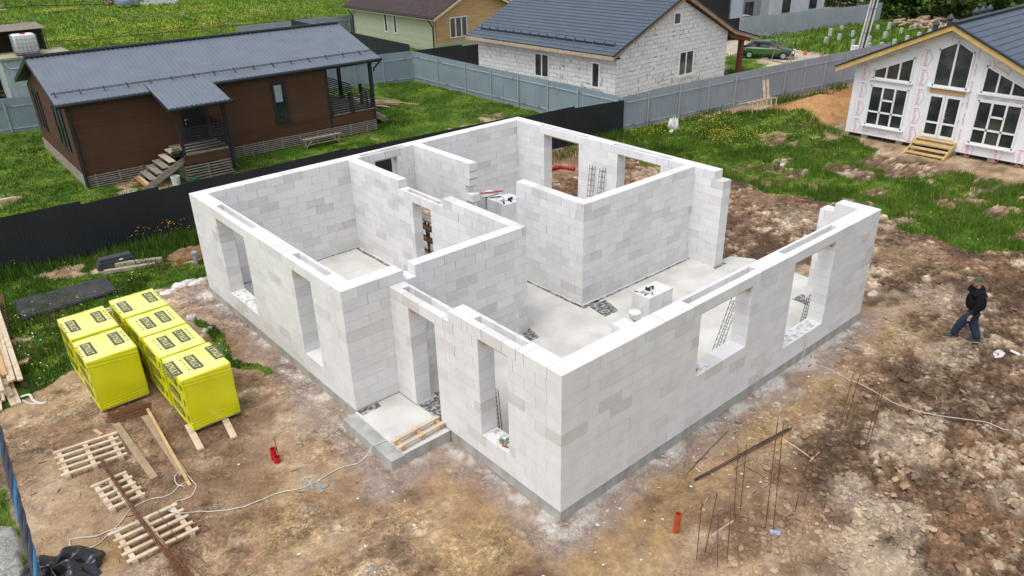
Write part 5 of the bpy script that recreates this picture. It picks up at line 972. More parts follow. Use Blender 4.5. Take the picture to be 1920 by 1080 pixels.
# grey fence running away along the brown house yard
ax = lambda y: GFX(y)
ya = [18.0, 20.9, 23.3, 25.85, 28.4, 31.0, 34.05, 37.1]
T0, T1 = 1.62, 1.72
tz = lambda y: T0+(T1-T0)*(y-18)/19.1
fence('sheet_fence', 'long grey blue sheet fence between the lawn and the block house', (21.65, 17.95), (22.03, 37.1), [(0, 1.3, 1.58, 1.58),(1.3, 9.5, 1.62, 1.66),(9.5, 19.15, 1.66, 1.72)], M_FGREY, [(y-17.95, tz(y)-.10) for y in ya], [(0,19.1,GZ+.28,GZ+.28),(0,19.1,1.30,1.38)], side=1)
dB = Vector((39.8-21.65, 15.5-17.95, 0)); LB = dB.length
fence('sheet_fence', 'grey blue sheet fence with stepped top running right to the white wrapped house', (21.65, 17.95), (44.5, 14.87), [(0,2.3,1.50,1.60),(2.32,5.9,1.62,1.66),(5.92,9.7,1.66,1.72),(9.72,14.0,1.72,1.76),(14.02,18.6,1.76,1.82),(18.62,23.0,1.82,1.9)], M_FGREY2, [(s, 1.42+.012*s) for s in (.1,1.95,4.2,6.4,8.5,10.75,12.7,14.5,16.4,18.45,20.5)], [(0,23,GZ+.25,GZ+.32),(0,23,1.18,1.48)], side=-1)
fence('sheet_fence', 'grey blue sheet fence behind the brown house, at the back of its lawn', (-9.0, 42.9), (22.03, 37.1), [(0,9.0,1.55,1.6),(9.02,26.5,1.6,1.6),(26.52,31.57,1.72,1.72)], M_FGREY, [(s, 1.35) for s in (5.6,7.6,10.2,13,16,19,22,25,27.4,29.4)], [(0,31.5,GZ+.2,GZ+.2),(0,31.5,1.1,1.25)], side=-1)
# black fence between the plots
eb = Vector((BF1[0]-BF0[0], BF1[1]-BF0[1], 0)); LBk = eb.length
zt_at = lambda px, py, s: None
def bf_top(px, py):
    k = ray(px, py); n_ = np.array([-eb.y, eb.x, 0])/LBk; o = np.array([BF0[0], BF0[1], 0]); t = ((o-CAMLOC)@n_)/(k@n_); p = CAMLOC+k*t; return float((p-o)@np.array([eb.x, eb.y, 0])/LBk), float(p[2])
bp_ = [bf_top(*q) for q in ((-5,411),(150,377),(152,383),(296,349.5),(302,356),(358,341),(435,324),(437,327),(560,295),(650,278),(652,281),(980,215),(1008,214),(1078,199),(1080,202),(1158,190))]
zb_ = [q[1] for q in bp_]
print('black fence tops', [(round(a, 1), round(b, 2)) for a, b in bp_])
pan = [(0, bp_[1][0], bp_[0][1], bp_[1][1])]
for i in (2, 4): pan.append((bp_[i-1][0]+.01, bp_[i+1][0], bp_[i][1], bp_[i+1][1]))
pan += [(bp_[5][0], bp_[6][0], bp_[5][1], bp_[6][1]), (bp_[6][0]+.01, bp_[9][0], bp_[7][1], bp_[9][1]), (bp_[9][0]+.01, bp_[11][0], bp_[10][1], bp_[11][1]), (bp_[11][0], bp_[13][0], bp_[12][1], bp_[13][1]), (bp_[13][0]+.01, LBk, bp_[14][1], bp_[15][1])]
fence('sheet_fence', 'low black sheet fence running behind the new block house', BF0, BF1, pan, M_FBLACK, [(s, 1.25) for s in np.arange(1, LBk, 2.5)], [(0, LBk, .1, .1)], side=1, zb=GZ-.15)
a_ = PX(545, 37, 22.9); b_ = PX(772.5, 84, 22.15)
fence('sheet_fence', 'black sheet fence in front of the pale green house wall', (22.12, 37.4), (22.9, a_[1]), [(0, a_[1]-37.4, b_[2], a_[2])], M_FBLACK)
c_ = PY(788, 95, 37.5); d_ = PY(895, 86, 36.4)
fence('sheet_fence', 'black sheet fence between the timber house and the block house', (22.2, 37.7), (33.0, 36.2), [(0,4.2,PY(832,88.5,37.3)[2],PY(832,88.5,37.3)[2]+.04),(4.22,7.6,PY(884,84,36.9)[2]-.04,PY(884,84,36.9)[2]),(7.62,10.9,d_[2],d_[2])], M_FBLACK)
g0, g1 = Vector(G(1388, 74)), Vector(G(1658, 38)); ed = (g1-g0).normalized(); LD = (g1-g0).length
def dt(px, py):
    k = ray(px, py); n_ = np.array([-ed.y, ed.x, 0]); o = np.array(g0); t = ((o-CAMLOC)@n_)/(k@n_); p = CAMLOC+k*t; return float((p-o)@np.array(ed)), float(p[2])
D_ = [dt(*q) for q in ((1388,33),(1453,26),(1455,28),(1554,14),(1556,16),(1572,12.6),(1575,15),(1655,4))]
fence('sheet_fence', 'far dull grey sheet fence in front of the grey rendered building', g0[:2], g1[:2], [(D_[0][0],D_[1][0],D_[0][1],D_[1][1]),(D_[2][0],D_[3][0],D_[2][1],D_[3][1]),(D_[4][0],D_[5][0],D_[4][1],D_[5][1]),(D_[6][0],D_[7][0],D_[6][1],D_[7][1])], M_FGREY2, per=.22, dep=.03)
e0 = dt(1358, 31); fence('sheet_fence', 'short black end of the far fence beside the grey building', tuple(g0+ed*(D_[0][0]-7))[:2], tuple(g0+ed*D_[0][0])[:2], [(0,6.98,D_[0][1]-.05,D_[0][1])], M_FBLACK, per=.22, dep=.03)
# meadow post fences
def wirefence(name, label, pts, h, r, mt, rail=True, hr=.7):
    o = Vector(pts[0]); root = thing(name, label, 'fence', pts[0])
    for p in pts: m = MB(); q = Vector(p)-o; m.tube([q, q+Vector((0,0,h))], r, 5); m.build('post', mt, root)
    if rail:
        for a, b in zip(pts[:-1], pts[1:]): m = MB(); m.beam(Vector(a)-o+Vector((0,0,hr)), Vector(b)-o+Vector((0,0,hr)), r*1.2, r*1.6); m.build('rail', mt, root)
wirefence('post_fence', 'rusty post and rail fence crossing the meadow behind the brown house', [G(30,98), G(92,93), G(182,89), G(264,80), G(341,73), G(416,65), G(481,58), G(543,52), G(585,47)], 1.75, .035, M_RUST, True, .72)
wirefence('post_fence', 'thin dark post fence at the top of the meadow', [G(-30,22), G(13,17.5), G(60,13.5), G(107,13), G(152,12), G(196,11), G(240,9)], 2.6, .06, M_DSTEEL, True, .2)
# ------------------------------------------------------------------ roofs
def ribroof(nm, mt, parent, x0, x1, ya_, za_, yb_, zb2, per=.205, h=.03, th=.02):
    m = MB(); n = int(round((x1-x0)/per)); prof = []
    for i in range(n+1):
        for u, o in ((0,0),(.68,0),(.74,h),(.94,h)):
            x = x0+(i+u)*(x1-x0)/(n+.0)
            if x <= x1+1e-6: prof.append((x, o))
    vs = []
    for x, o in prof: vs += [(x, ya_, za_+o), (x, yb_, zb2+o)]
    c = len(prof); m.add(vs, [(2*i, 2*i+2, 2*i+3, 2*i+1) for i in range(c-1)]); m.build(nm, mt, parent)
def tileroof(nm, mt, parent, x0, x1, ya_, za_, yb_, zb2, per=.19, step=.35, rs=5):
    L_ = math.hypot(yb_-ya_, zb2-za_); ns = int(L_/step); nx = int((x1-x0)/per*6); X = np.linspace(x0, x1, nx); rows = []
    for i in range(ns+1):
        for u, o in ((0., .030), (.06, .030), (.5, .015), (.999, .0)):
            t = (i+u)*step/L_
            if t <= 1: rows.append((t, o))
    ey, ez = (yb_-ya_)/L_, (zb2-za_)/L_; ny_, nz_ = (-ez, ey) if ey > 0 else (ez, -ey)
    Tt = np.array([r_[0] for r_ in rows]); O = np.array([r_[1] for r_ in rows]); XX_, TT_ = np.meshgrid(X, Tt, indexing='ij'); OO = np.broadcast_to(O, XX_.shape)+.016*np.cos(2*pi*XX_/per)
    Yv = ya_+(yb_-ya_)*TT_+ny_*OO; Zv = za_+(zb2-za_)*TT_+nz_*OO
    o = grid_object(nm, XX_, Yv, Zv, np.ones(XX_.shape+(3,)), mt); o.data.polygons.foreach_set('use_smooth', np.zeros(len(o.data.polygons), bool)); o.parent = parent; return o
M_ROOFA = mat('anthracite_ribbed_roof', (.155,.18,.215), (.135,.157,.19), sc=1.2, rough=.34, spec=.5)
M_ROOFB = mat('slate_blue_tile_roof', (.085,.112,.145), (.075,.10,.13), sc=1.2, rough=.34, spec=.5)
M_TRIM = mat('anthracite_trim', (.022,.026,.031), (.03,.034,.04), sc=4, rough=.5)
M_BROWN = mat('brown_siding', (.104,.051,.029), (.09,.044,.025), sc=2, rough=.75, stretch=(.4,.4,1), lines=(2,.19,.62,.07), spec=.2)
M_GREEN = mat('pale_green_siding', (.45,.475,.34), (.41,.435,.31), sc=2, rough=.7, lines=(2,.145,.72,.10))
M_WOODS = mat('honey_timber_siding', (.60,.40,.20), (.48,.30,.14), sc=3, rough=.65, stretch=(.3,.3,3), lines=(2,.145,.62,.08))
M_GL = glass('window_glass'); M_WF = mat('white_frame', (.80,.80,.80), (.76,.76,.76), sc=2, rough=.35)
M_SHINGLE = mat('dark_shingles', (.045,.03,.03), (.075,.052,.052), sc=5, rough=.9, bump=.5, bsc=20, lines=(2,.13,.6,.12))
def win(root, o, ux, w_, h_, nrm, bars=(), hb=(), fr=.055, mt=None, sill=False, panes=1, depth=.05, fr2=None):
    """window frame + pane on a wall plane; o lower left corner, ux along the wall, nrm outwards"""
    o = Vector(o); ux = Vector(ux); nrm = Vector(nrm); uz = Vector((0,0,1)); m = MB(); mt = mt or M_WF
    def bar(a, b, c, d): 
        p = [o+ux*a+uz*c, o+ux*b+uz*c, o+ux*b+uz*d, o+ux*a+uz*d]; m.prism([q-nrm*.02 for q in p], tuple(nrm*(depth+.02)))
    bar(0, w_, 0, fr); bar(0, w_, h_-fr, h_); bar(0, fr, fr, h_-fr); bar(w_-fr, w_, fr, h_-fr)
    for x in bars: bar(x-fr*.6, x+fr*.6, fr, h_-fr)
    for x0, x1, z in hb: bar(x0+.0, x1-.0, z-fr*.5, z+fr*.5)
    if sill: 
        p = [o+ux*-.1-uz*.05, o+ux*(w_+.1)-uz*.05, o+ux*(w_+.1)-uz*.015, o+ux*-.1-uz*.015]; m.prism([q for q in p], tuple(nrm*.16))
    f = m.build('window', mt, root); g = MB(); p = [o+ux*fr*.5+uz*fr*.5, o+ux*(w_-fr*.5)+uz*fr*.5, o+ux*(w_-fr*.5)+uz*(h_-fr*.5), o+ux*fr*.5+uz*(h_-fr*.5)]; g.prism([q+nrm*.004 for q in p], tuple(nrm*.012)); g.build('pane', M_GL, f); return f
# ------------------------------------------------------------------ brown house
H = thing('brown_house', 'long single storey house with brown siding, dark ribbed roof and two porches', 'house', (-1.141, 27.762, 0), -.025)
L1, D1, he, hr_, ry, tx = 14.2, 8.85, 3.44, 4.80, 4.08, 11.64
sk = .33
ze = he-.10
m = MB(); m.prism([(0,0,sk),(0,D1,sk),(0,D1,2.95),(0,ry,hr_-.14),(0,0,ze-.02)], (tx,0,0)); m.build('wall', M_BROWN, H)
m = MB(); m.box(tx+.0, L1-.02, .02, 2.6, .62, .90); m.box(tx-.01, L1, -.012, .02, .36, .88); m.box(L1-.03,L1,.0,2.6,.36,.88); m.build('terrace_apron', M_BROWN, H)
m = MB(); m.box(tx+.01, L1+.02, -.03, 2.65, .905, .94); m.build('terrace_deck', M_GREYT, H)
m = MB(); m.box(tx+.01, L1-.0, 2.66, D1-.1, sk, .9); m.build('terrace_floor', M_GREYT, H)
for y0 in (0,):
    m = MB()
    for x in (0, tx+.0): m.box(x-.05, x+.06, -.035, .06, GZ+.1 if x == 0 else .3, ze)
    m.box(-.05,.03,-.03,D1*0+.07,sk,ze); m.build('corner_trim', M_TRIM, H)
m = MB()
for (xa, xb, y, top) in ((-.01, 3.52, 0, sk+.02),(5.62, L1, 0, .36)):
    for k in range(6):
        z = GZ+.04+k*(top-GZ-.04)/6; m.box(xa, xb, y-.03, y-.005, z, z+.05)
    for x in np.arange(xa+.4, xb, .95): m.box(x-.025, x+.025, y-.045, y-.031, GZ, top)
for k in range(6): z = GZ+.04+k*(sk-GZ)/6; m.box(-.03, -.005, 0, D1, z, z+.05); m.box(L1+.005, L1+.03, 0, 2.6, z, z+.05)
m.build('skirting_slats', M_GREYT, H)
m = MB(); m.box(.06, L1-.1, .10, D1-.1, GZ-.1, sk-.01); m.build('underfloor_shade', M_BLACK, H)  # solid black block stands for the shade behind the slats
m = MB(); m.prism([(-.39,-.25,he-.05),(-.39,ry,hr_-.05),(-.39,D1+.38,he-.30),(-.39,D1+.38,he-.38),(-.39,ry,hr_-.13),(-.39,-.25,he-.13)], (L1+.83,0,0)); m.build('roof_underlay', M_TRIM, H)
ribroof('roof', M_ROOFA, H, -.406, L1+.46, -.27, he, ry, hr_); ribroof('roof', M_ROOFA, H, -.406, L1+.46, D1+.4, he-.25, ry, hr_)
m = MB(); m.prism([(-.42,-.27,he-.16),(-.42,-.27,he+.0),(-.42,ry,hr_+.0),(-.42,D1+.4,he-.25),(-.42,D1+.4,he-.43),(-.42,ry,hr_-.2)], (.035,0,0)); m.prism([(L1+.44,-.27,he-.16),(L1+.44,-.27,he),(L1+.44,ry,hr_),(L1+.44,ry,hr_-.2)], (.035,0,0)); m.build('barge_board', M_TRIM, H)
m = MB(); m.beam((-.42,ry-.07,hr_+.035),(L1+.48,ry-.07,hr_+.035), .24, .03); m.beam((-.42,ry,hr_+.055),(L1+.48,ry,hr_+.055), .12, .05); m.build('ridge_cap', M_TRIM, H)
m = MB(); m.tube([(-.42,-.33,he-.05),(3.25,-.33,he-.05)], .075, 10); m.tube([(5.95,-.33,he-.05),(L1+.5,-.33,he-.05)], .075, 10); m.box(-.4, L1+.44, -.27, -.2, he-.17, he-.03); m.build('gutter', M_TRIM, H)
m = MB(); m.box(-.4, L1+.4, -.26, .0, he-.15, he-.12); m.build('soffit', M_TRIM, H)
m = MB(); m.tube([(-.05,-.32,he-.12),(.02,-.09,he-.35),(.02,-.09,.2),(.0,-.09,GZ+.1)], .05, 8); m.build('downpipe', M_TRIM, H); m = MB(); m.tube([(L1+.42,-.33,he-.1),(L1+.1,-.12,he-.5),(L1+.1,-.12,he-.62)], .045, 8); m.build('downpipe', M_TRIM, H)
m = MB()
for i in range(17):
    x = -.2+i*.935; y = .42; z = he+(y+.27)*(hr_-he)/(ry+.27)
    m.beam((x,y-.16,z+.0),(x,y+.02,z+.17), .03, .05)
m.tube([(-.35,.38,he+.31),(L1+.4,.38,he+.31)], .014, 5); m.tube([(-.35,.36,he+.36),(L1+.4,.36,he+.36)], .014, 5); m.build('snow_guard', M_TRIM, H)
win(H, (8.74,-.012,1.13), (1,0,0), .71, 1.88, (0,-1,0), fr=.10, mt=M_TRIM, depth=.06)
m = MB(); m.box(8.86,9.22,-.052,-.045,2.05,2.85); m.build('blind', M_GALV, H); m = MB(); m.box(8.68,9.5,-.14,-.01,1.09,1.13); m.build('window_sill', M_TRIM, H)
for y0, y1 in ((1.3,3.1),(6.1,7.65)): win(H, (.012*-1,y1,1.1), (0,-1,0), y1-y0, 1.86, (-1,0,0), bars=((y1-y0)/2,), fr=.09, mt=M_TRIM, depth=.05)
# entrance porch
pz, px0, px1, pd = .96, 3.58, 5.62, 2.1
m = MB(); m.box(px0, px1, -pd, -.05, pz-.045, pz); m.build('porch_deck', M_GREYT, H)
m = MB(); m.box(px0, px1, -pd-.012, -pd+.02, .5, pz-.05); m.box(px1-.02, px1+.012, -pd, -.05, .5, pz-.05); m.build('porch_apron', M_BROWN, H)
m = MB()
for k in range(6): z = GZ+.05+k*.12; m.box(px0, px1, -pd-.03, -pd-.005, z, z+.05); m.box(px1+.005, px1+.03, -pd, -.05, z, z+.05); m.box(px0-.03, px0-.005, -pd, -.9, z, z+.05)
m.box(px0+.9,px0+.95,-pd-.045,-pd-.031,GZ,.45); m.build('porch_slats', M_GREYT, H)
for x in (px0+.04, px1-.02):
    m = MB(); m.box(x-.06, x+.06, -pd-.05, -pd+.07, (pz if x < 4 else GZ+.2), 2.98); m.build('porch_post', M_TRIM, H)
m = MB(); m.tube([(px1+.12,-pd-.05,2.95),(px1+.06,-pd-.13,2.75),(px1+.06,-pd-.13,.2),(px1+.2,-pd-.3,-.05)], .04, 8); m.build('downpipe', M_TRIM, H)
m = MB()
for k in range(8): z = pz+.08+k*.125; m.box(px0+.1, px1-.08, -pd-.005, -pd+.03, z, z+.055); m.box(px1-.04, px1-.01, -pd+.08, -.06, z, z+.055)
m.box(px0+.1, px1-.05, -pd-.02, -pd+.05, pz+1.08, pz+1.12); m.build('porch_railing', M_TRIM, H)
hc = 3.04; sl2 = (3.52-hc)/2.13
ribroof('porch_roof', M_ROOFA, H, 3.28, 5.90, -2.4, hc, .45, hc+sl2*2.85+.02)
m = MB(); m.prism([(3.26,-2.42,hc-.14),(3.26,-2.42,hc+.01),(3.26,.3,hc+sl2*2.72),(3.26,.3,hc+sl2*2.72-.14)], (.03,0,0)); m.prism([(5.90,-2.42,hc-.14),(5.90,-2.42,hc+.01),(5.90,.3,hc+sl2*2.72),(5.90,.3,hc+sl2*2.72-.14)], (.03,0,0)); m.tube([(3.26,-2.47,hc-.05),(5.98,-2.47,hc-.05)], .06, 10); m.box(3.3,5.9,-2.40,-2.36,hc-.15,hc-.02); m.build('porch_gutter', M_TRIM, H)
dr = MB(); dr.box(4.42, 5.42, -.05, -.012, pz+.0, pz+2.05); do = dr.build('door', M_BLACK, H); m = MB(); m.box(4.50,4.56,-.08,-.051,pz+.95,pz+1.0); m.box(4.50,4.62,-.09,-.075,pz+1.0,pz+1.03); m.box(4.50,4.55,-.07,-.051,pz+.80,pz+.86); m.box(4.47,4.52,-.07,-.051,pz+1.78,pz+1.85); m.build('door_handle', M_GALV, do)
# stairs down to the left
st = 6
for i in range(st):
    x1 = px0-.0-.30*i; z = pz-.02-(pz-GZ-.06)*(i+.0)/st*1.0
    for j in range(2): m = MB(); m.box(x1-.30+.145*j+.0, x1-.30+.145*j+.135, -1.93, -.38, z-.04, z); m.build('tread', (M_ORNG if (i == st-1 and j == 0) else M_PALE if random.random() < .5 else M_GREYT), H)
for y in (-1.95, -.36): m = MB(); m.beam((px0+.05, y, pz-.22), (px0-1.85, y, GZ+.0), .045, .26, up=(0,0,1)); m.build('stair_stringer', M_GREYT, H)
# terrace on the right end
for x, y in ((L1-.02,.06),(L1-.02,3.6),(L1-.02,D1-.3),(tx+.15,D1-.3)):
    m = MB(); m.box(x-.09, x+.07, y-.08, y+.08, .9 if y > 1 else .1, he-.12 if y < 1 else (hr_-.35 if y < 5 else 3.0)); m.build('terrace_post', M_TRIM, H)
m = MB()
for (a, b_) in (((tx+.12,.0),(12.78,.0)),((12.98,.0),(L1-.1,.0)),((L1-.03,.15),(L1-.03,1.25)),((tx+.2,D1-.3),(L1-.1,D1-.3)),((L1-.03,2.3),(L1-.03,D1-.4))):
    for k in range(8): z = 1.0+k*.115; m.beam((a[0],a[1],z),(b_[0],b_[1],z), .03, .06)
m.box(12.78,12.98,-.06,.06,.9,1.95); m.box(tx+.06,tx+.14,-.05,.05,.9,1.9); m.box(L1-.1,L1+.04,1.25,1.35,.9,2.0); m.build('terrace_railing', M_TRIM, H)
m = MB()
for k in range(4): m.box(L1+.05+.32*k, L1+.40+.32*k, 1.2, 2.2, .68-.23*k, .72-.23*k); 
m.beam((L1,1.2,.62),(L1+1.45,1.2,-.28), .04, .24); m.beam((L1,2.2,.62),(L1+1.45,2.2,-.28), .04, .24); m.build('terrace_steps', M_GREYT, H)
def HL(x, y, z=GZ): return (-1.141+cos(-.025)*x-sin(-.025)*y, 27.762+sin(-.025)*x+cos(-.025)*y, z)
bn = thing('garden_bench', 'grey plank trestle bench against the slatted skirting of the brown house', 'bench', HL(9.6,-.75), -.045); m = MB(); m.box(0,2.05,-.14,.14,.42,.47); m.build('seat', M_GREYT, bn)
for x in (.1, 1.9):
    m = MB(); m.beam((x,-.12,0),(x,-.1,.42),.06,.05); m.beam((x,.12,0),(x,.1,.42),.06,.05); m.beam((x,-.12,.02),(x+(.35 if x < 1 else -.35),-.1,.4),.06,.05); m.build('leg', M_GREYT, bn)
m = MB(); m.box(.2,1.9,-.16,-.13,.18,.22); m.build('stretcher', M_GREYT, bn)
bucket('bucket', 'white paint bucket under the porch stairs of the brown house', HL(3.05,-2.05), .19, .40, lid=False)
pl = thing('planter', 'black oval planter of herbs on the top porch stair', 'planter', HL(3.35,-1.95,.95)); m = MB(); m.lathe((0,0,0), [(.18,0),(.25,.16),(.23,.16),(.2,.1),(0,.1)], 16); m.build('pot', M_BLACK, pl); 
def leaf_ball(name, mt, parent, c, r, n, size, cb, cl, seed, sq=.7):
    rr_ = np.random.RandomState(seed); v = rr_.normal(size=(n,3)); v /= np.linalg.norm(v, axis=1)[:, None]; p = v*(rr_.uniform(.2, 1, (n,1))**.5)*r; p[:, 2] *= sq; p += np.array(c)
    V = np.zeros((n,4,3), np.float32); a = rr_.normal(size=(n,3)); a /= np.linalg.norm(a, axis=1)[:, None]; b = np.cross(a, v+.3*rr_.normal(size=(n,3))); b /= np.linalg.norm(b, axis=1)[:, None]+1e-6; s = size*rr_.uniform(.5,1.4,(n,1))
    V[:,0] = p-a*s; V[:,1] = p-b*s*.6; V[:,2] = p+a*s; V[:,3] = p+b*s*.6; t = rr_.uniform(0,1,(n,1)); col = np.array(cb)*(1-t)+np.array(cl)*t
    o = tri_object(name, V, col, mt, None, None, 4); o.parent = parent; return o
leaf_ball('herbs', M_LEAF, pl, (0,0,.2), .2, 160, .04, (.05,.10,.02), (.14,.22,.04), 3)
gc = thing('watering_can', 'dark green watering can in the weeds by the porch', 'watering can', HL(3.75,-2.35)); m = MB(); m.lathe((0,0,0), [(0,0),(.13,0),(.13,.22),(.09,.27),(.05,.27)], 14); m.build('body', mat('green_plastic', (.02,.09,.05), rough=.4), gc); m = MB(); m.tube([(.1,0,.05),(.3,0,.26)], [.025,.015], 8); m.tube(spline([(-.1,0,.05),(-.2,0,.18),(-.05,0,.3)], 4), .012, 6); m.build('spout', mat('green_spout', (.02,.09,.05), rough=.4), gc)
plank('concrete_curb', 'pale concrete kerb lying in front of the porch slats', HL(3.85,-2.75), HL(5.0,-2.6), .16, .10, M_STONE, None, 'kerb')
for i, (a, b_) in enumerate(((2.35,-2.6),(1.2,-1.5),(.8,-2.1),(3.1,-2.8),(1.9,-2.9))): lump('paving_slab', ['cracked paving slab left of the white paint bucket','paving slab at the foot of the porch stairs','paving slab left of the stair foot','paving slab under the stair stringer','paving slab nearest the black fence by the stairs'][i], 'paving slab', HL(a, b_), .42, .30, .05, M_STONE, 60+i, cr=.2)
m = MB(); m.lathe((0,0,0), [(0,0),(.09,0),(.12,.22),(.1,.22),(0,.2)], 12); tag(m.build('flower_pot', M_BLACK, loc=HL(13.1,4.2,GZ+.55)), 'black pot seen between the terrace posts', 'pot')
# planks dumped on the lawn by the terrace
for i in range(17):
    a = HL(15.6+random.uniform(-.5,.9), 5.6+random.uniform(-.8,.8), GZ+.35+random.uniform(0,.35)); ang = random.uniform(-1.0,-.25); ln = random.uniform(1.6,3.2); b_ = (a[0]+ln*cos(ang), a[1]+ln*sin(ang)*.9, GZ+.03)
    plank('plank', 'loose plank in the fan shaped heap beside the terrace', a, b_, random.uniform(.07,.13), .03, M_PALE if i % 3 else M_TIMB, 'planks heaped on the lawn by the terrace')
m = MB(); m.box(-.35,.35,-.03,.03,0,1.0); f_ = thing('door_leaf', 'old white framed panel leaning on the fence behind the terrace', 'panel', HL(14.1,8.9), .1); m.build('frame', M_WHITE, f_); m = MB(); m.box(-.26,.26,-.04,-.031,.1,.9); m.build('panel', M_GREYT, f_)
# ------------------------------------------------------------------ sheds and tank at the left edge
yT = 44.6; tb_ = PY(33, 106, yT); tr_ = PY(77, 101, yT); zT = tb_[2]; wT = tr_[0]-tb_[0]
shd = thing('shed', 'pale concrete tank shed with blue door edge behind the brown house', 'shed', (tb_[0]-.9, yT-.1, GZ)); hs2 = zT-GZ
m = MB(); m.box(0, 1.9, 0, 2.2, 0, hs2-.12); m.build('wall', mat('pale_panel', (.42,.47,.48), (.34,.38,.38), sc=3, rough=.7), shd); m = MB(); m.box(-.1, 3.6, -.15, 2.3, hs2-.115, hs2); m.build('roof', mat('roof_board', (.42,.40,.28), (.30,.28,.19), sc=3), shd)
m = MB(); m.box(1.1,1.2,-.03,-.002,0,hs2-.2); m.box(1.55,1.62,-.03,-.002,0,hs2-.2); m.build('door_edge', mat('blue_paint', (.05,.22,.38), (.04,.16,.3)), shd)
m = MB(); q_ = [(.15,-.05,hs2-.25),(.35,-.05,hs2-.6),(.95,-.05,hs2-.6),(1.0,-.05,hs2-.45)]; m.tube(q_, .03, 6); m.build('bracket', M_WHITE, shd)
ib = thing('water_tank', 'white plastic water tank in a steel grid cage with red lid', 'water tank', (tb_[0], yT, zT), -.05); m = MB(); sx, sy, sz = wT, 1.15, 1.12
def rbox(m_, x0, x1, y0, y1, z0, z1, r):
    n = 5; vs = []; rows = [(z0, r), (z0+r, 0), (z1-r, 0), (z1-r*.3, r*.3), (z1, r)]
    ring = lambda ins: [((x0+ins+r if cx < 0 else x1-ins-r)+r*cos(a)*1, (y0+ins+r if cy < 0 else y1-ins-r)+r*sin(a)) for cx, cy, a0 in ((1,1,0),(-1,1,pi/2),(-1,-1,pi),(1,-1,1.5*pi)) for a in [a0+pi/2*k/n for k in range(n+1)]]
    for z, ins in rows: vs += [(x, y, z) for x, y in ring(ins)]
    c = 4*(n+1); m_.add(vs, [(i*c+j, i*c+(j+1) % c, (i+1)*c+(j+1) % c, (i+1)*c+j) for i in range(len(rows)-1) for j in range(c)]+[tuple(range(c))[::-1], tuple((len(rows)-1)*c+j for j in range(c))])
rbox(m, .04, sx-.04, .04, sy-.04, .1, sz, .09); m.build('tank', M_WHITE, ib, smooth=True); m = MB()
for k in range(7):
    x = sx*k/6; m.tube([(x,0,.08),(x,0,sz-.02)], .011, 5); m.tube([(x,sy,.08),(x,sy,sz-.02)], .011, 5)
for k in range(6):
    y = sy*k/5; m.tube([(0,y,.08),(0,y,sz-.02)], .011, 5); m.tube([(sx,y,.08),(sx,y,sz-.02)], .011, 5)
for k in range(6): z = .1+(sz-.14)*k/5; m.tube([(0,0,z),(sx,0,z),(sx,sy,z),(0,sy,z),(0,0,z)], .012, 5)
m.build('cage', M_GALV, ib); m = MB(); m.lathe((sx*.5, sy*.4, sz), [(.14,-.01),(.14,.05),(0,.06)], 14); m.build('lid', M_RED, ib); m = MB(); m.box(0,sx,0,sy,0,.09); m.build('base', M_DSTEEL, ib)
wq = PY(-40, 75, 47); sh2 = thing('woodshed', 'open dark woodshed with a grey plank roof at the left edge', 'shed', (wq[0], 47.3, GZ)); zr_ = PY(0, 50, 47.3)[2]; zf_ = PY(0, 60, 46.2)[2]
m = MB()
for i in range(9): m.box(-2.0, 3.4, -1.2+i*.28+.0, -1.2+i*.28+.26, zf_-GZ+(zr_-zf_)*i/9*.7-.01*i % .02, zf_-GZ+(zr_-zf_)*i/9*.7+.03)
m.build('roof', M_GREYT, sh2); m = MB(); m.box(-2, 3.2, 1.4, 1.5, 0, zf_-GZ-.05); m.box(3.1,3.2,-1,1.5,0,zf_-GZ-.05); m.build('wall', mat('dark_boards', (.035,.028,.022), (.06,.045,.035), sc=5), sh2)
m = MB()
for i in range(60): z = random.uniform(0, 1.5); x = random.uniform(-1.5, 2.6); m.beam((x,-.9+random.uniform(-.2,.4),z),(x+random.uniform(.5,1.2),-.9+random.uniform(-.2,.4),z+random.uniform(-.05,.1)), .09, .07)
m.build('stacked_offcuts', mat('brown_offcuts', (.20,.12,.07), (.11,.06,.035), sc=4), sh2)
# debris by the far meadow fence
dbq = G(222, 8); dbs = thing('debris_heap', 'heap of firewood under blue tarpaulin in the far meadow', 'debris heap', dbq); m = MB()
for i in range(50): x = random.uniform(-1.8,1.2); m.beam((x,random.uniform(-1,1),random.uniform(.1,.8)),(x+random.uniform(.5,1.3),random.uniform(-1,1),random.uniform(.1,.8)), .14, .12)
m.build('firewood', mat('firewood', (.34,.24,.17), (.2,.13,.09), sc=2), dbs)
lump('tarpaulin', 'blue grey tarpaulin on the far firewood heap', 'tarpaulin', G(238, 7, .2), 1.5, 1.2, .9, mat('blue_tarp', (.10,.17,.24), (.2,.25,.29), sc=1.2, rough=.5), 71); 
q = G(262, 10); m = MB(); m.box(0,4.6,-.1,.1,0,.35); m.box(4.4,4.6,0,3,0,.35); m.box(0,4.6,3,3.2,0,.35); tag(m.build('curb_frame', mat('white_kerb', (.6,.6,.58)), loc=q, rz=-.5), 'white concrete frame beside the far firewood heap', 'kerb')
plank('concrete_slab', 'pale slab lying by the far meadow fence', G(140, 1), G(175, 0), 1.5, .1, M_STONE, None, 'slab')
plank('concrete_slab', 'flat concrete slab at the top left corner of the meadow', G(-10, 21), G(12, 19), 1.2, .15, M_STONE, None, 'slab')
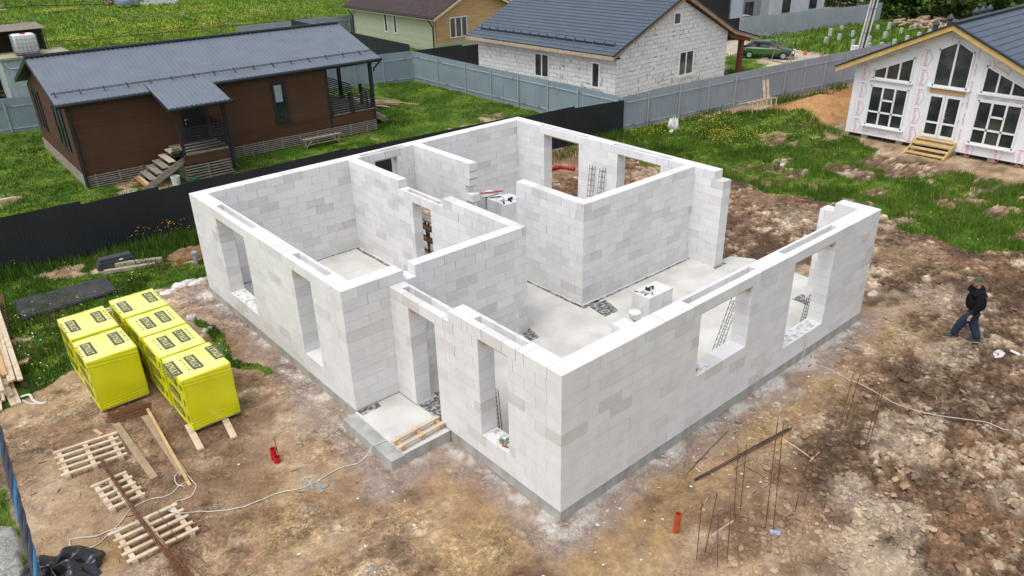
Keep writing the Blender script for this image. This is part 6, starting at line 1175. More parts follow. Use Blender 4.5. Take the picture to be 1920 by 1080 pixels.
# ------------------------------------------------------------------ green and timber house
GH = thing('timber_house', 'house with pale green side wall, honey timber gable and dark shingle roof', 'house', (29.95, 45.4, 0))
zg = 2.72; WG = 8.2; LG = 13.0; rg = zg+.36*(WG/2+.6)*1.25
zs_ = .60
m = MB(); m.prism([(0,0,GZ),(0,LG,GZ),(0,LG,zg),(0,0,zg)], (.12,0,0)); m.build('side_wall', M_GREEN, GH)
ga = WG/2; slope = (3.65-3.0)/(2.04-.72)
zpk = zg-.05+slope*ga
m = MB(); m.prism([(.0,-.0,.42),(WG,0,.42),(WG,0,zg-.02),(ga,0,zpk),(0,0,zg-.02)], (0,.12,0)); m.build('gable_wall', M_WOODS, GH)
m = MB(); m.box(.0,WG,-.012,-.001,GZ,.42); m.build('gable_base', M_GREEN, GH)
m = MB(); m.prism([(WG-.12,0,GZ),(WG-.12,LG,GZ),(WG-.12,LG,zg),(WG-.12,0,zg)], (.12,0,0)); m.build('far_wall', M_GREEN, GH)
for y_ in (0, LG): m = MB(); m.box(-.03,.05,y_-.05,y_+.06,GZ,zg); m.build('corner_trim', M_WOODS, GH)
m = MB(); ov = .55; th = .12
def slab(m_, pts, t): m_.prism(pts, (0,0,t))
slab(m, [(-ov,-.75,zg-ov*slope+.02),(ga,-.75,zpk+.05),(ga,LG+.75,zpk+.05),(-ov,LG+.75,zg-ov*slope+.02)], th); m.build('roof', M_SHINGLE, GH)
m = MB(); slab(m, [(ga,-.75,zpk+.05),(WG+ov,-.75,zg-ov*slope+.02),(WG+ov,LG+.75,zg-ov*slope+.02),(ga,LG+.75,zpk+.05)], th); m.build('roof', M_SHINGLE, GH)
m = MB(); m.prism([(-ov,-.79,zg-ov*slope-.14),(-ov,-.79,zg-ov*slope+.05),(ga,-.79,zpk+.08),(WG+ov,-.79,zg-ov*slope+.05),(WG+ov,-.79,zg-ov*slope-.14),(ga,-.79,zpk-.14)], (0,.03,0)); m.box(-ov-.02,-ov+.02,-.78,LG+.7,zg-ov*slope-.14,zg-ov*slope+.015); m.box(-ov,-.0,-.76,LG+.7,zg-ov*slope-.14,zg-ov*slope-.11); m.build('fascia', M_PALE, GH)
m = MB(); zz_ = zg-ov*slope+.03; m.tube([(-ov-.07,-.75,zz_),(-ov-.07,LG+.7,zz_)], .06, 8)
for y in (.15, LG-.05): m.tube([(-ov-.07,y,zz_),(-.10,y,zz_-.75),(-.10,y,GZ+.1)], .05, 8)
m.build('gutter', M_BLACK, GH)
for y0 in (7.1, 5.6): win(GH, (-.003,y0+.52,.72), (0,-1,0), .55, 1.72, (-1,0,0), fr=.10, depth=.05)
win(GH, (1.48,-.003,.70), (1,0,0), 1.85, 1.66, (0,-1,0), bars=(.62,1.24), fr=.09, depth=.05)
m = MB(); m.box(.02,WG,-.10,-.02,GZ,GZ+.25); m.build('gable_sill', M_TIMB, GH)
# low grey fence behind it
f0, f1 = Vector(G(450, 92)), Vector(G(668, 64)); ef = (f1-f0).normalized()
def ft(px, py):
    k = ray(px, py); n_ = np.array([-ef.y, ef.x, 0]); o = np.array(f0); t = ((o-CAMLOC)@n_)/(k@n_); p = CAMLOC+k*t; return float((p-o)@np.array(ef)), float(p[2])
q0, q1, q2, q3 = ft(545, 37.5), ft(601.6, 32), ft(602, 33.6), ft(671.5, 26.6); print('rear grey fence', q0, q3)
fence('sheet_fence', 'dull grey sheet fence beyond the ridge of the brown house', f0[:2], f1[:2], [(0, q1[0], q0[1]-.05, q1[1]), (q1[0], max(q3[0], (f1-f0).length), q2[1], q3[1])], M_FGREY2, [(ft(655,40)[0], q3[1]-.35), (ft(602,44)[0], q3[1]-.35)], [(0, q3[0], q3[1]-.4, q3[1]-.4)], side=-1, per=.2)
# ------------------------------------------------------------------ block house with slate blue tile roof
BA = .033
BH = thing('block_house', 'finished white block house with slate blue metal tile roof and open eaves', 'house', (24.978, 21.23, 0), BA)
def brickmat(name):
    m = bpy.data.materials.new(name); m.use_nodes = True; nt = m.node_tree; N = nt.nodes; L = nt.links; b = N['Principled BSDF']; b.inputs['Roughness'].default_value = .95
    tc = N.new('ShaderNodeTexCoord'); sp = N.new('ShaderNodeSeparateXYZ'); L.new(tc.outputs['Object'], sp.inputs[0]); ad = N.new('ShaderNodeMath'); ad.operation = 'ADD'; L.new(sp.outputs[0], ad.inputs[0]); L.new(sp.outputs[1], ad.inputs[1])
    cb = N.new('ShaderNodeCombineXYZ'); L.new(ad.outputs[0], cb.inputs[0]); L.new(sp.outputs[2], cb.inputs[1])
    br = N.new('ShaderNodeTexBrick'); br.inputs['Scale'].default_value = 1; br.inputs['Mortar Size'].default_value = .010; br.inputs['Mortar Smooth'].default_value = .2; br.inputs['Brick Width'].default_value = .61; br.inputs['Row Height'].default_value = .25
    br.inputs['Color1'].default_value = (.74,.74,.74,1); br.inputs['Color2'].default_value = (.60,.60,.60,1); br.inputs['Mortar'].default_value = (.27,.26,.26,1); br.inputs['Bias'].default_value = -.3; br.offset = .5; L.new(cb.outputs[0], br.inputs[0])
    nz = N.new('ShaderNodeTexNoise'); nz.inputs['Scale'].default_value = 1.6; nz.inputs['Detail'].default_value = 3; L.new(tc.outputs['Object'], nz.inputs[0])
    b2 = N.new('ShaderNodeTexBrick'); b2.inputs['Scale'].default_value = 1; b2.inputs['Mortar Size'].default_value = .045; b2.inputs['Mortar Smooth'].default_value = .3; b2.inputs['Brick Width'].default_value = .61; b2.inputs['Row Height'].default_value = .25; b2.offset = .5
    b2.inputs['Color1'].default_value = (1,1,1,1); b2.inputs['Color2'].default_value = (1,1,1,1); b2.inputs['Mortar'].default_value = (.45,.44,.43,1); L.new(cb.outputs[0], b2.inputs[0])
    rr = N.new('ShaderNodeMapRange'); rr.inputs[1].default_value = .60; rr.inputs[2].default_value = .66; L.new(nz.outputs[0], rr.inputs[0])
    mx = N.new('ShaderNodeMix'); mx.data_type = 'RGBA'; mx.blend_type = 'MULTIPLY'; L.new(rr.outputs[0], mx.inputs[0]); L.new(br.outputs[0], mx.inputs[6]); L.new(b2.outputs[0], mx.inputs[7]); L.new(mx.outputs[2], b.inputs['Base Color']); return m
M_BRK = brickmat('mortared_block')
W_, DB, heB = 11.0, 11.78, 2.60
apx = 5.55; zA = 5.42
m = MB(); m.prism([(0,0,GZ),(0,DB,GZ),(0,DB,heB),(0,0,heB)], (.3,0,0)); m.build('side_wall', M_BRK, BH)
m = MB(); m.prism([(.301,0,GZ),(W_,0,GZ),(W_,0,2.86),(apx,0,zA-.08),(.301,0,heB+.12)], (0,.3,0)); m.build('gable_wall', M_BRK, BH)
m = MB(); m.prism([(W_-.3,.301,GZ),(W_-.3,DB,GZ),(W_-.3,DB,heB+.2),(W_-.3,.301,heB+.2)], (.3,0,0)); m.prism([(.301,DB-.3,GZ),(W_-.301,DB-.3,GZ),(W_-.301,DB-.3,2.8),(apx,DB-.3,zA-.1),(.301,DB-.3,heB+.1)], (0,.3,0)); m.build('rear_wall', M_BRK, BH)
win(BH, (-.003,6.44,.90), (0,-1,0), 1.22, 1.40, (-1,0,0), bars=(.61,), fr=.07); win(BH, (-.003,1.80,.80), (0,-1,0), .68, 1.50, (-1,0,0), fr=.11)
win(BH, (5.88,-.003,.79), (1,0,0), 1.47, 1.45, (0,-1,0), bars=(.7,), fr=.07, sill=True); win(BH, (4.99,-.003,3.81), (1,0,0), .81, .81, (0,-1,0), fr=.13)
m = MB(); m.prism([(.12,-.05,.06),(.5,-.05,.06),(.32,-.05,1.3),(.05,-.05,1.3)], (0,.02,0)); 
xe_, ye0, ye1 = -.70, -.38, DB+.38
def rframe(): 
    o = bpy.data.objects.new('roof', None); return o
m = MB(); rs_ = random.Random(4)
for i in range(150):
    k = rs_.randint(0, 20); z = -.25+.25*k+.03; a = rs_.uniform(.3, 10.6); lim = heB+.1+min(a/5.55, (11.4-a)/5.55)*2.6-.35
    if z > lim or 5.7 < a < 7.5 and z < 2.4: continue
    w_ = rs_.choice((.03,.03,.05,.10)); m.box(a, a+w_, -.006, .001, z, z+rs_.uniform(.12,.2)) if rs_.random() < .8 else m.box(a, a+rs_.uniform(.2,.5), -.006, .001, z-.03, z)
for i in range(80):
    k = rs_.randint(0, 9); z = -.25+.25*k+.03; b_ = rs_.uniform(.2, 11.3)
    if z > 2.3 or 5.1 < b_ < 6.5 or 1.0 < b_ < 1.9: continue
    w_ = rs_.choice((.03,.03,.05,.08)); m.box(-.006, .001, b_, b_+w_, z, z+rs_.uniform(.12,.2)) if rs_.random() < .8 else m.box(-.006, .001, b_, b_+rs_.uniform(.2,.5), z-.03, z)
tag(m.build('mortar_smears', mat('grey_mortar', (.26,.26,.255), (.36,.36,.35), sc=9), BH), kind='stuff')
# front slope: tiles step down towards the eave (local -x); the grid helper slopes along y, so turn it by 90 degrees
def roof_turned(nm, mt, xa, za, xb, zb, y0, y1):
    o = tileroof(nm, mt, None, y0, y1, xa, za, xb, zb, per=.19, step=.35); me = o.data; n = len(me.vertices); co = np.zeros(n*3, np.float32); me.vertices.foreach_get('co', co); co = co.reshape(-1, 3); co = np.stack([co[:, 1], co[:, 0], co[:, 2]], 1); me.vertices.foreach_set('co', co.ravel()); me.update(); o.parent = BH; return o
roof_turned('roof', M_ROOFB, xe_, 2.86, 5.78, 5.56, ye0, ye1); roof_turned('roof', M_ROOFB, 11.2, 3.0, 5.78, 5.56, ye0, ye1); roof_turned('roof', M_ROOFB, 14.26, 2.22, 11.2, 2.99, ye0, ye1)
m = MB(); m.beam((5.78,ye0,5.60),(5.78,ye1,5.60), .22, .06); m.build('ridge_cap', M_ROOFB, BH)
for y in (ye0-.03, ye1):
    m = MB(); m.prism([(xe_,y,2.66),(xe_,y,2.84),(5.78,y,5.54),(11.2,y,2.97),(14.3,y,2.19),(14.3,y,2.0),(11.2,y,2.74),(5.78,y,5.30)], (0,.03,0)); m.build('barge_board', mat('brown_barge', (.40,.28,.19), (.28,.18,.12), sc=4), BH)
m = MB(); m.prism([(xe_-.02,ye0-.06,2.82),(xe_-.02,ye0-.06,2.90),(5.78,ye0-.06,5.62),(11.2,ye0-.06,3.05),(14.33,ye0-.06,2.26),(14.33,ye0-.06,2.18),(11.2,ye0-.06,2.97),(5.78,ye0-.06,5.53)], (0,.10,0)); m.build('verge_trim', M_TRIM, BH)
m = MB(); m.box(xe_-.025,xe_+.005,ye0,ye1,2.63,2.83); m.build('eave_board', mat('pale_eave', (.50,.39,.29), (.40,.29,.20), sc=5), BH)
m = MB(); m.prism([(xe_,ye0,2.66),(0,ye0,2.66),(0,ye1,2.66),(xe_,ye1,2.66)], (0,0,.02)); m.prism([(5.7,ye0,5.36),(11.2,ye0,2.80),(14.2,ye0,2.05),(14.2,ye0,2.07),(11.2,ye0,2.84),(5.7,ye0,5.40)], (0,ye1-ye0,0)); m.prism([(xe_,ye0,2.70),(5.7,ye0,5.36),(5.7,ye0,5.40),(xe_,ye0,2.74)], (0,.38,0)); m.build('soffit', mat('dark_stained_soffit', (.10,.05,.03), (.07,.035,.02), sc=4), BH)
M_RBR = mat('red_brown_timber', (.17,.05,.03), (.12,.035,.022), sc=4, stretch=(1,1,.2))
for y in (.0, 5.5, DB-.2): m = MB(); m.box(12.55,12.83,y-.14,y+.14,GZ,2.30); m.build('porch_column', M_RBR, BH)
m = MB(); m.box(12.55,12.8,ye0+.1,ye1-.1,2.15,2.36); m.beam((11.0,ye0+.15,2.6),(13.3,ye0+.15,2.12),.12,.16); m.box(W_-.0,W_+.8,ye0+.1,ye0+.25,2.55,2.70); m.build('porch_beam', M_RBR, BH)
m = MB()
for i in range(16): y = .3+i*.75; x = .18; z = 2.86+(x-xe_)*(5.56-2.86)/(5.78-xe_); m.beam((x-.1,y,z),(x+.05,y,z+.16),.05,.06)
for i in range(15): y = .3+i*.75; x = .12; z = 2.86+(x-xe_)*(5.56-2.86)/(5.78-xe_)+.06; m.beam((x,y+.1,z),(x,y+.66,z),.06,.13)
m.build('snow_guard', M_TRIM, BH)
# ------------------------------------------------------------------ grey rendered building beyond the far fence
off = 5.0; gb0 = g0+ed*(-3.5)-Vector((-ed.y, ed.x, 0))*(-off)
nb = Vector((-ed.y, ed.x, 0)); ang = math.atan2(ed.y, ed.x)
def bt(px, py, o_=off):
    k = ray(px, py); n_ = np.array(nb); o = np.array(g0+nb*o_); t = ((o-CAMLOC)@n_)/(k@n_); p = CAMLOC+k*t; return float((p-o)@np.array(ed)), float(p[2])
org = g0+nb*off
GB = thing('rendered_building', 'pale grey rendered building with dark windows behind the far fence', 'building', (org.x, org.y, 0), ang)
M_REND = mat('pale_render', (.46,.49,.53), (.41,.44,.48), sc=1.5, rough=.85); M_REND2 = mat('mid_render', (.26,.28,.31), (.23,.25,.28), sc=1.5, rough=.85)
s0_ = bt(1345, 10)[0]; sp_ = bt(1369, 20)[0]; s1_ = bt(1545, 8)[0]
m = MB(); m.box(s0_-4, s1_, .0, 9, GZ, 7.5); m.build('wall', M_REND, GB)
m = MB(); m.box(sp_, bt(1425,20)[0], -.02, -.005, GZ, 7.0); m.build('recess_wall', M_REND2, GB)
m = MB(); m.box(bt(1423,15)[0], bt(1434,15)[0], -1.6, -1.2, GZ, 7.0); m.box(bt(1346,15)[0], bt(1368,15)[0], -1.6, -.02, GZ, 7.0); m.build('column', M_REND, GB)
m = MB(); m.box(s0_-4, s0_-.2, -1.7, -.02, GZ, 7.4); m.build('dark_wing', M_FBLACK, GB)
def dwin(a, b_, z0_, z1_): win(GB, (a, -.03, z0_), (1,0,0), b_-a, z1_-z0_, (0,-1,0), bars=((b_-a)*.6,), fr=.09, mt=M_TRIM)
dwin(bt(1396,20)[0], bt(1411,20)[0], bt(1398,31)[1], bt(1400,4)[1]); dwin(bt(1467,10)[0], bt(1481,10)[0], bt(1468,24)[1], bt(1468,24)[1]+3.0); dwin(bt(1517,8)[0], bt(1530,8)[0], bt(1518,16)[1], bt(1518,16)[1]+3.0)
m = MB(); m.box(bt(1372,28)[0], bt(1388,28)[0], -1.3, -.5, 1.0, bt(1380,27)[1]); m.build('air_conditioner', M_WF, GB)
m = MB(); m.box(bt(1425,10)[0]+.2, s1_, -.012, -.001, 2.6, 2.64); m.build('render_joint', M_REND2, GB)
# second dark roofed house piece left of the block roof verge is hidden; pole with cables
pq = G(1606, 112); pole = thing('utility_pole', 'concrete utility pole with cables bundled along it behind the white house', 'utility pole', pq); tp = TOP(pq, 1638, -4); d_ = Vector(tp)-Vector(pq); d_ = d_*1.6
m = MB(); m.tube([(0,0,0), d_], [.17,.14], 12); m.build('shaft', mat('pole_concrete', (.58,.58,.56), (.50,.50,.48), sc=3), pole)
for k, (dx, dy) in enumerate(((.19,-.14),(.08,-.22),(-.19,-.07))): m = MB(); m.tube(spline([(dx*1.2,dy*1.2,.1),Vector((dx,dy,0))+d_*.2,Vector((dx*.9,dy*.9,0))+d_*.5,Vector((dx*.8,dy*.8,0))+d_], 4), .03, 5); m.build('cable', M_DSTEEL, pole)
m = MB(); m.tube([(.30,-.24,0),Vector((.28,-.22,0))+d_], .05, 7); m.build('conduit', M_WF, pole)
m = MB()
for t in (.28, .52, .76): c = d_*t; m.tube([c+Vector((-.24,-.14,0)), c+Vector((.06,-.28,0)), c+Vector((.34,-.27,0))], .02, 5)
m.build('bracket', M_DSTEEL, pole)
m = MB(); m.box(-.25,.25,-.2,.2,0,.75); m.box(-.28,.28,-.23,.23,.751,.79); tag(m.build('meter_box', M_WHITE, loc=G(1600, 106)), 'pale meter box at the foot of the utility pole', 'box')
# concrete piles
M_PILE = mat('pile_concrete', (.52,.53,.50), (.36,.37,.34), sc=8, rough=.9)
pile_px = [((1548,82),(1549,69)),((1556,67.5),(1557,53)),((1573,75.5),(1574.5,63)),((1577.5,57),(1579,48)),((1598,69.5),(1600,57)),((1598.5,86.5),(1601,74)),((1645,56.5),(1645.5,46.5)),((1666,57),(1667.5,41)),((1658.5,73.5),(1660.5,59)),((1629,78),(1631,67)),((1651.5,93),(1653,79)),((1675.5,87),(1676.5,73)),((1689,63),(1690,52)),((1700,78),(1702,66)),((1714,58),(1715.5,45)),((1722,72),(1724,60)),((1742,64),(1744,54)),((1765,56),(1767,48.5)),((1628,93),(1630,80))]
whr = ['leftmost of all','behind the leftmost one, tall','beside the white flowers','farthest back on the left','in the middle left','nearest the sheet fence on the left','small, right of the pole at the back','tall slim, near the brushwood','right of the pole in the third row','close behind the pole','right of the pole, touching the roof verge','touching the roof verge, middle','between the back rows','half hidden behind the roof verge','beside the log heap','behind the roof verge by the first flue','leaning on the log heap','near the second flue','against the base of the pole']
for (b_, t_), l_ in zip(pile_px, whr):
    base = G(*b_); tp = TOP(base, *t_); h_ = tp[2]-base[2]; m = MB(); r_ = .125; m.box(-r_, r_, -r_, r_, 0, h_-.03); m.lathe((0,0,h_-.03), [(r_*.95,0),(r_*.7,.03),(0,.04)], 10); tag(m.build('concrete_pile', M_PILE, loc=base, rz=random.uniform(-.2,.2)), 'square concrete pile '+l_, 'pile', 'concrete piles standing in the grass')
# brushwood and logs
lg = thing('log_heap', 'heap of pale sawn logs behind the concrete piles', 'log heap', G(1735, 52)); m = MB()
for i in range(70): x = random.uniform(-3.5,4); y = random.uniform(-2.5,2.5); a = random.uniform(-.6,.6); L_ = random.uniform(.5,1.6); m.tube([(x,y,random.uniform(.1,.6)),(x+L_*cos(a),y+L_*sin(a),random.uniform(.1,.6))], random.uniform(.06,.14), 6)
m.build('logs', mat('pale_logs', (.46,.36,.25), (.28,.20,.13), sc=2), lg)
br_ = thing('brushwood', 'tangle of dry branches in front of the trees', 'brushwood', G(1690, 30)); m = MB()
for i in range(90): x = random.uniform(-6,6); y = random.uniform(-3,4); a = random.uniform(-.7,.7); L_ = random.uniform(1,4); m.tube([(x,y,random.uniform(.05,.7)),(x+L_*cos(a),y+L_*sin(a),random.uniform(.1,1.5))], random.uniform(.015,.05), 4)
m.build('branches', mat('dry_branches', (.22,.15,.10), (.12,.08,.05), sc=2), br_)
# trees at the forest edge
M_BARK = mat('bark', (.10,.075,.05), (.05,.04,.03), sc=6, rough=.95)
def tree(label, base, h, r, n, size, cb, cl, seed, low=.1, sp=1.0):
    rr_ = np.random.RandomState(seed); root = thing('tree', label, 'tree', base); m = MB(); m.tube([(0,0,-.1),(.1,.05,h*.35),(.0,.15,h*.7),(.1,.1,h*.95)], [.22,.17,.10,.04], 8)
    cs = []
    for k in range(9):
        z = h*(low+.1+(.8-low)*k/9); a = rr_.uniform(0, 6.3); q = (r*.7*cos(a), r*.7*sin(a), z+rr_.uniform(.2,.9)); m.tube([(0,0,z-.4), (q[0]*.5,q[1]*.5,z+.1), q], [.08,.05,.02], 5); cs.append(q)
    m.build('trunk', M_BARK, root); P = []
    nc = 60; C_ = np.column_stack([rr_.normal(0, r*.42, nc), rr_.normal(0, r*.42, nc), h*(low+(1-low)*rr_.uniform(0,1,nc))]); C_[:, :2] *= (1.15-.75*np.abs((C_[:, 2:3]/h-low)/(1-low)-.35))
    k = rr_.randint(0, nc, n); rc = rr_.uniform(.35,.95,nc)*sp; v = rr_.normal(size=(n,3)); v /= np.linalg.norm(v, axis=1)[:, None]; p = C_[k]+v*(rc[k]*rr_.uniform(.45,1,n)**.6)[:, None]*np.array([1,1,.75])
    tw = rr_.uniform(0,1,nc)[k]; V = np.zeros((n,4,3), np.float32); a = rr_.normal(size=(n,3)); a[:, 2] *= .4; a /= np.linalg.norm(a, axis=1)[:, None]; b = np.cross(a, rr_.normal(size=(n,3))+np.array([0,0,1.2])); b /= np.linalg.norm(b, axis=1)[:, None]+1e-6; s = size*rr_.uniform(.5,1.3,(n,1))
    V[:,0] = p-a*s; V[:,1] = p-b*s*.6; V[:,2] = p+a*s; V[:,3] = p+b*s*.6; t = np.clip(.75*tw+rr_.uniform(-.1,.35,n), 0, 1)[:, None]
    o = tri_object('crown', V, np.array(cb)*(1-t)+np.array(cl)*t, M_LEAF, None, None, 4); o.parent = root; return root
dk, lt = (.022,.05,.012), (.07,.14,.018); yl = (.15,.24,.02)
specs = [((1600,22),7,3.2,dk,lt,'dark broad tree behind the far end of the grey fence'),((1668,22),6,2.4,(.05,.09,.015),yl,'light leafed shrub tree overhanging the end of the far fence'),((1700,12),9,3.6,dk,lt,'dense dark tree above the brushwood'),((1752,22),8,3.0,dk,(.10,.19,.02),'mid green tree behind the log heap'),((1790,28),8,2.8,(.03,.07,.012),yl,'bright leafed tree between the roof flues'),((1838,22),9,3.4,dk,(.11,.20,.02),'tree behind the group of three flues'),((1880,16),9,3.2,(.035,.075,.012),yl,'yellow green tree beyond the tile roof'),((1930,12),10,3.6,dk,lt,'dark tree at the top right corner'),((1560,10),6,3.0,dk,(.05,.10,.016),'dark tree right of the grey building'),((1725,-2),12,4.2,dk,lt,'tall dark tree in the second row above the brushwood'),((1810,-4),12,4.4,dk,lt,'tall dark tree in the second row behind the flues'),((1890,-10),12,4.2,dk,lt,'tall dark tree in the second row at the right'),((1640,-4),11,4,dk,lt,'tall dark tree in the second row behind the pole'),((1960,0),12,4.2,dk,lt,'tall dark tree just past the right picture edge')]
specs += [((1672,34),4.5,2.6,dk,(.09,.18,.02),'low bushy tree in front of the brushwood by the far fence end'),((1768,38),5,2.8,(.02,.045,.01),(.09,.17,.02),'low dense tree at the back of the log heap'),((1822,36),5.5,3.0,(.025,.06,.012),(.12,.22,.02),'low bright tree close behind the roof flues'),((1868,36),5.5,3.0,dk,lt,'low dark tree close behind the tile roof'),((1718,30),5,2.6,(.02,.045,.01),lt,'low dark tree rising out of the brushwood')]
for i, (q, h_, r_, cb, cl, l_) in enumerate(specs): tree(l_, G(*q), h_, r_, 5200 if i < 9 else 3600, .17 if i < 9 else .24, cb, cl, 300+i, low=.03 if i < 9 else .1, sp=1.25)
# ------------------------------------------------------------------ white wrapped house
WH = thing('wrapped_house', 'gabled house wrapped in white printed membrane with large white windows', 'house', (29.0, 9.60, 0), -pi/2)
# local: x along the facade to the right, y into the depth (+X world), z up
M_WRAP = mat('white_membrane', (.83,.83,.85), (.76,.77,.80), sc=1.0, rough=.55, bump=.55, bsc=3.5, spec=.3)
M_WPRINT = mat('pink_print', (.62,.20,.22), (.70,.36,.38), sc=7, rough=.6)
Wd = 8.24; zbw = -.04; zev = 3.17; zap = 5.10; xm = Wd/2; DW = 12
def opening_face(m_, poly, holes, zt=.0):
    pass
m = MB(); m.prism([(0,0,zbw),(Wd,0,zbw),(Wd,0,zev),(xm,0,zap),(0,0,zev)], (0,DW,0)); m.build('wall', M_WRAP, WH)
m = MB()
for x in (.0+.9, 2.6, 5.0, 6.6, 8.0): 
    for y in (.15, 3, 6, 9): m.box(x-.15,x+.15,y,y+.3,GZ-.1,zbw)
m.build('pile_foot', M_CONC, WH)
m = MB(); m.box(.1,Wd-.1,.3,DW-.1,GZ-.05,zbw-.002); m.build('underfloor_shade', M_BLACK, WH)  # black filler paints the shade beneath the raised floor
sr = (zap-zev)/xm; ovs = .72; zt0 = zev-ovs*sr
fy = -.62
for sg in (0, 1):
    X_ = lambda x: x if sg == 0 else Wd-x
    m = MB(); m.prism([(X_(-ovs),fy,zt0-.02),(X_(-ovs),fy,zt0+.20),(X_(xm),fy,zap+.24),(X_(xm),fy,zap+.02)], (0,.04,0)); m.build('barge_board', M_TIMB if 0 else mat('yellow_timber', (.66,.46,.17), (.55,.36,.12), sc=3), WH)
    m = MB(); m.prism([(X_(-ovs),fy+.04,zt0+.16),(X_(-ovs),DW+.4,zt0+.16),(X_(xm),DW+.4,zap+.20),(X_(xm),fy+.04,zap+.20)], (0,0,.03)); m.build('roof_deck', M_TIMB, WH)
    m = MB(); m.prism([(X_(-ovs-.03),fy-.05,zt0+.20),(X_(-ovs-.03),fy-.05,zt0+.27),(X_(xm),fy-.05,zap+.32),(X_(xm),fy-.05,zap+.24)], (0,.16,0)); m.build('verge_trim', M_TRIM, WH)
def roofW(xa, za, xb, zb):
    o = tileroof('roof', M_ROOFB, None, fy+.05, DW+.4, xa, za, xb, zb, per=.19, step=.35); me = o.data; n = len(me.vertices); co = np.zeros(n*3, np.float32); me.vertices.foreach_get('co', co); co = co.reshape(-1, 3); co = np.stack([co[:, 1], co[:, 0], co[:, 2]], 1); me.vertices.foreach_set('co', co.ravel()); me.update(); o.parent = WH
roofW(-ovs, zt0+.24, xm, zap+.28); roofW(Wd+ovs, zt0+.24, xm, zap+.28)
m = MB(); m.beam((xm,fy,zap+.33),(xm,DW+.4,zap+.33), .25, .07); m.build('ridge_cap', M_TRIM, WH)
def poly_win(pts, bars, fr=.07, sillz=None, x0=0, x1=0):
    """pts: outline (x, z) of the frame; bars: list of ((x,z),(x,z))"""
    c = Vector((sum(p[0] for p in pts)/len(pts), sum(p[1] for p in pts)/len(pts))); g = MB(); g.prism([(x, -.02, z) for x, z in pts], (0, .016, 0)); m_ = MB()
    n = len(pts)
    for i in range(n): a = pts[i]; b = pts[(i+1) % n]; e = (Vector(b)-Vector(a)).normalized()*.03; m_.beam((a[0]-e.x,-.035,a[1]-e.y),(b[0]+e.x,-.035,b[1]+e.y), fr+.001*(i % 3), fr, up=(0,1,0))
    for a, b in bars: m_.beam((a[0],-.036,a[1]),(b[0],-.036,b[1]), fr*1.05, fr*.9, up=(0,1,0))
    if sillz is not None: m_.box(x0, x1, -.17, -.005, sillz-.09, sillz-.04)
    f = m_.build('window', M_WF, WH); g.build('pane', M_GL, f)
for xo in (0, 1):
    MX = (lambda x: x) if not xo else (lambda x: Wd-x)
    a, b_ = .92, 2.62
    poly_win([(MX(a),.49),(MX(b_),.49),(MX(b_),2.31),(MX(a),2.31)], [((MX(a),1.12),(MX(b_),1.12)),((MX(a+.57),.49),(MX(a+.57),2.31)),((MX(a+1.14),.49),(MX(a+1.14),2.31)),((MX(a+.57) if not xo else MX(a+1.14),1.70),(MX(a+1.14) if not xo else MX(a+.57),1.70))], .075, .49, min(MX(a),MX(b_))-.12, max(MX(a),MX(b_))+.12)
    poly_win([(MX(a),2.68),(MX(b_),2.68),(MX(b_),3.76),(MX(a),3.02)], [((MX(a+.57),2.68),(MX(a+.57),3.27)),((MX(a+1.14),2.68),(MX(a+1.14),3.52))], .07, 2.68, min(MX(a),MX(b_))-.12, max(MX(a),MX(b_))+.12)
poly_win([(3.60,2.70),(5.0,2.70),(5.0,4.24),(4.3,4.62),(3.60,4.24)], [((4.3,2.70),(4.3,4.62))], .075, 2.70, 3.40, 5.18)
m = MB(); m.box(3.55,5.0,-.05,-.01,2.37,2.58); m.build('door_header', M_TIMB, WH)
dd_ = MB(); 
for x0 in (3.56, 4.28):
    for (xa, xb, za, zb) in ((x0,x0+.70,.42,.54),(x0,x0+.70,2.22,2.33),(x0,x0+.10,.54,2.22),(x0+.60,x0+.70,.54,2.22),(x0+.10,x0+.60,1.04,1.12)): dd_.box(xa,xb,-.06,-.005,za,zb)
do2 = dd_.build('door', M_WF, WH); g = MB(); g.box(3.60,4.94,-.022,-.008,.50,2.26); g.build('pane', M_GL, do2); m = MB(); m.box(4.31,4.35,-.10,-.061,1.32,1.36); m.box(4.33,4.45,-.11,-.095,1.33,1.355)
m.build('door_handle', M_WF, do2); m = MB()
for z in (.62, 1.35, 2.1): m.box(3.50,3.57,-.08,-.061,z,z+.10); m.box(4.96,5.03,-.08,-.061,z,z+.10)
m.build('hinge', M_WF, do2)
# printed membrane: name in a pentagon, stacked in columns
T = MB()
def stamp(x, z, rot, h=.15, word='HotWell'):
    T = MB(); ux = Vector((cos(rot), 0, sin(rot))); uy = Vector((-sin(rot), 0, cos(rot))); o = Vector((x, -.006, z)); T.text(word, o, ux, uy, h, center=True, sx=.95)
    w2 = .34; pts = [(-w2,-.06),(-w2,.18),(0,.33),(w2,.18),(w2,-.06)]
    for a, b in zip(pts[:-1], pts[1:]): T.beam(o+ux*a[0]+uy*a[1], o+ux*b[0]+uy*b[1], .020, .004, up=(0,1,0))
    T.beam(o-ux*w2*1.05-uy*.12, o+ux*w2*1.05-uy*.12, .008, .004, up=(0,1,0))
    T.build('printed_logo', M_WPRINT, WH)
for z in (.30, 1.16, 2.02, 2.86): stamp(.38, z, -pi/2)
for k in range(5): stamp(3.02, .36+.86*k, -pi/2)
stamp(3.86, 4.63, .08) if 0 else None
stamp(3.78, 4.50, .0, .13) if 0 else None; stamp(6.15, 3.62, -.42, .13); stamp(5.62, 3.62, -pi/2, .12); stamp(4.32, 4.70, 0, .11)
for k in range(6): T.text('HotWell.u', (5.22, -.006, .45+.70*k), (0,0,1), (-1,0,0), .10, mirror=True, sx=.9, shear=.3)
for k in range(4): T.text('HotWell.u', (5.75+.62*k, -.006, 2.40), (1,0,0), (0,0,1), .08, mirror=True, sx=.8, shear=.3)
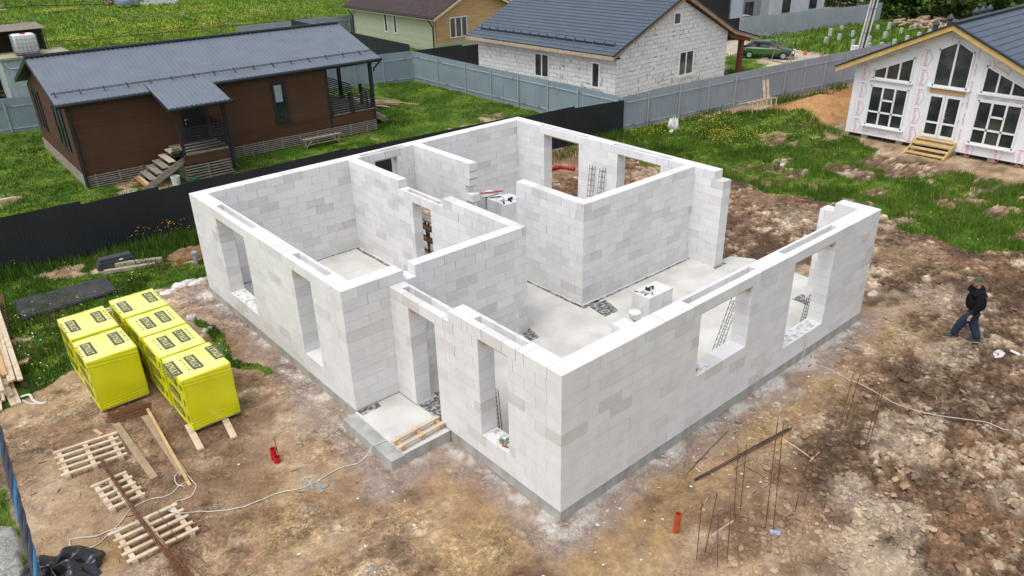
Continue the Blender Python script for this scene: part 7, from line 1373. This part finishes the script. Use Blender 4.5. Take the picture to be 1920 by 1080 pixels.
for k in range(4): T.text('HotWell.u', (.75+.85*k, -.006, .10), (1,0,0), (0,0,1), .08, mirror=True, sx=.9, shear=.3)
for k in range(4): T.text('HotWell', (.72+.62*k, -.006, 3.32+.27*k), (.91,0,.41), (-.41,0,.91), .09, sx=.8)
stamp(5.55, .18, -pi/2); stamp(6.7, .18, -pi/2); stamp(7.6, .18, -pi/2)
T.build('printed_logo', M_WPRINT, WH)
# steps
sx0, sx1 = 3.42, 5.16
for i in range(4): m = MB(); z = .36-.165*i; y = -.02-.27*(i+1); m.box(sx0+.06, sx1-.06, y, y+.29, z-.04, z); m.build('step_tread', mat('step_timber', (.62,.45,.20), (.50,.34,.13), sc=3) if i == 0 else bpy.data.materials['step_timber'], WH)
m = MB()
for x in (sx0+.03, sx1-.03): m.beam((x,.0,.26),(x,-1.22,GZ-.04), .05, .24)
m.box(sx0+.06,sx1-.06,-.33,-.30,.10,.26); m.build('step_stringer', bpy.data.materials['step_timber'], WH)
# flues on the far slope and ridge
M_FLUE = mat('flue_cap', (.055,.068,.085), (.045,.055,.07), sc=3, rough=.5)
def flue(px, py_b, py_t, label, xl):
    # xl: local x on the left slope
    X0_ = None; 
    best = None
    for yy in np.arange(.0, 12, .05):
        zz2 = zt0+.24+(xl+ovs)*sr if xl < xm else zap+.28
        wx, wy = 29.0+yy, 9.60-xl; D = np.array([wx, wy, zz2])-CAMLOC; u_ = 960+FPX*(D@_r)/(D@_d); v_ = 540-FPX*(D@_u)/(D@_d)
        if best is None or abs(u_-px) < best[0]: best = (abs(u_-px), wx, wy, zz2)
    _, wx, wy, z2 = best; root = thing('roof_flue', label, 'flue', (wx, wy, z2-.05), 0, 'flues on the roof of the wrapped house'); m = MB(); m.lathe((0,0,0), [(.17,0),(.17,.55),(.20,.56),(.20,.62)], 14); m.build('pipe', M_FLUE, root); m = MB(); m.lathe((0,0,.62), [(.26,0),(.26,.05),(.22,.10),(.05,.30),(0,.31)], 14); m.build('cap', M_FLUE, root); root.scale = (.6, .6, .75)
flue(1751, 0, 0, 'flue lowest on the roof, left of the others', 2.3); flue(1778, 0, 0, 'second flue from the left, just below the ridge end', 3.2); flue(1826, 0, 0, 'third flue, left one of the close group', 3.3); flue(1838, 0, 0, 'fourth flue, middle of the close group', 3.3); flue(1851, 0, 0, 'last flue, right one of the close group', 3.3)
# items by the mound
lad = thing('timber_trestle', 'pale timber framework with upright legs standing along the grey fence', 'timber frame', G(1380, 214, .1)); o_ = Vector(lad.location); zt3 = .35
A = Vector(G(1383, 196, zt3))-o_; Bq = Vector(G(1446, 182, zt3+.15))-o_; m = MB(); m.beam(A, Bq, .05, .04); m.build('rail', M_PALE, lad)
for t in (.28, .42, .56, .70, .84, .99): p = A.lerp(Bq, t); m = MB(); m.beam(p+Vector((0,-.36,.03)), p+Vector((0,-.40,-.60)), .05, .045); m.beam(p, p+Vector((0,-.36,0)), .05, .04); m.build('leg', M_PALE, lad)
for t in (.80, .91): p = A.lerp(Bq, t); m = MB(); m.beam(p, p+Vector((.1,.25,.95)), .13, .05); m.build('upright', M_PALE, lad)
m = MB(); m.lathe((0,0,0), [(.55,-.2),(.55,.04),(.50,.07),(0,.11)], 20); tag(m.build('hatch_cover', mat('green_hatch', (.025,.085,.06), (.02,.065,.045), sc=6, rough=.5), loc=G(1555, 184, GZ+.12)), 'dark green septic hatch cover beside the sand mound', 'hatch cover')
lump('sand_bag', 'white bag heap among the yellow flowers by the grey fence', 'bag', G(1262, 240), .35, .25, .35, M_SHEET, 77, cr=.6); lump('plastic_bag', 'small white scrap below the bag heap in the flowers', 'bag', G(1259, 249), .14, .1, .12, M_SHEET, 78, cr=.6); lump('plastic_bag', 'tiny white scrap in the worn grass right of the house', 'bag', G(1467, 310), .14, .09, .07, M_SHEET, 79, cr=.6)
# ------------------------------------------------------------------ car and barriers behind the fence
cq = G(1436, 112); car = thing('parked_car', 'two tone green and black coupe parked on the gravel behind the block house', 'car', G(1437,108), R(-62)); car.scale = (.93,.93,.93)
M_CG = mat('green_car_paint', (.045,.16,.03), (.04,.14,.028), sc=1, rough=.25, coat=.8); M_CB = mat('black_car_paint', (.012,.016,.022), (.02,.024,.03), sc=1, rough=.25, coat=.8)
prof = [(-2.1,.35,.62,.74,.70),(-2.0,.25,.82,.80,.80),(-1.5,.2,.90,.84,.86),(-.9,.2,.93,.86,.90),(0,.2,.90,.86,.86),(.9,.2,.86,.85,.84),(1.5,.2,.78,.82,.80),(1.95,.22,.66,.76,.72),(2.12,.32,.52,.66,.60)]
def loft(m_, P, yk): 
    vs = []
    for x, z0, z1, w0, w1 in P:
        for y, z in ((-w0,z0),(-w0*1.03,(z0+z1)*.5),(-w1*.97,z1*.96),(-w1*.6,z1+.02),(w1*.6,z1+.02),(w1*.97,z1*.96),(w0*1.03,(z0+z1)*.5),(w0,z0)): vs.append((x,y,z))
    n = 8; m_.add(vs, [(i*n+j, i*n+(j+1) % n, (i+1)*n+(j+1) % n, (i+1)*n+j) for i in range(len(P)-1) for j in range(n)]+[tuple(range(n))[::-1], tuple((len(P)-1)*n+j for j in range(n))])
m = MB(); loft(m, prof, 0); m.build('body', M_CB, car, smooth=True)
m = MB()
for s in (-1, 1): m.prism([(-1.6,.885*s,.35),(.9,.885*s,.45),(1.3,.875*s,.78),(-1.6,.89*s,.84)] if 1 else [], (0,.012*s,0)); m.prism([(-.6,.90*s,.62),(1.6,.87*s,.60),(1.0,.89*s,.80),(-.5,.90*s,.82)], (0,.012*s,0))
m.build('side_stripe', M_CG, car)
m = MB(); m.prism([(-1.75,-.66,.9),(-1.05,-.6,1.30),(.15,-.6,1.32),(.95,-.68,.90)], (0,1.30,0)); m.build('cabin', M_GL, car); m = MB(); m.prism([(-1.15,-.57,1.305),(.2,-.57,1.325),(.2,.57,1.325),(-1.15,.57,1.305)], (0,0,.02)); m.beam((.17,-.61,1.31),(.95,-.69,.90),.05,.05); m.beam((.17,.61,1.31),(.95,.69,.90),.05,.05); m.build('roof', M_CG, car)
for x in (-1.3, 1.3):
    for s in (-1, 1):
        m = MB(); m.tube([(x,.70*s,.31),(x,.90*s,.31)], .31, 18); wl = m.build('wheel', M_BLACK, car); m = MB(); m.tube([(x,.895*s,.31),(x,.915*s,.31)], .19, 12); m.build('rim', M_GALV, wl)
for s in (-1, 1): m = MB(); m.box(1.95,2.09,s*.62-.14,s*.62+.14,.50,.64); m.build('headlight', M_WF, car); m = MB(); m.box(.55,.75,s*.90-.06,s*.90+.08,.88,1.0); m.build('mirror', M_PIPE, car)
m = MB(); m.box(-2.12,-2.05,-.6,.6,.62,.72); m.build('tail_light', M_RED, car)
br2 = thing('timber_barrier', 'weathered timber trestle barrier in front of the green car', 'barrier', G(1470, 118)); o_ = Vector(br2.location); m = MB()
for (a, b_) in (((1440,111),(1443,88)),((1446,112),(1454,90)),((1472,112),(1462,92)),((1474,118),(1486,97)),((1483,118),(1485,96)),((1474,108),(1486,108)),((1443,89),(1462,93))):
    A = Vector(G(*a)); Bt = Vector(TOP(tuple(A), *b_)) if a[1] > b_[1]+4 else Vector(G(*b_, GZ+.9)); 
    if a[1] <= b_[1]+4: A = Vector(G(*a, GZ+.9))
    m.beam(A-o_, Bt-o_, .09, .06)
m.build('leg', M_GREYT, br2); m = MB(); m.beam(Vector(G(1440,112,GZ+.06))-o_, Vector(G(1492,122,GZ+.06))-o_, .1, .08); m.build('base', M_GREYT, br2)
plank('log_edging', 'long timber edging lying across the gravel yard', G(1378,103), G(1440,112), .14, .12, M_GREYT, None, 'edging')
A = G(1495, 120); m = MB(); m.tube([(0,0,0), Vector(TOP(A,1495,107))-Vector(A)], .08, 6); tag(m.build('wooden_stake', M_PALE, loc=A), 'short wooden stake right of the timber barrier', 'stake')
for i in range(12): a = (1445+5.0*i, 85+1.05*i); plank('edging_board', 'short plank in the row of boards edging the gravel', G(*a), G(a[0]+4, a[1]+2.4), .16, .05, M_PALE, 'boards edging the gravel behind the car', 'board')
for q in ((1509,103),(1541,109),(1572,107)): lump('marker_bag', ['left orange marker on the gravel','middle orange marker on the gravel','right orange marker near the fence top'][(1509,1541,1572).index(q[0])], 'marker', G(*q), .16, .13, .22, mat('orange_marker', (.75,.14,.04), (.6,.1,.03)), int(q[0]), cr=.5)
m = MB(); m.lathe((0,0,0), [(.28,0),(.34,.12),(.2,.16),(0,.16)], 16); tag(m.build('black_tub', M_BLACK, loc=G(1365, 146)), 'black tub at the right corner of the block house', 'tub')
